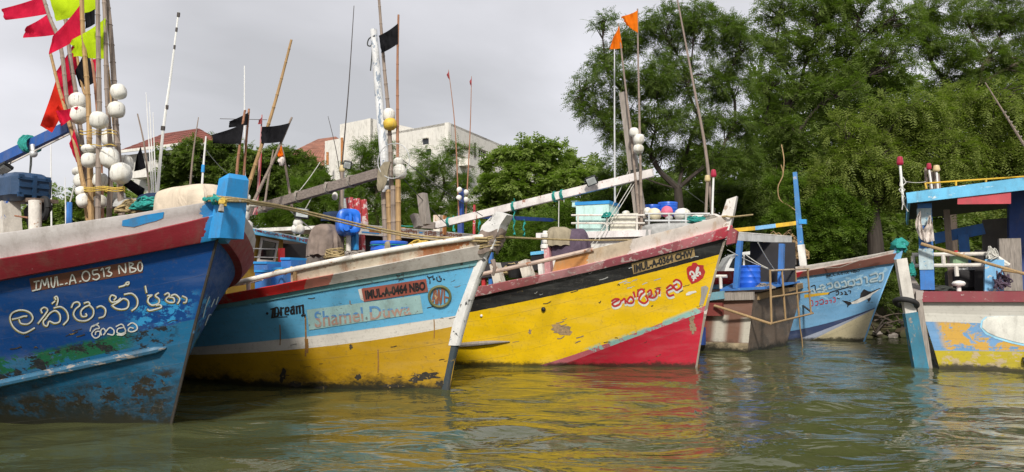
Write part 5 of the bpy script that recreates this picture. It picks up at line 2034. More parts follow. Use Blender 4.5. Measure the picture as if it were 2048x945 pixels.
# ================================================================== BOAT 3: yellow with red bottom
B3 = Hull('fishing_boat', 'bright yellow fishing boat with a black sheer band and crimson bottom, third from the left',
          [(1392, 735), (1405, 660), (1415, 600), (1432, 540), (1452, 478), (1462, 440)],
          [[(1100, 740), (1250, 682), (1330, 653), (1405, 625)],
           [(1040, 744), (1200, 692), (1320, 648), (1412, 611)],
           [(928, 627), (1161, 579), (1300, 546), (1440, 509)],
           [(948, 595), (1161, 548), (1266, 523), (1451, 476)],
           [(952, 575), (1161, 531), (1308, 496), (1459, 451)],
           [(960, 549), (1169, 503), (1290, 472), (1437, 435)]],
          25, [0, .50, .55, .84, .91, .97, 1.0], B=(0.95, 2.0), Lf=(6.2, 4.8), pw=(2.0, 2.3))
M['hull3'] = hull_paint('yellow_and_crimson_hull_paint', [(0, (0.45, 0.014, 0.035)), (1.0, (0.50, 0.12, 0.15)), (2.0, (0.78, 0.50, 0.004)), (3.0, (0.016, 0.016, 0.017))], 4.0,
                        patches=[(1.0, 2.0, 0.0, 2.2, (0.27, 0.47, 0.43), 3.6, 0.47), (3.0, 4.0, 0, 12, (0.30, 0.30, 0.29), 11, 0.66)],
                        gtop=0.16, gamt=0.42, chip=(0.20, 0.13, 0.06), chamt=0.22, edge=0.035, rough=0.36)
h3 = B3.skin(0, 4, 'hull', M['hull3'], 8)
T3 = bvh_of([h3])
M['rail3'] = u_paint('faded_pink_rail_paint', [(0, (0.50, 0.06, 0.09)), (0.28, (0.55, 0.19, 0.22)), (0.85, (0.40, 0.11, 0.14)), (2.2, (0.55, 0.26, 0.28)), (3.4, (0.38, 0.12, 0.13))], 12, chip=(0.55, 0.44, 0.42), amt=0.55, edge=0.06)
B3.rail(4, 5, 'rub_rail', M['rail3'], 0.08, 0.05, 0.0)
M['bul3'] = u_paint('cream_bulwark_paint', [(0, (0.66, 0.60, 0.55)), (1.75, (0.52, 0.43, 0.32)), (2.5, (0.55, 0.25, 0.08))], 12, chip=(0.40, 0.28, 0.18), amt=0.25, edge=0.15, stain=(0.42, 0.28, 0.16), stamt=0.5)
B3.rail(5, 6, 'bulwark', M['bul3'], 0.0, 0.08, 0.0, 3.2)
m = MB()
S = [x for x in B3.S if 2.4 < x < 7.5]
m.tube([B3.surf(x, 5.97, 1, 0.02) for x in S], 0.042, 8)
m.build('cap_rail', paint('rusty_pale_pipe', (0.50, 0.38, 0.31), (0.28, 0.12, 0.06), 0.4, 9), B3.root)
B3.deck(5, -0.30, M['deck'])
B3.transom(4, M['hull3'])
B3.stem_board(-0.4, 2.62, paint('worn_stem_plank', (0.24, 0.21, 0.17), (0.5, 0.45, 0.4), 0.45, 5), w=0.02, fwd=0.03, back=0.03)
m = MB()
a, b, c = B3.at(1447, 462), B3.at(1458, 425), B3.at(1461, 397)
q0 = [a + B3.r * (0.12 * i) + B3.h * (0.13 * j) for i, j in d4]
q1 = [b + B3.r * (0.11 * i) + B3.h * (0.11 * j) for i, j in d4]
q2 = [c + B3.r * (0.09 * i) + B3.h * (0.10 * j + 0.04) + Vector((0, 0, .03 * j)) for i, j in d4]
m.hexa(q0, q1)
m.hexa(q1, q2)
m.smooth = False
m.build('stem_head', paint('flaking_white_stem', (0.64, 0.61, 0.57), (0.33, 0.25, 0.20), 0.5, 5), B3.root)
m = MB()
quad_slab(m, [B3.at(1452, 490, .1), B3.at(1470, 486, .1), B3.at(1474, 462, .1), B3.at(1458, 452, .1)], -B3.r * .25)
m.build('rail_end_block', M['maroon'], B3.root)
# rudder guard bar seen sticking out near boat 2
m = MB()
m.tube([hit(T3, 912, 691, 0.02), hit(T3, 950, 687, 0.05), hit(T3, 985, 684, 0.05), hit(T3, 1020, 683, 0.02)], [0.045, 0.05, 0.04, 0.01], 8)
m.build('rubbing_strake', M['post_wood'], B3.root)
tr = crop(1200, 460, 280 / 1470)
panel(T3, [tr(p) for p in ((330, 355), (985, 187), (997, 278), (350, 465))], 'registration_plate', M['plate_tan'], B3.root, 0.008, 18, 4)
lettering(T3, 'IMUL-A-0364 CHW', [tr(p) for p in ((350, 365), (972, 202), (978, 272), (358, 452))], 'registration_lettering', M['l_black'], B3.root, 0.013, 0.05)
NAME3 = [[(125, 745), (160, 725), (200, 730), (165, 750), (130, 775), (150, 800), (200, 785), (222, 742)], [(235, 738), (258, 722), (268, 770)],
         [(290, 735), (320, 702), (350, 730), (340, 765), (296, 767), (285, 742)], [(352, 652), (366, 705)],
         [(395, 700), (400, 645), (440, 622), (462, 650), (430, 680), (408, 735), (460, 770), (500, 740), (482, 690)],
         [(500, 652), (530, 632), (540, 682), (512, 702), (560, 712), (592, 682), (582, 640)], [(592, 620), (622, 620), (622, 668)],
         [(700, 612), (740, 580), (762, 610), (702, 642), (722, 692), (770, 682)], [(772, 542), (802, 522), (845, 547), (850, 600), (802, 632), (772, 592), (802, 572)]]
strokes(T3, NAME3, 4.4, 'lettering_edge', M['l_white'], B3.root, 0.005, tr=tr, shift=(0.6, 4.6))
strokes(T3, NAME3, 3.8, 'name_lettering', M['l_red'], B3.root, 0.009, tr=tr)
SH = [(908, 405), (925, 385), (960, 375), (970, 345), (1008, 345), (1030, 368), (1088, 372), (1086, 402), (1105, 440), (1082, 505), (1030, 545), (962, 570), (922, 510), (910, 450)]
figure(T3, SH, 'shield_badge', M['l_red'], B3.root, 0.006, tr=tr)
figure(T3, [(1022, 382), (1040, 395), (1036, 425), (1016, 458), (1000, 470), (1000, 440), (1006, 405)], 'emblem', M['l_white'], B3.root, 0.011, tr=tr)
strokes(T3, [[(946, 470), (944, 448), (962, 438), (985, 462), (992, 500)], [(1048, 468), (1046, 448), (1026, 448), (1008, 470), (996, 500)], [(962, 488), (1030, 480)]], 3.4, 'emblem', M['l_white'], B3.root, 0.011, tr=tr)
figure(T3, [(985, 480), (1004, 480), (1006, 505), (1016, 516), (990, 512), (986, 538), (970, 540), (974, 515), (950, 500), (978, 500)], 'emblem', M['l_white'], B3.root, 0.011, tr=tr)
figure(T3, [(900, 672), (930, 650), (1000, 640), (1015, 655), (970, 668), (940, 685), (905, 690)], 'filler_patch', M['white'], B3.root, 0.006, tr=tr)
figure(T3, [(1060, 600), (1110, 585), (1140, 610), (1110, 700), (1080, 800), (1040, 790), (1060, 700)], 'filler_patch', paint('grey_filler', (0.32, 0.30, 0.27), (0.6, 0.45, 0.1), 0.3, 9), B3.root, 0.006, tr=tr)
figure(T3, [(1103, 650), (1118, 648), (1145, 664), (1140, 671), (1120, 670), (1108, 660)], 'worn_patch', M['tan_wood'], B3.root, 0.005)
for p in ((963, 632), (1087, 619)):
    MB().ball(hit(T3, p[0], p[1], 0.006), 0.03 if p[0] < 1000 else .05, 1.0, n=10, m=6).build('drain_hole', M['white'] if p[0] < 1000 else M['black'], B3.root)
# mast, boom, foredeck house
R3 = B3.root
m = MB()
m.beam(B3.at(1288, 480, -.1), B3.at(1245, 186, -.1), 0.24, 0.24, B3.r, 0.13, 0.14)
m.build('mast', M['post_wood'], R3)
m = MB()
m.beam(B3.at(1306, 346, 0.06), B3.at(868, 452, 0.06), 0.12, 0.17)
m.build('boom', paint('chipped_white_boom', (0.66, 0.62, 0.60), (0.33, 0.16, 0.12), 0.38, 5), R3)
m = MB()
m.beam(B3.at(870, 452, 0.3), B3.at(828, 450, 0.5), 0.13, 0.16)
m.build('boom_heel', M['grey_wood'], R3)
for z in (348, 446):
    m = MB()
    wrap(m, B3.at(1276 + (z - 346) * .13, z, -.1), (0, 0, 1), 0.17, 3.2, 0.013)
    m.build('mast_lashing', M['wire'], R3)
for px in (900, 1030, 1112, 1127):
    m = MB()
    c = B3.at(px, 346 + (1306 - px) * 0.242, 0.06)
    wrap(m, c, (B3.at(868, 452, .06) - B3.at(1306, 346, .06)), 0.115, 2.2, 0.012)
    m.build('boom_lashing', M['rope_green'], R3)
m = MB()
a = B3.at(1178, 478, -1.55)
quad_slab(m, [B3.at(1072, 479, 0.3), B3.at(1330, 472, 0.3), B3.at(1330, 472, 0.3) - B3.r * 1.9, B3.at(1072, 479, 0.3) - B3.r * 1.9], Vector((0, 0, 0.14)))
m.build('deckhouse_roof', paint('chalky_white_paint', (0.68, 0.64, 0.63), (0.5, 0.44, 0.4), 0.2), R3)
m = MB()
quad_slab(m, [B3.at(1082, 481, 0.15) - Vector((0, 0, .9)), B3.at(1325, 474, 0.15) - Vector((0, 0, .9)), B3.at(1325, 474, 0.15), B3.at(1082, 481, 0.15)], -B3.r * 1.7)
m.build('deckhouse_wall', M['white'], R3)
# railing round the gear on the deckhouse roof
def rails3(px0, px1, l, ys, posts, mat, r_=0.022):
    m = MB()
    for y in ys:
        m.tube([B3.at(px0, y + (px1 - px0) * 0.0, l), B3.at(px1, y, l)], r_, 7)
    for p in posts:
        m.tube([B3.at(p, ys[0], l), B3.at(p, 468, l)], r_, 7)
    m.build('deckhouse_railing', mat, R3)
rails3(1143, 1290, 0.25, (431, 447), (1156, 1214, 1274), M['pipe_white'])
rails3(1290, 1420, 0.25, (428, 442), (1298, 1338, 1372), M['steel'])
# bollards and posts along the side deck
for (x0, y0, x1, y1, w, mm, l) in ((1004, 566, 990, 528, .24, 'white_rust', 1.55), (1064, 552, 1048, 522, .26, 'white_rust', 1.5), (1086, 545, 1082, 528, .14, 'white', 1.4), (1100, 546, 1095, 495, .17, 'pink', 1.3)):
    m = MB()
    m.beam(B3.at(x0, y0 + 20, l), B3.at(x1, y1, l), w, w * .8, B3.h, w * .85, w * .7)
    m.build('bollard', M[mm], R3)
m = MB()
for y, r_ in ((495, .11), (484, .07), (473, .10), (468, .06)):
    m.lathe(B3.at(1091, y, 1.3) - Vector((0, 0, .04)), [(r_ * .8, 0), (r_, .02), (r_, .08), (r_ * .8, .10)], 12)
m.build('fairlead', M['white'], R3)
m = MB()
quad_slab(m, [B3.at(940, 560, 1.0), B3.at(1075, 540, 1.0), B3.at(1075, 520, 1.0), B3.at(940, 530, 1.0)], -B3.r * 0.3)
m.build('engine_hatch', M['dark_in'], R3)
for (px, y0, y1, mm) in ((968, 575, 505, 'red'), (982, 570, 505, 'post_blue')):
    m = MB()
    m.beam(B3.at(px, y0, .9), B3.at(px, y1, .9), .08, .08)
    m.build('cabin_post', M[mm], R3)
# wheelhouse of boat 3, front edge of its roof lettered
st3 = 7.0
P0, P1 = B3.att(700, 447, st3), B3.att(962, 470, st3)
m = MB()
quad_slab(m, [P0 - Vector((0, 0, .23)), P1 - Vector((0, 0, .26)), P1, P0], -B3.h * 0.06)
sign = m.build('roof_fascia', paint('white_lettered_fascia', (0.64, 0.60, 0.57), (0.45, 0.36, 0.3), 0.18), R3)
Ts = bvh_of([sign])
m = MB()
quad_slab(m, [P0 - Vector((0, 0, .02)), P1 - Vector((0, 0, .02)), P1 - B3.h * 2.6 - Vector((0, 0, .02)), P0 - B3.h * 2.6 - Vector((0, 0, .02))], Vector((0, 0, -.08)))
m.build('wheelhouse_roof', M['white'], R3)
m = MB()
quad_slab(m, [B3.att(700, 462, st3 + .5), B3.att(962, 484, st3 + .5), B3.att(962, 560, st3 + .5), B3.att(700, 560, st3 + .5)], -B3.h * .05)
m.build('wheelhouse_wall', M['dark_in'], R3)  # near-black sheet in place of the shaded interior under the roof
for y0, q in ((0, 0), (1, 1)):
    for xa, xb in ((723, 758), (838, 845), (927, 941)):
        ya = 447 + (xa - 700) * 0.088 + 5 + 9 * y0
        yb = 447 + (xb - 700) * 0.088 + 5 + 9 * y0
        panel(Ts, [(xa, ya), (xb, yb), (xb, yb + 2.6), (xa, ya + 2.6)], 'stripe', M['lid_blue'], R3, 0.006, 3, 1)
panel(Ts, [(738, 458), (762, 460), (762, 467), (738, 465)], 'rust_patch', M['rust'], R3, 0.007, 3, 1)
tr = crop(760, 440, 200 / 2048)
SIGN = [[(410, 235), (440, 230), (430, 265), (410, 270)], [(448, 240), (460, 235), (462, 285)], [(480, 250), (510, 232), (535, 250), (525, 285), (490, 290), (482, 262)], [(545, 195), (550, 240)],
        [(570, 240), (590, 205), (630, 200), (640, 225), (590, 240), (575, 290), (610, 318), (632, 300)], [(650, 245), (680, 230), (690, 290), (655, 290)], [(700, 245), (720, 235), (742, 240), (735, 300)],
        [(920, 260), (945, 250), (950, 300), (920, 305), (915, 280)], [(980, 260), (1000, 235), (1050, 240), (1060, 270), (1020, 270), (980, 290), (1010, 320), (1060, 310)], [(1085, 265), (1130, 255), (1140, 290), (1090, 300), (1085, 325), (1150, 330), (1165, 345), (1110, 345)],
        [(1230, 265), (1270, 235), (1310, 260), (1240, 280), (1230, 320), (1280, 330), (1305, 300)], [(1325, 285), (1370, 265), (1385, 310), (1340, 335), (1320, 310), (1360, 305)],
        [(1410, 300), (1450, 280), (1470, 320), (1430, 345), (1408, 320)], [(1490, 310), (1505, 300), (1500, 350)], [(1520, 320), (1560, 300), (1590, 320), (1575, 355), (1530, 355)], [(1610, 320), (1650, 300), (1665, 320), (1625, 345), (1660, 360)]]
for part in (SIGN[:7], SIGN[7:10], SIGN[10:]):
    strokes(Ts, part, 1.8, 'sign_lettering', M['l_brown'], R3, 0.007, tr=tr)
m = MB()
m.beam(B3.att(878, 470, st3 + .1), B3.att(878, 431, st3 + .1), .26, .2, B3.h)
m.build('boom_crutch', M['white_rust'], R3)
m = MB()
m.beam(B3.att(888, 470, st3 + .0), B3.att(889, 432, st3 + .0), .16, .05, B3.h)
m.build('rust_plate', M['rust'], R3)
# blue gallows abaft the wheelhouse
m = MB()
m.beam(B3.att(921, 500, st3 + .4), B3.att(922, 378, st3 + .4), .14, .12)
m.build('gallows_post', M['dark_blue'], R3)
m = MB()
m.beam(B3.att(918, 431, st3 + .5), B3.att(1152, 443, st3 + .5), .10, .13)
m.build('gallows_beam', M['dark_blue'], R3)
m = MB()
m.beam(B3.att(948, 490, st3 + .4), B3.att(949, 410, st3 + .4), .06, .06)
m.build('gallows_strut', M['red_white'], R3)
for (px, y0, y1) in ((1028, 398, 470), (1048, 440, 472), (958, 434, 490), (908, 432, 478)):
    m = MB()
    m.tube([B3.att(px + 1.5 * math.sin(y * .3), y, st3 + .35) for y in np.linspace(y0, y1, 14)], [0.02 + 0.03 * (i % 5 == 3) for i in range(14)], 6)
    m.build('hanging_line', M['rope_green'], R3)

# ================================================================== BOAT 5: pale blue with swordfish, right of centre, further back
B5 = Hull('fishing_boat', 'pale blue fishing boat with a fish painted on its bow, moored beside the bank',
          [(1729, 682), (1749, 621), (1767, 577), (1780, 545), (1793, 510)],
          [[(1500, 740), (1592, 697), (1660, 662), (1747, 620)],
           [(1560, 664), (1620, 655), (1682, 638), (1750, 616)],
           [(1565, 560), (1620, 552), (1670, 544), (1774, 528)],
           [(1565, 550), (1620, 541), (1675, 530), (1788, 507)],
           [(1600, 533), (1660, 524), (1720, 514), (1794, 500)]],
          27, [0, .45, .50, .88, .95, 1.0], B=(0.9, 2.0), Lf=(6.0, 4.6), pw=(2.0, 2.3))
M['hull5'] = hull_paint('pale_blue_and_cream_hull_paint', [(0, (0.60, 0.52, 0.34)), (1.0, (0.30, 0.33, 0.42)), (1.42, (0.030, 0.048, 0.12)), (1.96, (0.17, 0.38, 0.62))], 3.0,
                        patches=[(2.3, 3.0, 0, 12, (0.30, 0.50, 0.66), 3, 0.56)],
                        gtop=0.2, gamt=0.3, chip=(0.08, 0.12, 0.16), chamt=0.2, edge=0.06)
h5 = B5.skin(0, 3, 'hull', M['hull5'], 7)
T5 = bvh_of([h5])
B5.rail(3, 4, 'rub_rail', u_paint('red_brown_rail', [(0, (0.22, 0.09, 0.07)), (2.6, (0.48, 0.03, 0.05))], 12, amt=0.3), 0.08, 0.05)
B5.rail(4, 5, 'bulwark', u_paint('white_and_red_bulwark', [(0, (0.60, 0.57, 0.53)), (3.3, (0.45, 0.05, 0.06))], 12, amt=0.3, stain=(0.35, 0.2, 0.15)), 0.01, 0.07)
B5.deck(4, -0.3, M['deck'])
B5.transom(3, M['hull5'])
B5.stem_board(-0.4, 2.7, M['sky_blue'], w=0.018, fwd=0.025, back=0.03)
m = MB()
m.beam(B5.at(1790, 520), B5.at(1803, 486), .3, .3, B5.h, .24, .2)
m.build('stem_head', M['sky_blue'], B5.root)
m = MB()
m.ball(B5.at(1799, 492), 0.24, .9, dent=.5)
m.build('net_wrap', M['rope_green'], B5.root)
tr = crop(1560, 470, 280 / 1150)
lettering(T5, 'IMUL-A-0100 NBO', [tr(p) for p in ((378, 328), (652, 282), (655, 302), (382, 350))], 'registration_lettering', M['l_black'], B5.root, 0.008, 0.03)
panel(T5, [tr(p) for p in ((200, 490), (420, 470), (400, 488), (198, 518))], 'ochre_stripe', M['yellow'], B5.root, 0.006, 8, 2)
N5 = [[(330, 420), (350, 410), (370, 425), (340, 445), (380, 450)], [(390, 405), (420, 395), (430, 430), (400, 440)], [(450, 400), (470, 385), (490, 425), (455, 430), (450, 405)], [(505, 390), (530, 380), (545, 420), (510, 425)],
      [(555, 385), (600, 370), (610, 410), (565, 415), (560, 390)], [(625, 370), (660, 358), (668, 400), (630, 405)], [(690, 350), (710, 348), (715, 392)], [(740, 330), (790, 315), (800, 350), (750, 365), (745, 385), (800, 375)], [(815, 320), (845, 315), (840, 370), (815, 380)],
      [(250, 460), (270, 445), (285, 475), (255, 480)], [(300, 450), (340, 440), (365, 465), (310, 470)]]
strokes(T5, N5, 5.0, 'lettering_edge', M['l_shadow'], B5.root, 0.005, tr=tr, shift=(-1.0, 1.4))
strokes(T5, N5, 3.2, 'name_lettering', M['l_pale'], B5.root, 0.008, tr=tr)
strokes(T5, [[(230, 430), (245, 470)], [(255, 425), (285, 415), (290, 450)], [(400, 490), (420, 470), (560, 430), (590, 425)], [(460, 470), (480, 465), (478, 490), (460, 492)], [(500, 470), (515, 485), (500, 490)], [(530, 465), (545, 480), (530, 488), (555, 490)], [(560, 460), (580, 462), (575, 480)]], 2.0, 'place_lettering', M['l_black'], B5.root, 0.008, tr=tr)
strokes(T5, [[(245, 545), (265, 540), (270, 580), (250, 582)], [(290, 550), (310, 545), (308, 575), (292, 578)], [(325, 540), (350, 530), (355, 565), (328, 570)], [(370, 545), (390, 540), (388, 562), (372, 562)], [(405, 540), (420, 535), (418, 558)], [(435, 520), (450, 515), (452, 550), (436, 550)]], 1.6, 'red_lettering', M['l_red'], B5.root, 0.008, tr=tr)
BODY = [(575, 558), (620, 538), (665, 512), (720, 482), (770, 462), (825, 440), (790, 468), (758, 488), (742, 512), (700, 535), (640, 562), (590, 570)]
figure(T5, BODY, 'painted_fish', M['white'], B5.root, 0.006, tr=tr, cuts=1)
for poly in ([(575, 556), (640, 525), (655, 518), (663, 478), (688, 446), (722, 462), (748, 466), (820, 436), (826, 440), (760, 472), (700, 505), (660, 518), (620, 540)],
             [(508, 538), (545, 543), (580, 552), (588, 566), (565, 580), (550, 598), (552, 572)], [(715, 528), (745, 512), (742, 535), (728, 553)]):
    figure(T5, poly, 'painted_fish', M['l_black'], B5.root, 0.009, tr=tr, cuts=1)
strokes(T5, [[(470, 520), (488, 526)]], 1.8, 'painted_fish', M['l_black'], B5.root, 0.008, tr=tr)
m = MB()
m.beam(B5.at(1605, 530, 0), B5.at(1590, 345, 0), .19, .16, B5.r, .13, .12)
m.build('mast', paint('blue_mast_white_foot', (0.05, 0.20, 0.45), (0.5, 0.45, 0.42), 0.3), B5.root)
m = MB()
m.beam(B5.at(1607, 532, 0.02), B5.at(1602, 490, 0.02), .21, .18, B5.r)
m.build('mast_foot', M['white'], B5.root)
m = MB()
quad_slab(m, [B5.at(1599, 449, -.1), B5.at(1614, 449, -.1), B5.at(1614, 440, -.1), B5.at(1599, 440, -.1)], B5.r * .2)
m.build('mast_cleat', M['bright_blue'], B5.root)
for (a_, b_, mm) in (((1606, 445), (1552, 452), 'yellow'), ((1552, 452), (1511, 457), 'sky_blue'), ((1511, 457), (1440, 464), 'yellow')):
    m = MB()
    m.beam(B5.at(*a_, .0), B5.at(*b_, .0), .12, .13)
    m.build('boom_section', M[mm], B5.root)
m = MB()
m.beam(B5.at(1588, 530, -.3), B5.at(1585, 505, -.3), .16, .16, B5.r)
m.build('bollard', M['post_wood'], B5.root)
m = MB()
m.tube([B5.at(1590, 540, 1.3), B5.at(1680, 535, 1.6), B5.at(1722, 520, 1.3), B5.at(1768, 507, .8)], .012, 5)
m.build('trailing_rope', M['rope_grey'], B5.root)




# ================================================================== BOAT 4: brown stern
C4 = onz(1495, 706)
A4 = Vector((-0.83, 0.56, 0)).normalized()
N4s = Vector((-A4.y, A4.x, 0))
N4s = -N4s if N4s.y > 0 else N4s
T4d = -N4s
R4 = thing('fishing_boat', 'weathered brown boat showing its stern and grey canopy beside the yellow bow', 'boat', (C4.x, C4.y, 0), 'fishing boats moored side by side')
s4 = lambda x, y, o=0.0: atp(x, y, C4 + N4s * o, N4s)
t4 = lambda x, y, o=0.0: atp(x, y, C4 + Vector((0.12, 0.0, 0)) - A4 * o, A4)
top_n, bot_n = s4(1507, 590), C4.copy()
top_f, bot_f = t4(1608, 571), t4(1572, 690)
bot_f.z = 0
dn = Vector((0, 0, -0.6))
Lb = 7.0
m = MB()
rows, uvs = [], []
for i in range(25):
    u = Lb * i / 24
    q = top_n + A4 * u + Vector((0, 0, 0.015 * u * u))
    w = bot_n + A4 * u - N4s * 0.03 * u
    rows.append([w + dn, w] + [w.lerp(q, k / 6) for k in range(1, 7)])
    uvs.append([(u, 0), (u, .3)] + [(u, .3 + 2.7 * k / 6) for k in range(1, 7)])
m.grid([list(reversed(r)) for r in rows], [list(reversed(r)) for r in uvs])
M['hull4'] = hull_paint('brown_side_paint', [(0, (0.42, 0.34, 0.22)), (0.72, (0.20, 0.105, 0.075)), (2.2, (0.21, 0.115, 0.085))], 3.0,
                        patches=[(0.72, 2.0, 0.55, 0.88, (0.50, 0.47, 0.40), 3, 0.0), (0.72, 1.9, -0.2, 0.14, (0.50, 0.47, 0.40), 3, 0.0), (0.7, 2.9, 1.05, 8, (0.20, 0.045, 0.035), 3, 0.0)],
                        gtop=0.55, gamt=1.1, chip=(0.3, 0.26, 0.22), chamt=0.35)
m.build('hull', M['hull4'], R4)
m = MB()
rows = []
for i in range(13):
    t = i / 12
    q, w = top_n.lerp(top_f, t), bot_n.lerp(bot_f, t)
    rows.append([w + dn, w] + [w.lerp(q, k / 6) for k in range(1, 7)])
m.grid(rows)
M['tran4'] = hull_paint('grey_brown_transom_paint', [(0, (0.155, 0.115, 0.088)), (2, (0.17, 0.125, 0.095))], 3.0, gtop=0.5, gamt=0.6, chip=(0.24, 0.21, 0.18), chamt=0.35, rough=0.55)
m.build('transom', M['tran4'], R4)
m = MB()
m.grid([[top_f + A4 * u, top_n + A4 * u] for u in (0, 3, 7)])
for p_ in range(len(m.v)):
    m.v[p_].z -= 0.06
m.build('deck', M['deck'], R4)
m = MB()
m.beam(s4(1508, 592, .04), s4(1432, 594, .06), .12, .20)
m.build('rub_rail', M['post_wood'], R4)
m = MB()
m.beam(s4(1449, 590, .10), s4(1405, 596, .12), .14, .20)
m.build('rub_rail', paint('chipped_teal_block', (0.15, 0.30, 0.36), (0.36, 0.25, 0.16), 0.45), R4)
m = MB()
m.beam(s4(1446, 619, .08), s4(1400, 619, .08), .12, .34)
m.build('side_plank', paint('dark_red_plank', (0.17, 0.035, 0.03), (0.25, 0.16, 0.12), 0.35), R4)
m = MB()
m.beam(t4(1512, 594, .03), t4(1610, 569, .03), .16, .16)
m.build('transom_rail', M['tan_wood'], R4)
m = MB()
quad_slab(m, [s4(1440, 583, -.2), s4(1530, 579, -.2), t4(1600, 566, .5), s4(1470, 568, -2.4)], Vector((0, 0, .05)))
m.build('aft_platform', M['post_blue'], R4)
# canopy
cr = [s4(1452, 480, -.1), atp(1585, 487, C4 + T4d * 1.2, N4s)]
m = MB()
fa = s4(1448, 480, 0)
fb = t4(1584, 487, .1)
quad_slab(m, [fa, fb, fb + Vector((0, 0, .20)), fa + Vector((0, 0, .22))], A4 * .06 + T4d * .06)
m.build('canopy_fascia', paint('pale_grey_fascia', (0.48, 0.48, 0.47), (0.3, 0.3, 0.3), 0.2), R4)
m = MB()
quad_slab(m, [fa + Vector((0, 0, .2)), fb + Vector((0, 0, .18)), fb + A4 * 3 + T4d * .8 + Vector((0, 0, .2)), fa + A4 * 3 + T4d * .8 + Vector((0, 0, .22))], Vector((0, 0, .04)))
m.build('canopy_roof', M['white'], R4)
for (x0, y0, x1, y1, o) in ((1472, 577, 1480, 482, -.35), (1561, 570, 1564, 488, -1.7)):
    m = MB()
    m.beam(s4(x0, y0, o), s4(x1, y1, o), .15, .13, A4)
    m.build('canopy_post', M['post_blue'], R4)
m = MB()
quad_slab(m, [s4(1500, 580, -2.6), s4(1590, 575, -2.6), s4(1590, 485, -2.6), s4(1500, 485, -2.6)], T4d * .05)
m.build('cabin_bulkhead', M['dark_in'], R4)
# stern rack of rusty tube
m = MB()
rk = lambda x, y, o=0.45: t4(x, y, o)
tubes = [[(1540, 542), (1618, 538)], [(1541, 648), (1626, 627)], [(1540, 540), (1543, 648)], [(1564, 542), (1571, 640)], [(1590, 540), (1598, 634)], [(1615, 538), (1622, 628)], [(1543, 595), (1620, 583)]]
for a_, b_ in tubes:
    m = MB()
    m.tube([rk(*a_), rk(*b_)], .028, 8)
    m.build('rack_tube', paint('rusty_cream_tube', (0.47, 0.38, 0.28), (0.30, 0.15, 0.07), 0.42, 8) if 'rack' not in M else M['rack'], R4)
    M.setdefault('rack', R4.children[-1].data.materials[0])
m = MB()
m.tube([s4(1429, 612, .2), s4(1455, 620, .35), rk(1541, 648)], .035, 8)
m.build('rack_brace', M['rack'], R4)
m = MB()
m.tube([rk(1626, 627), t4(1604, 610, 0)], .03, 8)
m.build('rack_brace', M['dark_rod'], R4)
for x0, y0, x1, y1, o in ((1426, 553, 1454, 553, -.6), (1441, 553, 1442, 578, -.6)):
    m = MB()
    m.tube([s4(x0, y0, o), s4(x1, y1, o)], .045, 8)
    m.build('side_railing', M['pipe_white'], R4)
m = MB()
m.beam(s4(1405, 690, .15), s4(1405, 655, .15), .16, .12)
m.build('hanging_block', M['dark_blue'], R4)
c = s4(1499, 578, -.9)
drum(c, .29, .62, M['drum_blue'], 'blue drum standing under the grey canopy of the brown boat', 'blue drums', cat='drum')
t = thing('water_bottle', 'clear plastic bottle standing by the rusty stern rack', 'bottle', t4(1549, 573, -.3))
m = MB()
m.lathe(t4(1549, 573, -.3), [(.10, 0), (.125, .02), (.125, .22), (.11, .25), (.125, .28), (.10, .36), (.045, .40)], 16)
m.build('bottle_body', M['bottle'], t)
m = MB()
m.lathe(t4(1549, 573, -.3) + Vector((0, 0, .40)), [(.05, 0), (.05, .045)], 12)
m.build('bottle_cap', M['rope_green'], t)
for (a_, b_, lab) in ((s4(1516, 486, -.4), s4(1549, 540, -1.6), 'upper stay'), (s4(1492, 510, -.4), s4(1536, 537, -.2), 'lower stay')):
    m = MB()
    m.tube(sag_rope(a_, b_, .03, 8), .012, 5)
    m.build('stay_rope', M['rope_white'], R4)
m = MB()
m.tube([rk(1598, 620), rk(1600, 655), rk(1604, 680), rk(1606, 707)], .018, 6)
o = m.build('hanging_rope', M['tan_wood'], None, rk(1606, 707))
tag(o, 'thin brown rope hanging from the rusty stern rack into the water', 'rope')

# ================================================================== BOAT 6: stern at far right
C6 = onz(1879, 738)
N6 = Vector((-0.45, -0.89, 0)).normalized()
s6 = lambda x, y, o=0.0: atp(x, y, C6 + N6 * o, N6)
R6 = thing('fishing_boat', 'blue, ochre and white boat with a sky blue canopy at the right edge', 'boat', (C6.x, C6.y, 0), 'fishing boats moored side by side')
m = MB()
L6 = [(0, 0)]
rows, uvs = [], []
edge_l = [(1879, 738), (1869, 702), (1851, 645), (1841, 626), (1834, 604)]
edge_y_r = [742, 704, 650, 632, 604]
vb = [0.3, 1.0, 2.0, 2.4, 3.0]
nxs = 40
for (ex, ey), yr, v in zip(edge_l, edge_y_r, vb):
    r, u = [], []
    for i in range(nxs + 1):
        t = i / nxs
        x = ex + (2350 - ex) * t
        y = ey + (yr - ey) * min(t * 2.8, 1)
        P = s6(x, y, -0.0 + 0.10 * (v / 3) * t)
        r.append(P)
        u.append((t * 5, v))
    rows.append(r)
    uvs.append(u)
rows.insert(0, [p + Vector((0.1, 0, -0.6)) for p in rows[0]])
uvs.insert(0, [(a_, 0) for a_, b_ in uvs[0]])
m.grid(rows, uvs)
M['hull6'] = hull_paint('blue_and_ochre_side_paint', [(0, (0.50, 0.40, 0.02)), (1.0, (0.15, 0.32, 0.56)), (2.0, (0.15, 0.32, 0.56)), (2.02, (0.62, 0.60, 0.54)), (2.4, (0.50, 0.48, 0.43))], 3.0,
                        patches=[(1.0, 2.0, 0.15, 9, (0.56, 0.33, 0.06), 2.6, 0.46), (0.2, 0.95, 0.0, 9, (0.45, 0.36, 0.22), 3.2, 0.52)],
                        gtop=0.34, gamt=0.55, grime_and_shade=(0.12, 0.085, 0.045), chip=(0.55, 0.5, 0.42), chamt=0.25, edge=0.03, rough=0.5)
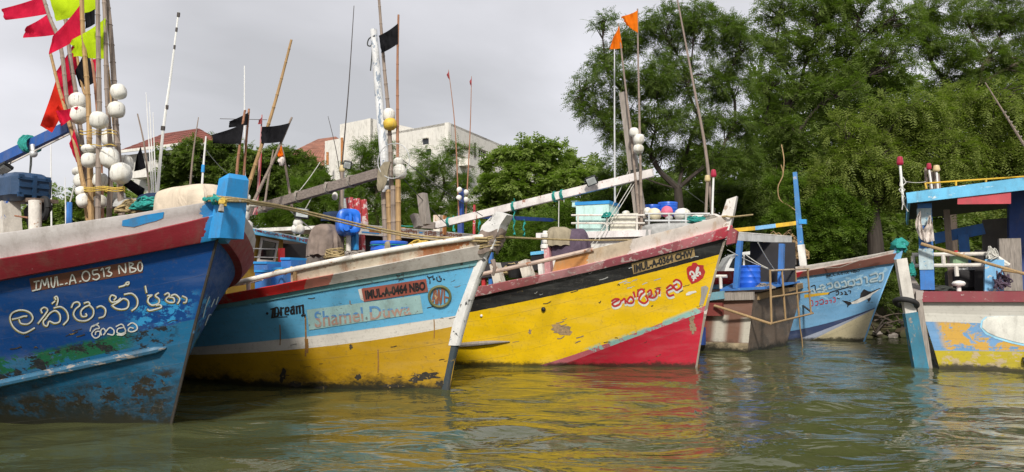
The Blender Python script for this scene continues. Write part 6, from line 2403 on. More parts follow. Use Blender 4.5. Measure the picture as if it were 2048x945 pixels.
h6 = m.build('hull', M['hull6'], R6)
T6 = bvh_of([h6])
ov = [(1964, 655), (1966, 642), (1975, 634), (2000, 632.5), (2030, 632), (2150, 632), (2150, 700), (2060, 690), (2030, 684), (1995, 674), (1975, 665)]
figure(T6, [(x - 4 if x < 2100 else x, y + (4 if y > 660 else 0)) for x, y in ov], 'panel_edge', M['l_cyan'], R6, 0.006)
figure(T6, ov, 'oval_panel', paint('off_white_panel', (0.66, 0.65, 0.59), (0.5, 0.42, 0.28), 0.12), R6, 0.016)
m = MB()
m.tube([hit(T6, x, y, .01) for x, y in [(2046, 723), (2060, 722)]], .08, 10)
m.build('exhaust_port', M['black'], R6)
tb = [s6(1834, 604), s6(1879, 738)]
ft, fb_ = at(1814, 575, 18.6), at(1866, 722, 18.2)
m = MB()
m.grid([[s6(1879, 738) + Vector((.1, 0, -.6)), s6(1879, 738), s6(1834, 604)], [fb_ + Vector((0, 0, -.6)), fb_, ft]])
m.build('transom', paint('dark_stained_transom', (0.10, 0.085, 0.065), (0.3, 0.27, 0.22), 0.35), R6)
M['rail6'] = u_paint('maroon_rail_of_the_stern', [(0, (0.40, 0.36, 0.33)), (0.12, (0.26, 0.055, 0.07))], 12, chip=(0.48, 0.42, 0.40), amt=0.33)
m = MB()
rows, uvs = [], []
for i in range(30):
    t = i / 29
    x = 1832 + (2350 - 1832) * t
    o = 0.10 * t
    rr = [s6(x, 605, o), s6(x, 604.5, o + .09), s6(x, 583.5, o + .09), s6(x, 583, o + .08), s6(x, 583, o + .08) - N6 * .2, s6(x, 605, o) - N6 * .1]
    rows.append(rr)
    uvs.append([(t * 5, j / 5) for j in range(6)])
m.grid(rows, uvs)
m.build('rub_rail', M['rail6'], R6)
m = MB()
m.beam(s6(1834, 592, -.1), at(1814, 560, 18.4), .24, .2)
m.build('quarter_rail', M['rail6'], R6)
m = MB()
quad_slab(m, [s6(1836, 590, -.1), s6(2350, 590, -.1), s6(2350, 590, -3.2), at(1818, 572, 18.4)], Vector((0, 0, -.06)))
m.build('deck', M['deck'], R6)
# rudder post with a tyre
t = R6
m = MB()
m.beam(at(1843, 760, 15.75), at(1801, 518, 15.75), .10, .24, Vector((1, 0, 0)), .10, .22)
m.build('rudder', paint('white_over_blue_rudder', (0.60, 0.57, 0.52), (0.10, 0.25, 0.42), 0.35, 3.5, stretch=(1, 1, .5)), R6)
m = MB()
m.beam(at(1846, 765, 15.72), at(1820, 626, 15.72), .12, .29, Vector((1, 0, 0)), .12, .26)
m.build('rudder_blade', paint('teal_rudder_paint', (0.035, 0.16, 0.24), (0.28, 0.23, 0.18), 0.42, 3.5, stretch=(1, 1, .4)), R6)
m = MB()
m.beam(at(1858, 745, 15.85), at(1836, 600, 15.85), .10, .12, Vector((1, 0, 0)))
m.build('rudder_post', M['post_wood'], R6)
ty = thing('tyre_fender', 'black rubber tyre hung round the leaning rudder at the right', 'tyre', at(1806, 612, 15.6))
ax = Vector((.35, .3, 1)).normalized()
x_ = ax.orthogonal().normalized()
y_ = ax.cross(x_)
m = MB()
cc = at(1812, 607, 15.75)
ring = [cc + (x_ * math.cos(a) + y_ * math.sin(a)) * .20 for a in np.linspace(0, 2 * math.pi, 29)]
m.tube(ring, .055, 10, False)
m.build('tyre_tread', M['rubber'], ty)
# canopy
ca, cb = s6(1813, 398, .25), s6(2300, 330, .25)
m = MB()
quad_slab(m, [s6(1815, 407, .25), s6(2300, 352, .25), s6(2300, 322, .25), s6(1812, 386, .25)], -N6 * .08)
m.build('canopy_fascia', M['roof_blue'], R6)
m = MB()
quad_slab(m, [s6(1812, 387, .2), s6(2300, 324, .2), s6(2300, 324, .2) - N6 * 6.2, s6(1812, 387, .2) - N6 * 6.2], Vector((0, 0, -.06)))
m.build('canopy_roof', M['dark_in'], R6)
m = MB()
quad_slab(m, [s6(1816, 407, .15), s6(1816, 407, .15) - N6 * 6, s6(1813, 388, .15) - N6 * 6, s6(1813, 388, .15)], Vector((.05, 0, 0)))
m.build('canopy_end', M['roof_blue'], R6)
m = MB()
quad_slab(m, [s6(1915, 409, .22), s6(2022, 408, .22), s6(2022, 382, .22), s6(1915, 394, .22)], -N6 * .05)
m.build('inner_fascia', paint('faded_red_fascia', (0.48, 0.06, 0.08), (0.6, 0.5, 0.48), 0.3), R6)
m = MB()
m.tube([s6(1850, 366, .1), s6(1853, 378, .1)], .02, 6)
m.tube([s6(1852, 367, .1), s6(2060, 353, .1)], .018, 6)
m.tube([s6(1912, 363, .1), s6(1912, 372, .1)], .02, 6)
m.tube([s6(1972, 359, .1), s6(1972, 365, .1)], .02, 6)
m.build('roof_rail', M['yellow'], R6)
for (x0, y0, x1, y1, o, w, mm) in ((1855, 580, 1849, 408, -.25, .26, 'post_blue'), (1905, 590, 1893, 420, -1.2, .12, 'bamboo_grey'), (1987, 585, 1988, 520, -.4, .33, 'sky_blue'), (1958, 582, 1958, 500, -1.0, .16, 'dark_in'), (2022, 582, 2018, 478, -.9, .38, 'post_wood'),
                                   (1935, 560, 1926, 470, -1.8, .2, 'post_blue'), (2044, 585, 2044, 360, -1.6, .5, 'dark_blue')):
    m = MB()
    m.beam(s6(x0, y0, o), s6(x1, y1, o), w, w * .8, N6)
    m.build('canopy_post', M[mm], R6)
m = MB()
m.beam(s6(1853, 540, -.24), s6(1851, 498, -.24), .265, .22, N6)
m.build('post_band', M['l_pale'], R6)
m = MB()
m.beam(s6(1849, 452, -.24), s6(1848, 418, -.24), .265, .22, N6)
m.build('post_band', M['l_pale'], R6)
m = MB()
m.beam(s6(1868, 478, -1.9), s6(1968, 458, -1.9), .14, .24)
m.build('cross_beam', M['post_blue'], R6)
m = MB()
quad_slab(m, [s6(1965, 580, -2.3), s6(2100, 580, -2.3), s6(2100, 430, -2.3), s6(1965, 440, -2.3)], -N6 * .1)
m.build('cabin_bulkhead', paint('drab_bulkhead', (0.16, 0.145, 0.12), (0.25, 0.22, 0.2), 0.2), R6)
for a_, b_, o in (((1824, 510), (1985, 508), -.5), ((1824, 532), (2018, 530), -.5), ((1985, 508), (2018, 531), -.5), ((1826, 512), (1827, 555), -.5), ((1886, 510), (1888, 532), -.5), ((1912, 532), (1914, 553), -.5)):
    m = MB()
    m.tube([s6(*a_, o), s6(*b_, o)], .042, 8)
    m.build('side_railing', M['pipe_white'], R6)
m = MB()
c = s6(1918, 583, -.15)
m.lathe(c, [(.045, 0), (.04, .10), (.11, .12), (.13, .16), (.10, .20), (.03, .22)], 14)
m.build('fairlead', M['white'], R6)
m = MB()
m.tube([s6(1842, 488, .05), s6(1900, 505, .1), s6(1985, 530, .1), s6(2048, 548, .1), s6(2120, 570, .1)], [.035, .034, .03, .03, .03], 8)
o = m.build('boat_pole', M['tan_wood'], None, s6(1842, 488, .05))
tag(o, 'long weathered pole lashed slanting across the open stern at right', 'pole')
m = MB()
m.tube([s6(2005, 541, .1), s6(2050, 547, .1), s6(2120, 556, .1)], .025, 8)
o = m.build('boat_pole', M['bamboo'], None, s6(2005, 541, .1))
tag(o, 'shorter bamboo pole under the long slanting pole at right', 'pole')
# cloth hung on the post
m = MB()
for st_ in ([[(1839, 422), (1842, 422)], [(1831, 443), (1843, 447)], [(1833, 461), (1849, 465)], [(1840, 478), (1853, 485)]],
            [[(1857, 432), (1861, 431)], [(1854, 449), (1865, 447)], [(1845, 464), (1867, 464)], [(1850, 486), (1869, 482)]]):
    L0 = smooth([Vector((*r_[0], 0)) for r_ in st_], 4)
    L1 = smooth([Vector((*r_[1], 0)) for r_ in st_], 4)
    m.grid([[s6(a_.lerp(b_, k / 6).x, a_.lerp(b_, k / 6).y, .0 + .05 * math.sin(k * 1.9 + i_ * .5) + .02 * math.sin(i_ * 1.3)) for k in range(7)] for i_, (a_, b_) in enumerate(zip(L0, L1))])
o = m.build('rag', M['c_white'], None, s6(1850, 450, .05))
tag(o, 'pinkish white rag tied round the blue canopy post', 'cloth')
bundle = thing('rope_bundle', 'dark tangle of rope hung on the pale blue post at right', 'rope', s6(2010, 560, 0))
m = MB()
for k in range(5):
    c = s6(1998 + k * 3, 552 + k * 2, -.1)
    m.tube(smooth([c + Vector((random.uniform(-.18, .18), random.uniform(-.05, .05), random.uniform(-.22, .12))) for _ in range(7)], 4), .016, 5)
m.build('rope_strand', M['c_purple'], bundle)
# lamps and rods on the canopy
def lamp_pole(label, base, top, mat, r_=.02, lens=.055, lh=.12, group='lamp poles'):
    t = thing('lamp_pole', label, 'lamp pole', base, group)
    m = MB()
    m.tube([base, top], r_, 8)
    m.build('pole', M['white_rod'] if r_ < .03 else M['bamboo_grey'], t)
    m = MB()
    m.lathe(top, [(lens * .7, -.03), (lens, -.01), (lens * 1.05, lh * .2), (lens * .8, lh), (lens * .5, lh * 1.1)], 14)
    m.build('lens', mat, t)
    return t


lamp_pole('tall white lamp pole with red lens at the corner of the sky blue canopy', s6(1807, 410, .1), s6(1800, 328, .1), M['lamp_red'], .026, .065, .14)
lamp_pole('short red lamp behind the yellow roof rail', s6(1864, 378, -.6), s6(1858, 337, -.6), M['lamp_red'], .02, .05, .1)
lamp_pole('short amber lamp behind the yellow roof rail', s6(1876, 378, -.6), s6(1873, 341, -.6), M['lamp_amber'], .02, .07, .1)
for k, (x0, x1, lab) in enumerate(((1853, 1851, 'leftmost'), (1862, 1857, 'second'), (1868, 1862, 'third'), (1874, 1868, 'fourth'), (1880, 1876, 'rightmost'))):
    m = MB()
    bamboo(m, [s6(x0, 380, -.8), s6(x1, 336 + k * 3, -.8)], .028, .026)
    o = m.build('bamboo_pole', M['bamboo_grey'], None, s6(x0, 380, -.8))
    tag(o, lab + ' short bamboo pole in the clutch behind the yellow roof rail', 'bamboo pole', 'bamboo poles on the canopy')
m = MB()
m.tube([at(2100, 355, 14.5), at(2048, 290, 14.5), at(1970, 165, 14.5)], [.03, .025, .01], 7)
t = thing('stay_pole', 'thin pole wrapped with rope slanting in at the upper right edge', 'pole', at(2100, 355, 14.5))
m.build('pole', M['bamboo_grey'], t)
m = MB()
for p in np.linspace(0, 1, 9):
    wrap(m, at(2060 - 50 * p, 305 - 78 * p, 14.5), Vector((-.5, 0, .8)), .027, 2, .006)
m.build('rope_wrap', M['rope_grey'], t)
m = MB()
m.tube([s6(1803, 350, .1), s6(1800, 372, .12), s6(1810, 380, .12), s6(1803, 388, .12), s6(1812, 396, .12), s6(1806, 404, .12), s6(1816, 424, .12)], .012, 5)
m.tube([s6(1806, 355, .1), s6(1812, 365, .12), s6(1798, 380, .12), s6(1808, 392, .12), s6(1804, 420, .12)], .012, 5)
m.build('loose_cable', M['rope_white'], R6)


# ================================================================== gear on boat 1
def P1(x, y, l=0.0):
    return B1.at(x, y, l)


GP = 'marker poles lashed together on the blue boat'


def pole1(label, px, l, r0, r1, mat, floats=(), flags=()):
    pts = [P1(x, y, l) for x, y in px]
    fl = [(P1(x, y, l + 0.11), r * P1(x, y, l).y / F * 1.02, sq, M['float']) for (x, y, r, sq) in floats]
    t = marker_pole(label, pts, r0, r1, mat, fl, GP)
    for (Pf, mt, wv, rg) in flags:
        d = P1(Pf[0][0], Pf[0][1], l).y - 0.03
        flag_mesh(Pf, 'flag', M[mt], t, d, wv, ragged=rg)
    return t


pole1('leaning pole with two crimson flags at its head, the leftmost flags in the cluster', [(185, 470), (168, 325), (137, 218), (122, 97), (97, 28), (80, -30)], 0.05, .034, .024, M['bamboo_grey'],
      [(155, 203, 16, 1.0), (157, 231, 17, 1.0)], [([(86, -8), (97, 28), (10, 41), (4, 18)], 'f_red', .05, 2), ([(97, 27), (110, 70), (47, 76), (52, 54)], 'f_red', .06, 2)])
pole1('grey pole carrying the lime flag at the top edge of the picture', [(182, 470), (168, 325), (152, 188), (142, 127), (130, 30), (118, -20)], -0.12, .036, .026, M['bamboo_grey'],
      [(161, 343, 15, .55), (164, 362, 15, .95)], [([(196, -14), (192, 20), (112, 43), (98, -4)], 'f_lime', .05, 1)])
pole1('thick honey bamboo pole with a crimson pennant across the front of the cluster', [(184, 475), (180, 360), (178, 239), (175, 178), (166, 64), (163, -20)], 0.22, .036, .028, M['bamboo'],
      [(179, 299, 15, .5), (179, 321, 15, .95)], [([(161, 9), (164, 73), (97, 110), (106, 72)], 'f_red', .06, 1)])
pole1('straight grey brown pole in the middle with one big white float', [(196, 475), (197, 300), (199, 224), (197, 114), (195, -20)], 0.3, .034, .026, M['bamboo_grey'],
      [(198, 241, 17, 1.0)], [([(190, 18), (190, 48), (171, 58), (169, 26)], 'f_black', .03, 1)])
pole1('grey pole with the torn lime flag below the crimson pennant', [(216, 475), (222, 335), (217, 239), (213, 163), (211, 60), (207, -20)], 0.08, .034, .025, M['bamboo_grey'],
      [(219, 316, 18, 1.15), (201, 361, 14, 1.0)], [([(211, 36), (209, 118), (150, 112), (140, 82)], 'f_lime', .06, 6)])
pole1('rightmost thick grey pole with the stacked white floats at its right', [(246, 475), (237, 320), (231, 239), (228, 163), (221, 64), (212, -20)], 0.0, .042, .03, M['bamboo_grey'],
      [(237, 184, 15, 1.0), (233, 220, 16, 1.0), (242, 347, 20, 1.0)])
pole1('short leaning pole with the large vermilion flag hanging at left', [(180, 470), (159, 330), (130, 218), (117, 173), (101, 107)], 0.12, .03, .02, M['bamboo'],
      [(162, 383, 11, .8), (168, 402, 14, 1.0)], [([(112, 160), (133, 212), (104, 266), (80, 252)], 'f_orange_red', .07, 1), ([(126, 196), (130, 206), (128, 250), (108, 222)], 'f_orange_red', .05, 1)])
pole1('thin pole with the twisted red flag behind the front poles', [(192, 470), (180, 300), (173, 203), (165, 173), (149, 82)], -0.25, .026, .018, M['bamboo'],
      [(200, 404, 13, 1.0)], [([(150, 82), (162, 140), (122, 176), (108, 150)], 'f_red', .08, 1), ([(140, 140), (150, 190), (128, 214), (112, 176)], 'f_red', .07, 1)])
pole1('thin pole with a hanging black flag in the middle of the cluster', [(205, 470), (202, 330), (192, 190), (184, 120), (176, 88)], -0.3, .026, .018, M['bamboo_red'],
      [(252, 328, 14, 1.25)], [([(174, 90), (190, 165), (160, 176), (150, 142)], 'f_black', .06, 1), ([(182, 120), (192, 118), (192, 160), (186, 155)], 'f_red', .03, 0)])
pole1('short honey pole low at the right of the cluster', [(252, 470), (238, 350), (226, 230), (213, 112)], -0.2, .026, .017, M['bamboo'], [(219, 277, 15, 1.2), (233, 396, 17, .9)])
pole1('shortest pole with a small crimson flag hanging behind the floats', [(190, 470), (168, 370), (150, 290), (142, 255)], 0.2, .028, .022, M['bamboo'],
      [], [([(148, 258), (166, 332), (152, 324), (138, 288)], 'f_red', .03, 1), ([(157, 213), (150, 232), (122, 253), (112, 222)], 'f_red', .06, 1)])
t = thing('pole_lashing', 'yellow cord lashing the cluster of marker poles together above the bulwark', 'rope', P1(205, 380, .2))
m = MB()
for y in (375, 378, 382):
    pts = [P1(168 + i * 8, y + math.sin(i) * 1.5, .4) for i in range(11)] + [P1(250 - i * 8, y + 2, -.35) for i in range(11)]
    m.tube(pts + [pts[0]], .008, 5)
for y in (262, 268, 291):
    pts = [P1(160 + i * 7, y + math.sin(i * 1.3) * 2, .36) for i in range(11)] + [P1(236 - i * 7, y + 2, -.3) for i in range(11)]
    m.tube(pts + [pts[0]], .006, 5)
m.build('cord_turn', M['rope_yellow'], t)

t = thing('fuel_can', 'dark blue ribbed plastic can lying on posts at the far left', 'can', P1(50, 400, .3))
m = MB()
c = P1(48, 377, .35)
hh, rr = B1.h, B1.r
m.box(c + hh * -0.05, 0.66, 0.52, 0.38, hh, (0, 0, 1), 0.07)
m.build('can_body', M['navy'], t, flat=False)
m = MB()
fc = c + hh * 0.285
for dz_ in (-.1, 0, .1):
    m.box(fc + Vector((0, 0, dz_)), .03, .38, .035, hh)
m.box(fc, .034, .05, .30, hh)
for i, j in ((-1, -1), (-1, 1), (1, -1), (1, 1)):
    m.box(fc + rr * (.17 * i) + Vector((0, 0, .12 * j)), .03, .07, .06, hh)
m.build('moulded_rib', M['navy'], t, flat=True)
m = MB()
for k in range(2):
    m.tube([c + rr * .2 - hh * (.15 + .2 * k) + Vector((0, 0, -.17)), c + rr * .27 - hh * (.15 + .2 * k), c + rr * .2 - hh * (.15 + .2 * k) + Vector((0, 0, .19))], .012, 6)
m.build('strap', M['black'], t)
strk = MB()
t = thing('deck_lumber', 'weathered planks stacked under the dark blue can', 'lumber', P1(40, 408, .2))
m = MB()
m.beam(P1(-10, 402, .3), P1(94, 402, .3), .3, .05)
m.build('plank', M['deck'], t)
m = MB()
m.beam(P1(60, 440, .1), P1(92, 400, .1), .12, .3)
m.build('plank', M['dark_in'], t)
tyr = thing('tyre_fender', 'small dark tyre beside the white pipe on the blue boat', 'tyre', P1(90, 420, .2))
m = MB()
cc = P1(88, 417, .3)
m.tube([cc + (hh * math.cos(a) * .10 + Vector((0, 0, 1)) * math.sin(a) * .13) for a in np.linspace(0, 2 * math.pi, 20)], .04, 8, False)
m.build('tyre_tread', M['rubber'], tyr)
t = thing('deck_lamp', 'round bulb hanging by green rope from the dark blue boom', 'lamp', P1(65, 300, .0))
m = MB()
m.tube([P1(60, 290), P1(61, 320), P1(59, 350)], .008, 5)
m.tube([P1(64, 290), P1(63, 330), P1(60, 350)], .008, 5)
m.build('cord', M['wire'], t)
m = MB()
m.ball(P1(67, 308), .055, 1.0, dent=.0)
m.tube([P1(66, 302), P1(65, 290)], .03, 8)
m.build('bulb', M['steel'], t)
m = MB()
for k in range(6):
    wrap(m, P1(52 + k * 2.4, 288 + (k % 3) * 2, -.1), (P1(140, 254) - P1(0, 318)), .115, 1.5, .014)
m.build('rope_knot', M['rope_green'], t)
floodlight(P1(6, 338, .2), .25, .16, (0.2, -.6, -.8), (0, -.3, 1), 'black floodlight under the boom at the left edge', roll=.6)
drape(P1(388, 418, -.1) - Vector((0, 0, .05)), .44, .34, .32, 'tarpaulin_bundle', M['c_beige'], 'pale beige tarpaulin bundle behind the blue stem head', 'tarpaulin', 6, .06, axis=B1.h, sq=3.2, top=.4)
drape(P1(330, 415, -.3), .36, .25, .17, 'cloth_heap', M['c_navy'], 'navy cloth heap beside the beige bundle', 'cloth', 9, .14, axis=B1.h, seed=3)
drape(P1(275, 418, -.25), .3, .25, .13, 'cloth_heap', M['c_grey'], 'grey cloth heap at the foot of the marker poles', 'cloth', 9, .14, axis=B1.h, seed=5)
o = flag_mesh([(252, 352), (248, 372), (284, 398), (290, 378)], 'cloth_strip', M['f_black'], None, P1(260, 370).y + .2, .06)
tag(o, 'black cloth strip hanging at the right of the white floats', 'cloth')


def rod(label, pts, r0, r1, mat, group='thin rods and whip aerials', name='whip_aerial', cat='aerial', flags=(), extra=None, bam=False):
    t = thing(name, label, cat, pts[0], group)
    m = MB()
    if bam:
        bamboo(m, pts, r0, r1)
    else:
        S = pole_pts(pts)
        m.tube(S, [r0 + (r1 - r0) * i / (len(S) - 1) for i in range(len(S))], 6)
    m.build('pole', M[mat], t)
    for (Pf, mt, d, wv) in flags:
        flag_mesh(Pf, 'flag', M[mt], t, d, wv, ragged=1)
    return t


Q = lambda d: (lambda *pts: [at(x, y, d) for x, y in pts])
t = rod('tall white whip aerial with dark tip behind the beige bundle', Q(11.2)((312, 420), (326, 265), (343, 140), (357, 25)), .026, .011, 'white_rod')
m = MB()
for (x, y, r_) in ((326, 257, .026), (334, 215, .018), (349, 95, .013), (353, 60, .014), (357, 30, .019)):
    m.tube([at(x - .4, y + 4, 11.2), at(x + .4, y - 4, 11.2)], r_ * 1.25, 8)
m.build('clamp', M['dark_rod'], t)
rod('thin pole with a small black flag in front of the red roofed house', Q(13.5)((302, 420), (290, 300), (275, 228)), .02, .012, 'bamboo_grey', name='flag_pole', cat='flag pole', group='flag poles',
    flags=[([(281, 292), (292, 336), (268, 343), (274, 310)], 'f_black', 13.4, .05)])
for k, (a_, b_, lab) in enumerate((((306, 420), (292, 185), 'leftmost of the three fine white rods'), ((309, 420), (299, 205), 'middle of the three fine white rods'), ((313, 420), (306, 225), 'rightmost of the three fine white rods'))):
    rod(lab + ' beside the tall whip aerial', Q(13)(a_, (b_[0] * .6 + a_[0] * .4, b_[1] * .6 + a_[1] * .4), b_), .014, .005, 'white_rod')
rod('short grey rod in front of the red roof ridge', Q(13.8)((378, 400), (386, 310), (397, 235)), .022, .008, 'bamboo_grey')
t = rod('short white rod with a blue band above the beige bundle', Q(13.5)((402, 400), (407, 330), (412, 273)), .022, .014, 'white_rod')
m = MB()
m.tube([at(405.5, 345, 13.5), at(406.5, 330, 13.5)], .03, 8)
m.build('band', M['bright_blue'], t)
rod('fine dark rod left of the trees at the far left', Q(15)((103, 455), (102, 330), (102, 285)), .016, .008, 'white_rod')
rod('second fine rod beside the far left trees', Q(15)((132, 455), (130, 355)), .014, .006, 'white_rod')
t = rod('blue topped stub mast with a pale line behind the white floats', Q(13)((138, 460), (139, 405)), .05, .045, 'post_blue', name='stub_mast', cat='mast', group=None)
m = MB()
m.tube([at(140, 405, 13), at(152, 360, 13)], .014, 5)
m.build('stay_line', M['rope_white'], t)

# ---- poles and flags between boats 1 and 2
D = 13.6
rod('long honey bamboo leaning right above the blue stem head', Q(D)((462, 490), (493, 385), (546, 220), (583, 80)), .042, .022, 'bamboo', bam=True, name='bamboo_pole', cat='bamboo pole', group='flag poles')
rod('grey pole leaning right with a square black flag', Q(D)((488, 470), (502, 417), (545, 325), (584, 235)), .036, .018, 'bamboo_grey', bam=True, name='flag_pole', cat='flag pole', group='flag poles',
    flags=[([(580, 246), (563, 284), (522, 287), (523, 254)], 'f_black', D - .05, .07)])
rod('pole with the larger black flag blown left', Q(D + .3)((471, 420), (475, 330), (488, 233), (491, 222)), .03, .02, 'bamboo_red', bam=True, name='flag_pole', cat='flag pole', group='flag poles',
    flags=[([(488, 247), (481, 288), (426, 287), (424, 270)], 'f_black', D + .25, .09)])
rod('pole with the ragged upper black flag', Q(D + .5)((484, 420), (489, 330), (498, 218)), .026, .02, 'bamboo_red', bam=True, name='flag_pole', cat='flag pole', group='flag poles',
    flags=[([(497, 225), (495, 250), (457, 256), (459, 243)], 'f_black', D + .45, .05)])
t = rod('thin white aerial with a cross rod above the black flags', Q(D + .8)((490, 400), (489, 240), (489, 132)), .018, .009, 'white_rod')
m = MB()
m.tube([at(440, 238, D + .8), at(534, 240, D + .8)], .006, 5)
m.build('cross_rod', M['dark_rod'], t)
rod('pole with a tiny faded flag and red white bindings', Q(D + .2)((508, 430), (515, 390), (524, 230)), .028, .013, 'pink', name='flag_pole', cat='flag pole', group='flag poles',
    flags=[([(524, 234), (523, 248), (516, 249), (518, 240)], 'f_pale', D + .15, .02)])
rod('second pole with red white bindings beside the honey bamboo', Q(D + .4)((512, 430), (519, 350), (523, 290)), .028, .016, 'red_white', name='flag_pole', cat='flag pole', group='flag poles')
t = rod('pole topped by a crumpled orange flag', Q(D + .9)((585, 425), (580, 390), (568, 315), (562, 288)), .028, .016, 'bamboo_grey', bam=True, name='flag_pole', cat='flag pole', group='flag poles',
        flags=[([(560, 287), (566, 310), (556, 314), (552, 305)], 'f_orange', D + .8, .05), ([(562, 288), (567, 312), (562, 316), (557, 296)], 'f_orange', D + .85, .03)])
m = MB()
m.ball(at(563, 322, D + .85), .06, 1.3, dent=.5)
m.build('plastic_wrap', M['c_white'], t)
rod('short grey pole behind the honey bamboo', Q(D + 1.2)((528, 420), (538, 350), (547, 300)), .024, .014, 'bamboo_grey', bam=True, name='flag_pole', cat='flag pole', group='flag poles')
t = thing('float_string', 'white floats strung on a cord beside the blue stem head', 'float', at(490, 470, 12.0))
for (x, y, r, sq) in ((491, 395, 10, .8), (489, 412, 13, 1.2), (486, 432, 12, 1.1), (490, 455, 15, 1.0), (508, 408, 9, .9)):
    MB().ball(at(x, y, 12.0), r * 12 / F, sq, (0.2, 0, 1), dent=.08, power=1.25).build('float', M['float'], t)
m = MB()
m.tube([at(497, 380, 11.95), at(486, 440, 11.9), at(494, 470, 11.9), at(490, 500, 11.9)], .012, 5)
m.build('cord', M['rope_grey'], t)

# ================================================================== gear on boat 2
P2 = B2.at
marker_pole('tall grey bamboo beside the peeling mast with a white and a yellow float', [P2(786, 500, .15), P2(779, 260, .15), P2(768, 130, .15), P2(757, -15, .15)], .045, .022, M['bamboo_grey'],
            [(P2(778, 231, .2), .105, 1.15, M['float']), (P2(780, 249, .22), .115, .85, M['float_y'])], 'poles beside the peeling mast')
t = marker_pole('reddish bamboo with a black flag beside the peeling mast', [P2(793, 500, .1), P2(795, 320, .1), P2(795, 130, .1), P2(797, 30, .1)], .034, .018, M['bamboo_red'],
                [(P2(797, 324, .2), .085, .85, M['float']), (P2(800, 344, .22), .11, 1.1, M['float'])], 'poles beside the peeling mast')
flag_mesh([(796, 47), (796, 88), (763, 107), (757, 72)], 'flag', M['f_black'], t, P2(796, 60, .1).y - .03, .07, ragged=1)
for k, (x0, x1, mm, y1, lab) in enumerate(((772, 767, 'bamboo_grey', 385, 'leftmost'), (781, 776, 'bamboo', 380, 'second from left'), (788, 786, 'bamboo_grey', 372, 'third from left'), (797, 796, 'bamboo', 360, 'rightmost'))):
    m = MB()
    bamboo(m, [P2(x0, 500, .25 + .04 * k), P2(x1, y1, .25 + .04 * k)], .045, .042)
    o = m.build('bamboo_pole', M[mm], None, P2(x0, 500, .25))
    tag(o, lab + ' of the thick sawn bamboo poles lashed beside the peeling mast', 'bamboo pole', 'sawn bamboo poles at the mast foot')
t = thing('landing_net', 'hooped landing net with a pale bag hanging on the peeling mast', 'net', P2(785, 380, .35))
m = MB()
hc, hr = P2(787, 322, .42), .29
m.tube([hc + B2.h * (hr * math.cos(a)) * 1.0 + Vector((0, 0, hr * math.sin(a))) - B2.r * (.05 * math.cos(a)) for a in np.linspace(0, 2 * math.pi, 33)], .008, 6, False)
m.build('hoop', M['steel'], t)
m = MB()
for k in range(-4, 5):
    x = k * hr / 5
    h_ = math.sqrt(max(hr * hr - x * x, 0))
    m.tube([hc + B2.h * x + Vector((0, 0, -h_)), hc + B2.h * x + Vector((0, 0, h_))], .0022, 3)
    m.tube([hc + B2.h * -h_ + Vector((0, 0, x)), hc + B2.h * h_ + Vector((0, 0, x))], .0022, 3)
m.build('mesh', M['rope_white'], t)
m = MB()
bag = []
for j, (x, y, r_) in enumerate(((768, 340, .10), (766, 355, .10), (763, 368, .085), (761, 378, .06), (760, 383, .03))):
    c = P2(x, y, .42)
    bag.append([c + (B2.h * math.cos(a) + B2.r * .5 * math.sin(a)) * r_ * (1 + .2 * math.sin(5 * a + j)) for a in np.linspace(0, 2 * math.pi, 17)[:-1]])
bag.insert(0, [P2(775, 325, .42) + (B2.h * math.cos(a) + B2.r * .5 * math.sin(a)) * .08 for a in np.linspace(0, 2 * math.pi, 17)[:-1]])
m.grid(bag, closed=True)
m.build('bag', M['c_khaki'], t)
rod('tall dark whip aerial left of the peeling mast', [P2(676, 500, -.6), P2(682, 360, -.6), P2(697, 180, -.6), P2(708, 12, -.6)], .02, .007, 'dark_rod')
rod('white lower tube of a whip aerial left of the mast', [P2(684, 430, -.62), P2(688, 330, -.62)], .026, .022, 'white_rod')
rod('fine rod leaning left above the ridge of trees', [P2(685, 380, -.9), P2(672, 300, -.9), P2(656, 233, -.9)], .012, .005, 'dark_rod')
lamp_pole('amber lamp on a brown stick beside the grey boom', P2(684, 440, -.5), P2(684, 341, -.5), M['lamp_amber'], .03, .05, .09)
floodlight(P2(604, 427, .1), .26, .2, B2.h * .75 + B2.r * .6 + Vector((0, 0, .15)), (0.05, 0, 1), 'floodlight under the grey boom with its pale lens facing forward', roll=-.05)
floodlight(P2(696, 408, -1.2), .3, .25, B2.h * .8 + B2.r * .5, (0, 0, 1), 'floodlight partly hidden by the peeling mast', roll=-.05)
floodlight(P2(695, 330, .1), .14, .14, B2.h * .5 + B2.r * .8 + Vector((0, 0, -.4)), (0, 0, 1), 'small black lamp on top of the grey boom', roll=-.2)
t = thing('float_string', 'pair of white floats hanging under the floodlight', 'float', P2(596, 465, .1))
for (x, y) in ((596, 447), (600, 459), (592, 458)):
    MB().ball(P2(x, y, .1), .085, 1.1, dent=.08).build('float', M['float'], t)
t = thing('float_string', 'tiny white float hanging under the boom near the red boards', 'float', P2(670, 395, -.2))
MB().ball(P2(670, 393, -.2), .055, 1.4, dent=.08).build('float', M['float'], t)
for k, (x0, x1, lab) in enumerate(((692, 708, 'left'), (706, 722, 'middle'), (718, 736, 'right'))):
    m = MB()
    m.beam(P2((x0 + x1) / 2 + 3, 455, -.9 - .1 * k), P2((x0 + x1) / 2 - 1, 396 + 2 * k, -.9 - .1 * k), .13, .06, B2.r)
    o = m.build('red_board', M['red_white'], None, P2((x0 + x1) / 2, 455, -.9))
    tag(o, lab + ' of three worn red boards standing behind the blue can', 'board', 'red boards on the sky blue boat')
t = thing('jerrycan', 'bright blue plastic jerrycan lying tilted on the deck box', 'can', P2(695, 470, 0))
m = MB()
c = P2(696, 446, .15)
axc = (B2.h * .75 + B2.r * .55 + Vector((0, 0, .12))).normalized()
rows = []
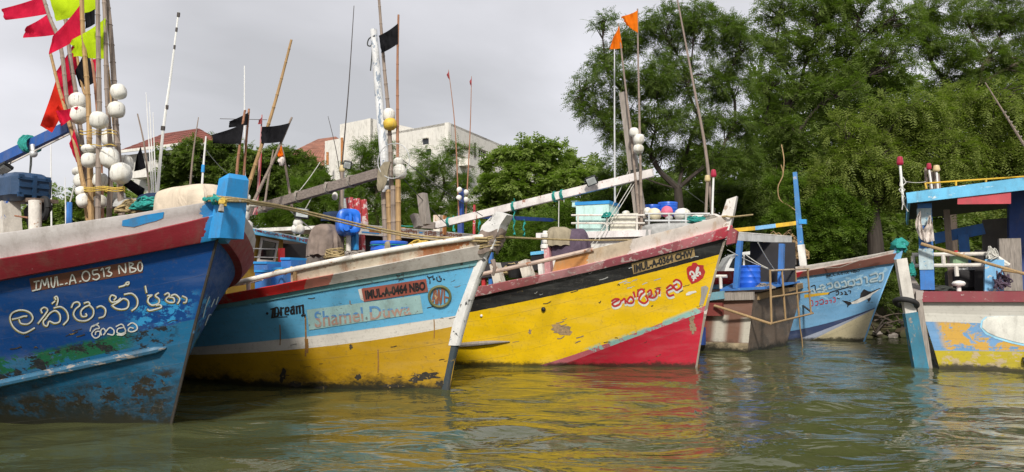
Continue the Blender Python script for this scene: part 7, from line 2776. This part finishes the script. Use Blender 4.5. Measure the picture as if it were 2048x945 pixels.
xs_, ys_ = axc.orthogonal().normalized(), None
xs_ = (Vector((0, 0, 1)) - axc * axc.z).normalized()
ys_ = axc.cross(xs_)
for (d_, r_) in ((-.27, .05), (-.265, .15), (-.24, .185), (-.05, .195), (.12, .2), (.18, .185), (.20, .15), (.19, .10), (.17, .08)):
    ring = []
    for a in np.linspace(0, 2 * math.pi, 33)[:-1]:
        ca, sa = math.cos(a), math.sin(a)
        e = (abs(ca) ** 4 + abs(sa) ** 4) ** (-1 / 4)
        ring.append(c + axc * d_ + (xs_ * ca * 1.12 + ys_ * sa) * r_ * e)
    rows.append(ring)
m.grid(rows, closed=True)
m.add(rows[-1], [tuple(range(32))])
m.build('can_body', M['can_blue'], t)
m = MB()
m.tube([c + axc * .19 + xs_ * .12, c + axc * .235 + xs_ * .07, c + axc * .24 - xs_ * .06, c + axc * .20 - xs_ * .12], .028, 8)
m.build('handle', M['can_blue'], t)
m = MB()
m.lathe(c + axc * .18 - xs_ * .15 + ys_ * .08, [(.045, 0), (.045, .05), (.05, .05), (.05, .09), (.03, .09)], 14, axc)
m.build('cap', M['can_blue'], t)
drape(P2(652, 512, .25), .26, .24, .56, 'draped_cloth', M['c_taupe'], 'taupe cloth draped over the gear left of the blue jerrycan', 'cloth', 7, .1, axis=B2.h, sq=3, seed=1.0)
drape(P2(668, 443, .12), .2, .2, .17, 'draped_cloth', M['c_navy'], 'navy cloth on top of the taupe cloth', 'cloth', 6, .1, axis=B2.h, seed=2.0)
t = thing('rope_coil', 'coil of straw rope against the grey post on the sky blue boat', 'rope', P2(668, 515, .45))
m = MB()
for k in range(7):
    c = P2(668 + random.uniform(-3, 3), 511 - k * 1.2, .45)
    m.tube([c + B2.h * (math.cos(a) * (.17 + .03 * math.sin(k))) + B2.r * (math.sin(a) * .12) + Vector((0, 0, .05 * math.cos(a + k))) for a in np.linspace(0, 2 * math.pi, 21)], .014, 5, False)
m.build('rope_loop', M['rope'], t)
t = thing('rope_coil', 'heap of dark rope at the foot of the white pipe', 'rope', P2(712, 512, .4))
m = MB()
for k in range(7):
    c = P2(712 + random.uniform(-4, 4), 512 - k * .8, .42)
    m.tube([c + B2.h * (math.cos(a) * .2) + B2.r * (math.sin(a) * .10) + Vector((0, 0, .04 * math.cos(2 * a + k))) for a in np.linspace(0, 2 * math.pi, 21)], .014, 5, False)
m.build('rope_loop', M['rope_grey'], t)
t = thing('rope_tangle', 'yellow rope tangled along the white pipe rail', 'rope', P2(600, 535, 1.2))
m = MB()
for k in range(6):
    pts = [P2(x, 548 - (x - 545) * .165 + random.uniform(-7, 4), 1.15 + random.uniform(-.05, .1)) for x in np.linspace(548 + k * 12, 600 + k * 8, 9)]
    m.tube(smooth(pts, 3), .014, 5)
m.build('rope_strand', M['rope_yellow'], t)
c = P2(778, 512, .35)
drum(c - Vector((0, 0, .32)), .30, .55, M['drum_blue'], 'wide blue drum with green rope band at the mast foot', 'blue drums', cat='drum', ring=M['rope_green'])
o = drape(P2(775, 498, .67), .05, .03, .12, 'rag', M['c_khaki'], 'small rag hanging on the rim of the wide blue drum', 'cloth', 5, .1, axis=B2.h)
t = thing('wrap_cloth', 'taupe cloth wound with rope round the white stem head', 'cloth', B2.at(975, 500))
m = MB()
rows = []
for j in range(9):
    k = j / 8
    ccx = B2.at(971 + 17 * k, 506 - 44 * k)
    ring = []
    for a in np.linspace(0, 2 * math.pi, 25)[:-1]:
        ca, sa = math.cos(a), math.sin(a)
        e = (abs(ca) ** 5 + abs(sa) ** 5) ** (-1 / 5)
        f = 1 + .07 * math.sin(4 * a + j) + .05 * math.sin(9 * a - 2 * j)
        ring.append(ccx + B2.h * (.19 * ca * e * f) + B2.r * (.15 * sa * e * f) + Vector((0, 0, .03 * math.sin(a * 3))))
    rows.append(ring)
m.grid(rows, closed=True)
m.build('cloth_wrap', M['c_taupe'], t)
m = MB()
for k in range(7):
    ccx = B2.at(974 + k * 1.4, 497 - k * 3.2)
    tl_ = random.uniform(-.03, .03)
    m.tube([ccx + B2.h * (.215 * math.cos(a)) + B2.r * (.17 * math.sin(a)) + Vector((0, 0, tl_ + .04 * math.cos(a))) for a in np.linspace(0, 2 * math.pi, 25)], .011, 5, False)
m.build('rope_turn', M['rope'], t)
m = MB()
m.tube([B2.at(985, 520, .05), B2.at(990, 535, .05), B2.at(986, 552, .05)], [.04, .03, .02], 6)
m.build('cloth_tail', M['c_taupe'], t)

# ================================================================== gear on boat 3
P3 = B3.at
G3 = 'fish boxes on the foredeck house'


def cooler(label, px0, px1, y0, y1, l, depth, mat, lid, lidh=.07):
    t = thing('fish_box', label, 'fish box', P3(px0, y1, l), G3)
    a, b, c, d_ = P3(px0, y1, l), P3(px1, y1, l), P3(px1, y0, l), P3(px0, y0, l)
    c = Vector((b.x, b.y, d_.z))
    b = Vector((b.x, b.y, a.z))
    m = MB()
    quad_slab(m, [a, b, c, d_], -B3.r * depth)
    m.build('box_body', mat, t)
    m = MB()
    o_ = .02
    q = [d_ - B3.h * o_ + B3.r * o_, c + B3.h * o_ + B3.r * o_, c + B3.h * o_ - B3.r * (depth + o_), d_ - B3.h * o_ - B3.r * (depth + o_)]
    quad_slab(m, q, Vector((0, 0, lidh)))
    m.build('box_lid', lid, t)
    return t


cooler('big mint green fish box with a blue lid', 1152, 1218, 411, 468, 0.1, .75, M['mint'], M['lid_blue'])
cooler('mint fish box end block at the far left of the big box', 1144, 1153, 404, 414, -.05, .3, M['mint'], M['mint'], .02)
cooler('low cream fish box with orange edge beside the mint box', 1220, 1275, 432, 468, .15, .5, M['cream'], M['cream'], .03)
for (x, y, r, mm, lab, sq) in ((1309, 430, 14, 'float_cream', 'yellowish round float behind the railing', 1), (1334, 424, 12, 'float_pink', 'pink netted round float behind the railing', 1), (1365, 430, 17, 'float', 'large cream round float behind the railing', .8), (1295, 424, 9, 'float', 'small white float beside the mast behind the railing', 1),
                               (1338, 437, 8, 'c_grey', 'small grey wrapped float under the pink one', .8), (1252, 427, 8, 'float', 'small white float on the cream fish box', .7)):
    m = MB()
    m.ball(P3(x, y, -.15), r * P3(x, y).y / F, sq, n=24, m=14, dent=.05)
    o = m.build('round_float', M[mm], None, P3(x, y + r, -.15))
    tag(o, lab, 'float', 'round floats on the foredeck')
drum(P3(1303, 432, -.9), .21, .24, M['drum_blue'], 'smaller blue drum beside the mast on the yellow boat', 'blue drums', cat='drum')
drum(P3(1336, 432, -1.0), .215, .30, M['drum_blue'], 'larger blue drum on the foredeck of the yellow boat', 'blue drums', cat='drum')
drape(P3(1340, 472, .05), .62, .3, .28, 'tarpaulin_heap', M['c_grey'], 'grey tarpaulin heap under the railing of the yellow boat', 'tarpaulin', 12, .06, axis=B3.h, sq=3)
drape(P3(1398, 447, .0), .28, .2, .14, 'net_heap', M['rope_green'], 'small heap of teal net near the yellow boat stem', 'net', 9, .2, axis=B3.h, sq=2)
drape(P3(1410, 440, -.3), .32, .2, .12, 'cloth_heap', M['c_white'], 'pale cloth on the bow of the yellow boat', 'cloth', 6, .1, axis=B3.h)
drape(P3(1140, 515, .95), .40, .34, .58, 'winch_cover', M['c_purple'], 'purple cover over the winch on the yellow boat', 'cover', 6, .07, axis=B3.h, sq=2.8, top=.45, seed=1.7)
drape(P3(1120, 492, 1.18), .28, .22, .40, 'winch_cover', M['c_khaki'], 'khaki cloth on the left half of the winch cover', 'cover', 5, .08, axis=B3.h, sq=2.8, top=.45, seed=4.2)
rod('white aerial left of the grey mast', [P3(1230, 420, -.6), P3(1229, 230, -.6), P3(1229, 85, -.6)], .024, .012, 'steel')
t = rod('bamboo pole with the lower orange pennant', [P3(1283, 480, .12), P3(1262, 270, .12), P3(1247, 140, .12), P3(1237, 48, .12)], .034, .016, 'bamboo_grey', bam=True, name='flag_pole', cat='flag pole', group='flag poles')
flag_mesh([(1238, 52), (1245, 96), (1219, 99), (1227, 74)], 'flag', M['f_orange'], t, P3(1238, 70, .12).y - .03, .07)
t = rod('bamboo pole with the higher orange flag', [P3(1284, 480, .2), P3(1279, 250, .2), P3(1276, 100, .2), P3(1275, 18, .2)], .034, .016, 'bamboo_grey', bam=True, name='flag_pole', cat='flag pole', group='flag poles')
flag_mesh([(1275, 21), (1276, 66), (1250, 48), (1244, 33)], 'flag', M['f_orange'], t, P3(1275, 40, .2).y - .03, .06, ragged=2)
t = thing('float_string', 'cluster of three white floats at the grey mast of the yellow boat', 'float', P3(1277, 305, .25))
for (x, y, r, sq) in ((1268, 265, 9.5, 1.0), (1278, 279, 11, .95), (1277, 298, 10.5, .85)):
    MB().ball(P3(x, y, .25), r * P3(x, y).y / F, sq, dent=.08, power=1.3).build('float', M['float'], t)
floodlight(P3(1183, 362, .3), .25, .2, B3.r * .8 + B3.h * .2 + Vector((0, 0, -.35)), Vector((0, 0, 1)), 'square floodlight fixed on the chipped white boom', roll=.35)
rod('tall grey whip aerial crossing the big tree', [P3(1426, 440, -.3), P3(1411, 300, -.3), P3(1385, 160, -.3), P3(1352, -15, -.3)], .04, .016, 'bamboo_grey')
lamp_pole('red lamp on a pole near the yellow boat stem', P3(1424, 440, -.1), P3(1427, 352, -.1), M['lamp_red'], .022, .06, .12)
lamp_pole('cream lamp on a pole near the yellow boat stem', P3(1411, 440, -.1), P3(1415, 361, -.1), M['lamp_amber'], .03, .06, .1)
t = thing('hanging_block', 'pulley line with a dark red block hanging from the white boom', 'pulley', P3(1118, 470, .06))
m = MB()
m.tube([P3(1118, 392, .06), P3(1117, 462, .1)], .012, 5)
m.tube([P3(1127, 390, .06), P3(1128, 405, .06)], .008, 5)
m.build('line', M['rope_white'], t)
m = MB()
m.ball(P3(1123, 397, .06), .055, 1, dent=.3)
m.build('block', M['maroon'], t)
for k, (a_, b_, lab) in enumerate((((1270, 356), (1175, 500), 'left of two pale cords running down from the mast'), ((1272, 362), (1182, 502), 'right of two pale cords running down from the mast'))):
    m = MB()
    m.tube(sag_rope(P3(*a_, 0), P3(*b_, .7), .04, 10), .009, 5)
    o = m.build('stay_rope', M['rope_white'], None, P3(*b_, .7))
    tag(o, lab, 'rope', 'mast stays')
for k, (a_, b_, lab) in enumerate((((1322, 340), (1420, 415), 'dark stay running from the mast towards the lamp poles'), ((1290, 345), (1395, 210), 'dark stay running up to the tall whip aerial'))):
    m = MB()
    m.tube(sag_rope(P3(*a_, -.1), P3(*b_, -.3), .02, 8), .006, 4)
    o = m.build('stay_wire', M['wire'], None, P3(*a_, -.1))
    tag(o, lab, 'wire', 'stay wires')
for (x, y0, y1, lab, fx, fy) in ((918, 385, 140, 'left thin rod with a faded red flag at its tip', 897, 140), (931, 382, 155, 'right thin rod with a small red and white flag at its tip', 943, 153)):
    d = B3.att(x, y0, st3 + .4).y
    t = rod(lab, [at(x, y0 + 60, d), at((x + fx) / 2 + 3, (y0 + fy) / 2, d), at(fx, fy, d)], .024, .008, 'bamboo_red', name='flag_pole', cat='flag pole', group='flag poles')
    sx = 1 if fx < 920 else 0
    flag_mesh([(fx + .5, fy + 2), (fx + 2 * sx, fy + 20), (fx - 3 + 2 * sx, fy + 16), (fx - 4, fy + 10)], 'flag', M['f_pale'], t, d - .02, .03)
t = thing('float_string', 'white floats clustered on top of the dark blue gallows post', 'float', B3.att(922, 400, st3 + .4))
for (x, y) in ((919, 380), (932, 385), (918, 396), (932, 400)):
    MB().ball(B3.att(x, y, st3 + .3), .082, 1.0, dent=.08).build('float', M['float'], t)
m = MB()
m.ball(B3.att(804, 465, st3 + .6), .16, .75, power=1.5)
o = m.build('round_float', M['orange_plastic'], None, B3.att(804, 470, st3 + .6))
tag(o, 'orange float on the lettered white roof', 'float', 'round floats on the foredeck')
t = thing('bucket', 'black bucket between the white bollards on the yellow boat', 'bucket', P3(1030, 560, 1.2))
m = MB()
m.lathe(P3(1030, 556, 1.25), [(.13, 0), (.17, .26), (.185, .26), (.185, .29), (.16, .29), (.14, .05)], 16)
m.build('bucket_body', M['black'], t)
t = thing('storage_box', 'pale blue lidded box behind the pink post on the yellow boat', 'box', P3(1075, 530, .6))
m = MB()
a, b, c, d_ = P3(1062, 525, .6), P3(1090, 522, .6), P3(1090, 508, .6), P3(1062, 511, .6)
quad_slab(m, [a, b, c, d_], -B3.r * .4)
m.build('box_body', M['black'], t)
m = MB()
quad_slab(m, [d_ + B3.r * .03, c + B3.r * .03, c - B3.r * .43, d_ - B3.r * .43], Vector((0, 0, .07)))
m.build('box_lid', M['roof_blue'], t)

# ================================================================== mooring ropes
def rope(label, pts, r_, mat, group='mooring ropes', name='mooring_rope'):
    m = MB()
    m.tube(smooth(pts, 8), r_, 6)
    o = m.build(name, M[mat], None, pts[0])
    return tag(o, label, 'rope', group)


rope('upper mooring rope from the blue stem head to the white stem head', [B1.at(470, 398), at(560, 412, 9.9), at(640, 430, 10.8), at(760, 458, 11.7), at(860, 474, 12.1), B2.at(975, 477, .2)], .018, 'rope')
rope('lower mooring rope from the blue stem head to the white stem head', [B1.at(470, 404), at(560, 416, 9.9), at(640, 435, 10.8), at(760, 463, 11.7), at(860, 479, 12.1), B2.at(975, 483, .2)], .014, 'rope')
rope('slack rope from the blue stem head down to the white floats', [B1.at(480, 402), at(486, 396, 10), at(496, 410, 11.5)], .014, 'rope_grey')
rope('straw mooring rope from the white stem head to the yellow boat', [B2.at(992, 474, .1), at(1080, 478, 13.8), at(1180, 481, 15.1), P3(1300, 480, .2)], .018, 'rope')
rope('pale line tied round the stem head of the yellow boat', [P3(1443, 434, .18), P3(1452, 433, .18), P3(1466, 434, .1), at(1505, 430, 16.4)], .02, 'rope', name='bow_line')

# ================================================================== stays, wires and loose tackle
def stay(label, a, b, r_, mat, sag=.03, name='stay_wire', cat='wire', group='stay wires'):
    m = MB()
    m.tube(sag_rope(a, b, sag, 10), r_, 5)
    o = m.build(name, M[mat], None, a)
    return tag(o, label, cat, group)


stay('dark stay from the hooped net down to the white boom, upper one', P2(802, 318, -.1), at(965, 432, 15.5), .008, 'wire')
stay('dark stay from the hooped net down to the white boom, lower one', P2(800, 350, -.1), at(900, 455, 14.6), .008, 'wire')
stay('pale cord from the grey boom down to the wheelhouse of the sky blue boat', P2(560, 402, .1), P2(648, 478, -.6), .010, 'rope_white')
stay('pale cord from the floodlight up to the grey boom', P2(596, 440, .1), P2(628, 386, .1), .009, 'rope_white')
stay('thin line from the grey boom up towards the dark rounded trees', P2(590, 392, .1), at(640, 325, 14.5), .007, 'rope_white')
stay('faint line falling from the short white rod to the blue stem head', at(412, 300, 13.5), at(458, 350, 13.2), .007, 'wire')
stay('fine line from the top of the grey mast to the foredeck railing', P3(1262, 330, -.1), P3(1216, 430, .2), .007, 'rope_white')
stay('green cord strung from the white boom to the lettered roof', P3(960, 430, .06), B3.att(800, 452, st3 + .3), .010, 'rope_green', .1, 'stay_rope', 'rope')
stay('thin wire from the tall lamp pole to the bamboo clutch on the canopy', s6(1805, 362, .1), s6(1852, 364, -.5), .007, 'rope_white')
stay('wire crossing above the grey canopy of the brown boat', s4(1455, 500, .1), t4(1540, 540, .1), .010, 'rope_white')


def tangle(label, c, rx, ry, rz, n, r_, mat, ax, name='rope_heap', cat='rope', loops=5, seed=1):
    rg = random.Random(seed)
    t = thing(name, label, cat, c, 'heaps of rope and net')
    ax = Vector(ax).normalized()
    ay = Vector((0, 0, 1)).cross(ax)
    for k in range(n):
        pts = []
        a0 = rg.uniform(0, 6)
        for i in range(loops * 6):
            a = a0 + i * 1.05 + rg.uniform(-.3, .3)
            e = rg.uniform(.35, 1.0)
            pts.append(Vector(c) + ax * (rx * e * math.cos(a)) + ay * (ry * e * math.sin(a)) + Vector((0, 0, rz * rg.uniform(0, 1) * (1.2 - e))))
        m = MB()
        m.tube(smooth(pts, 3), r_, 5)
        m.build('rope_strand', M[mat], t)
    return t


tangle('heap of teal rope on the foredeck beside the beige bundle', P1(300, 420, .1), .3, .2, .22, 4, .013, 'rope_green', B1.h, seed=2)
tangle('straw rope heap under the bamboo rails of the blue boat', P1(265, 425, .1), .25, .2, .2, 3, .014, 'rope', B1.h, seed=3)
tangle('yellow rope heap beside the wide blue drum', P2(840, 500, .2), .28, .2, .2, 4, .014, 'rope_yellow', B2.h, seed=4)
tangle('grey rope heap right of the wide blue drum near the white stem head', P2(885, 490, .2), .25, .2, .16, 4, .014, 'rope_grey', B2.h, seed=5)
tangle('teal net heap between the round floats and the yellow boat stem', P3(1392, 446, .1), .32, .2, .2, 6, .012, 'rope_green', B3.h, seed=6)
tangle('grey net heap at the foot of the lamp poles on the yellow boat', P3(1418, 442, .05), .25, .2, .16, 5, .012, 'rope_grey', B3.h, seed=7)
tangle('teal line heaped on the mint fish box beside the railing', P3(1215, 436, .3), .14, .1, .16, 3, .009, 'rope_green', B3.h, seed=8)
tangle('straw rope heap behind the white bollards on the yellow boat', P3(1030, 548, 1.0), .35, .25, .3, 4, .016, 'rope', B3.h, seed=9)
tangle('dark rope heap on the deck of the brown boat beside the blue drum', s4(1530, 578, -.8), .28, .2, .2, 4, .015, 'rope_grey', A4, seed=10)
tangle('brown brushwood heap on the shore behind the grey canopy', at(1562, 522, 26.9), 1.0, .6, 1.3, 9, .018, 'tan_wood', A4, 'brushwood', 'brushwood', 4, 11)
tangle('black cable heap on the open stern deck at right', s6(1880, 582, -.5), .35, .25, .15, 4, .014, 'wire', Vector((1, 0, 0)), seed=12)
tangle('teal rope bunch hanging at the corner of the open stern at right', s6(1824, 552, -.3), .08, .08, .35, 4, .014, 'rope_green', Vector((1, 0, 0)), seed=13)
tangle('white cord bunch hung on the pipe rail of the open stern', s6(1985, 520, -.3), .12, .1, .4, 3, .012, 'rope_white', Vector((1, 0, 0)), seed=14)
t = thing('old_engine', 'dark engine block on the open stern deck under the sky blue canopy', 'engine', s6(1930, 585, -1.4))
m = MB()
m.box(s6(1932, 560, -1.4), .7, .5, .42, (1, 0, 0), (0, 0, 1), .05)
m.build('engine_block', M['dark_in'], t, flat=True)
m = MB()
for k in range(4):
    m.lathe(s6(1918 + k * 9, 548, -1.3), [(.05, 0), (.05, .14), (.03, .18)], 10)
m.build('engine_head', M['steel'], t)
t = thing('fuel_can', 'pale green plastic can hanging on the pipe rail at right', 'can', s6(1918, 535, -.7))
m = MB()
m.box(s6(1918, 522, -.7), .32, .2, .3, (1, 0, 0), (0, 0, 1), .04)
m.build('can_body', plain('pale_green_plastic', (0.22, 0.34, 0.20), .5), t, flat=False)
m = MB()
m.lathe(s6(1912, 507, -.7), [(.04, 0), (.04, .05), (.02, .06)], 10)
m.build('can_cap', M['red'], t)

# ---- knocks, scrapes and rust runs of their own shape on the hulls
def scuffs(B, bvh, box, n, mat, seed, w=(1.2, 2.6), ln=(4, 18), slope=-.15):
    rg = random.Random(seed)
    lines = []
    for k in range(max(4, int(n * .45))):
        x, y = rg.uniform(box[0], box[1]), rg.uniform(box[2], box[3])
        l = rg.uniform(*ln)
        lines.append([(x, y), (x + l * .5, y + l * .5 * slope + rg.uniform(-1.5, 1.5)), (x + l, y + l * slope + rg.uniform(-2, 2))])
    h = len(lines) // 2
    for part, ww in ((lines[:h], w[0]), (lines[h:], w[1])):
        o = strokes(bvh, part, ww, 'scratch_stain', mat, B.root, .005)
        if o:
            o['kind'] = 'stuff'


M['run_rust'] = paint('rust_run', (0.30, 0.15, 0.04), (0.45, 0.33, 0.12), 0.4, 14, .8)
M['tar'] = paint('tar_scuff', (0.03, 0.026, 0.02), (0.25, 0.17, 0.05), 0.45, 16, .8)
M['bare'] = paint('bared_wood', (0.26, 0.19, 0.12), (0.1, 0.08, 0.06), 0.4, 14, .8)
M['scrape'] = paint('pale_scrape', (0.46, 0.47, 0.45), (0.2, 0.22, 0.25), 0.4, 18, .7)
for x, y0, y1, w in ((611, 634, 712, 3.2), (613, 680, 704, 7), (700, 602, 640, 2), (806, 588, 622, 2), (868, 640, 676, 2), (560, 650, 690, 2), (756, 700, 745, 2.5)):
    strokes(T2h, [[(x, y0), (x + .8, (y0 + y1) / 2), (x + .3, y1)]], w, 'rust_stain', M['run_rust'], B2.root, .005)
def blot(bvh, B, cx, cy, rx, ry, mat, seed):
    rg = random.Random(seed)
    pts = []
    for i in range(20):
        a = 2 * math.pi * i / 20
        k = rg.uniform(.45, 1.1)
        pts.append((cx + rx * k * math.cos(a), cy + ry * k * math.sin(a)))
    figure(bvh, pts, 'worn_stain', mat, B.root, .005, cuts=1)


for i, (cx, cy, rx, ry) in enumerate(((716, 755, 7, 7), (852, 752, 32, 9), (830, 760, 16, 6), (880, 768, 10, 8), (566, 752, 9, 16), (590, 768, 16, 8), (702, 694, 4, 7), (640, 776, 22, 5), (785, 772, 26, 5))):
    blot(T2h, B2, cx, cy, rx, ry, M['tar'], i)
scuffs(B2, T2h, (480, 900, 590, 640), 26, M['tar'], 2, (.9, 1.6), (4, 22))
scuffs(B2, T2h, (560, 890, 690, 760), 22, M['tar'], 3, (.9, 1.6), (3, 14))
scuffs(B2, T2h, (640, 930, 545, 580), 18, M['bare'], 4, (1.0, 2.2), (3, 14))
for i, (cx, cy, rx, ry) in enumerate(((1124, 660, 20, 9), (1060, 664, 4, 7), (1384, 640, 6, 12), (1386, 655, 8, 14), (1300, 590, 9, 5))):
    blot(T3, B3, cx, cy, rx, ry, M['bare'], 30 + i)
scuffs(B3, T3, (1010, 1400, 570, 620), 34, M['tar'], 5, (.9, 1.7), (3, 16), -.25)
scuffs(B3, T3, (960, 1200, 625, 700), 22, M['bare'], 6, (.9, 2.0), (3, 16), -.2)
scuffs(B3, T3, (1240, 1310, 560, 585), 18, M['scrape'], 7, (.7, 1.5), (4, 14), -.2)
scuffs(B3, T3, (960, 1440, 505, 590), 24, M['scrape'], 8, (.8, 1.5), (4, 18), -.25)
scuffs(B3, T3, (1200, 1390, 660, 728), 12, M['tar'], 9, (.8, 1.4), (4, 16), -.2)
scuffs(B5, T5, (1620, 1760, 545, 620), 20, M['l_shadow'], 13, (.8, 1.4), (3, 14), -.2)
scuffs(B1, T1, (10, 370, 640, 720), 26, M['tar'], 12, (1.2, 2.4), (5, 22), -.25)
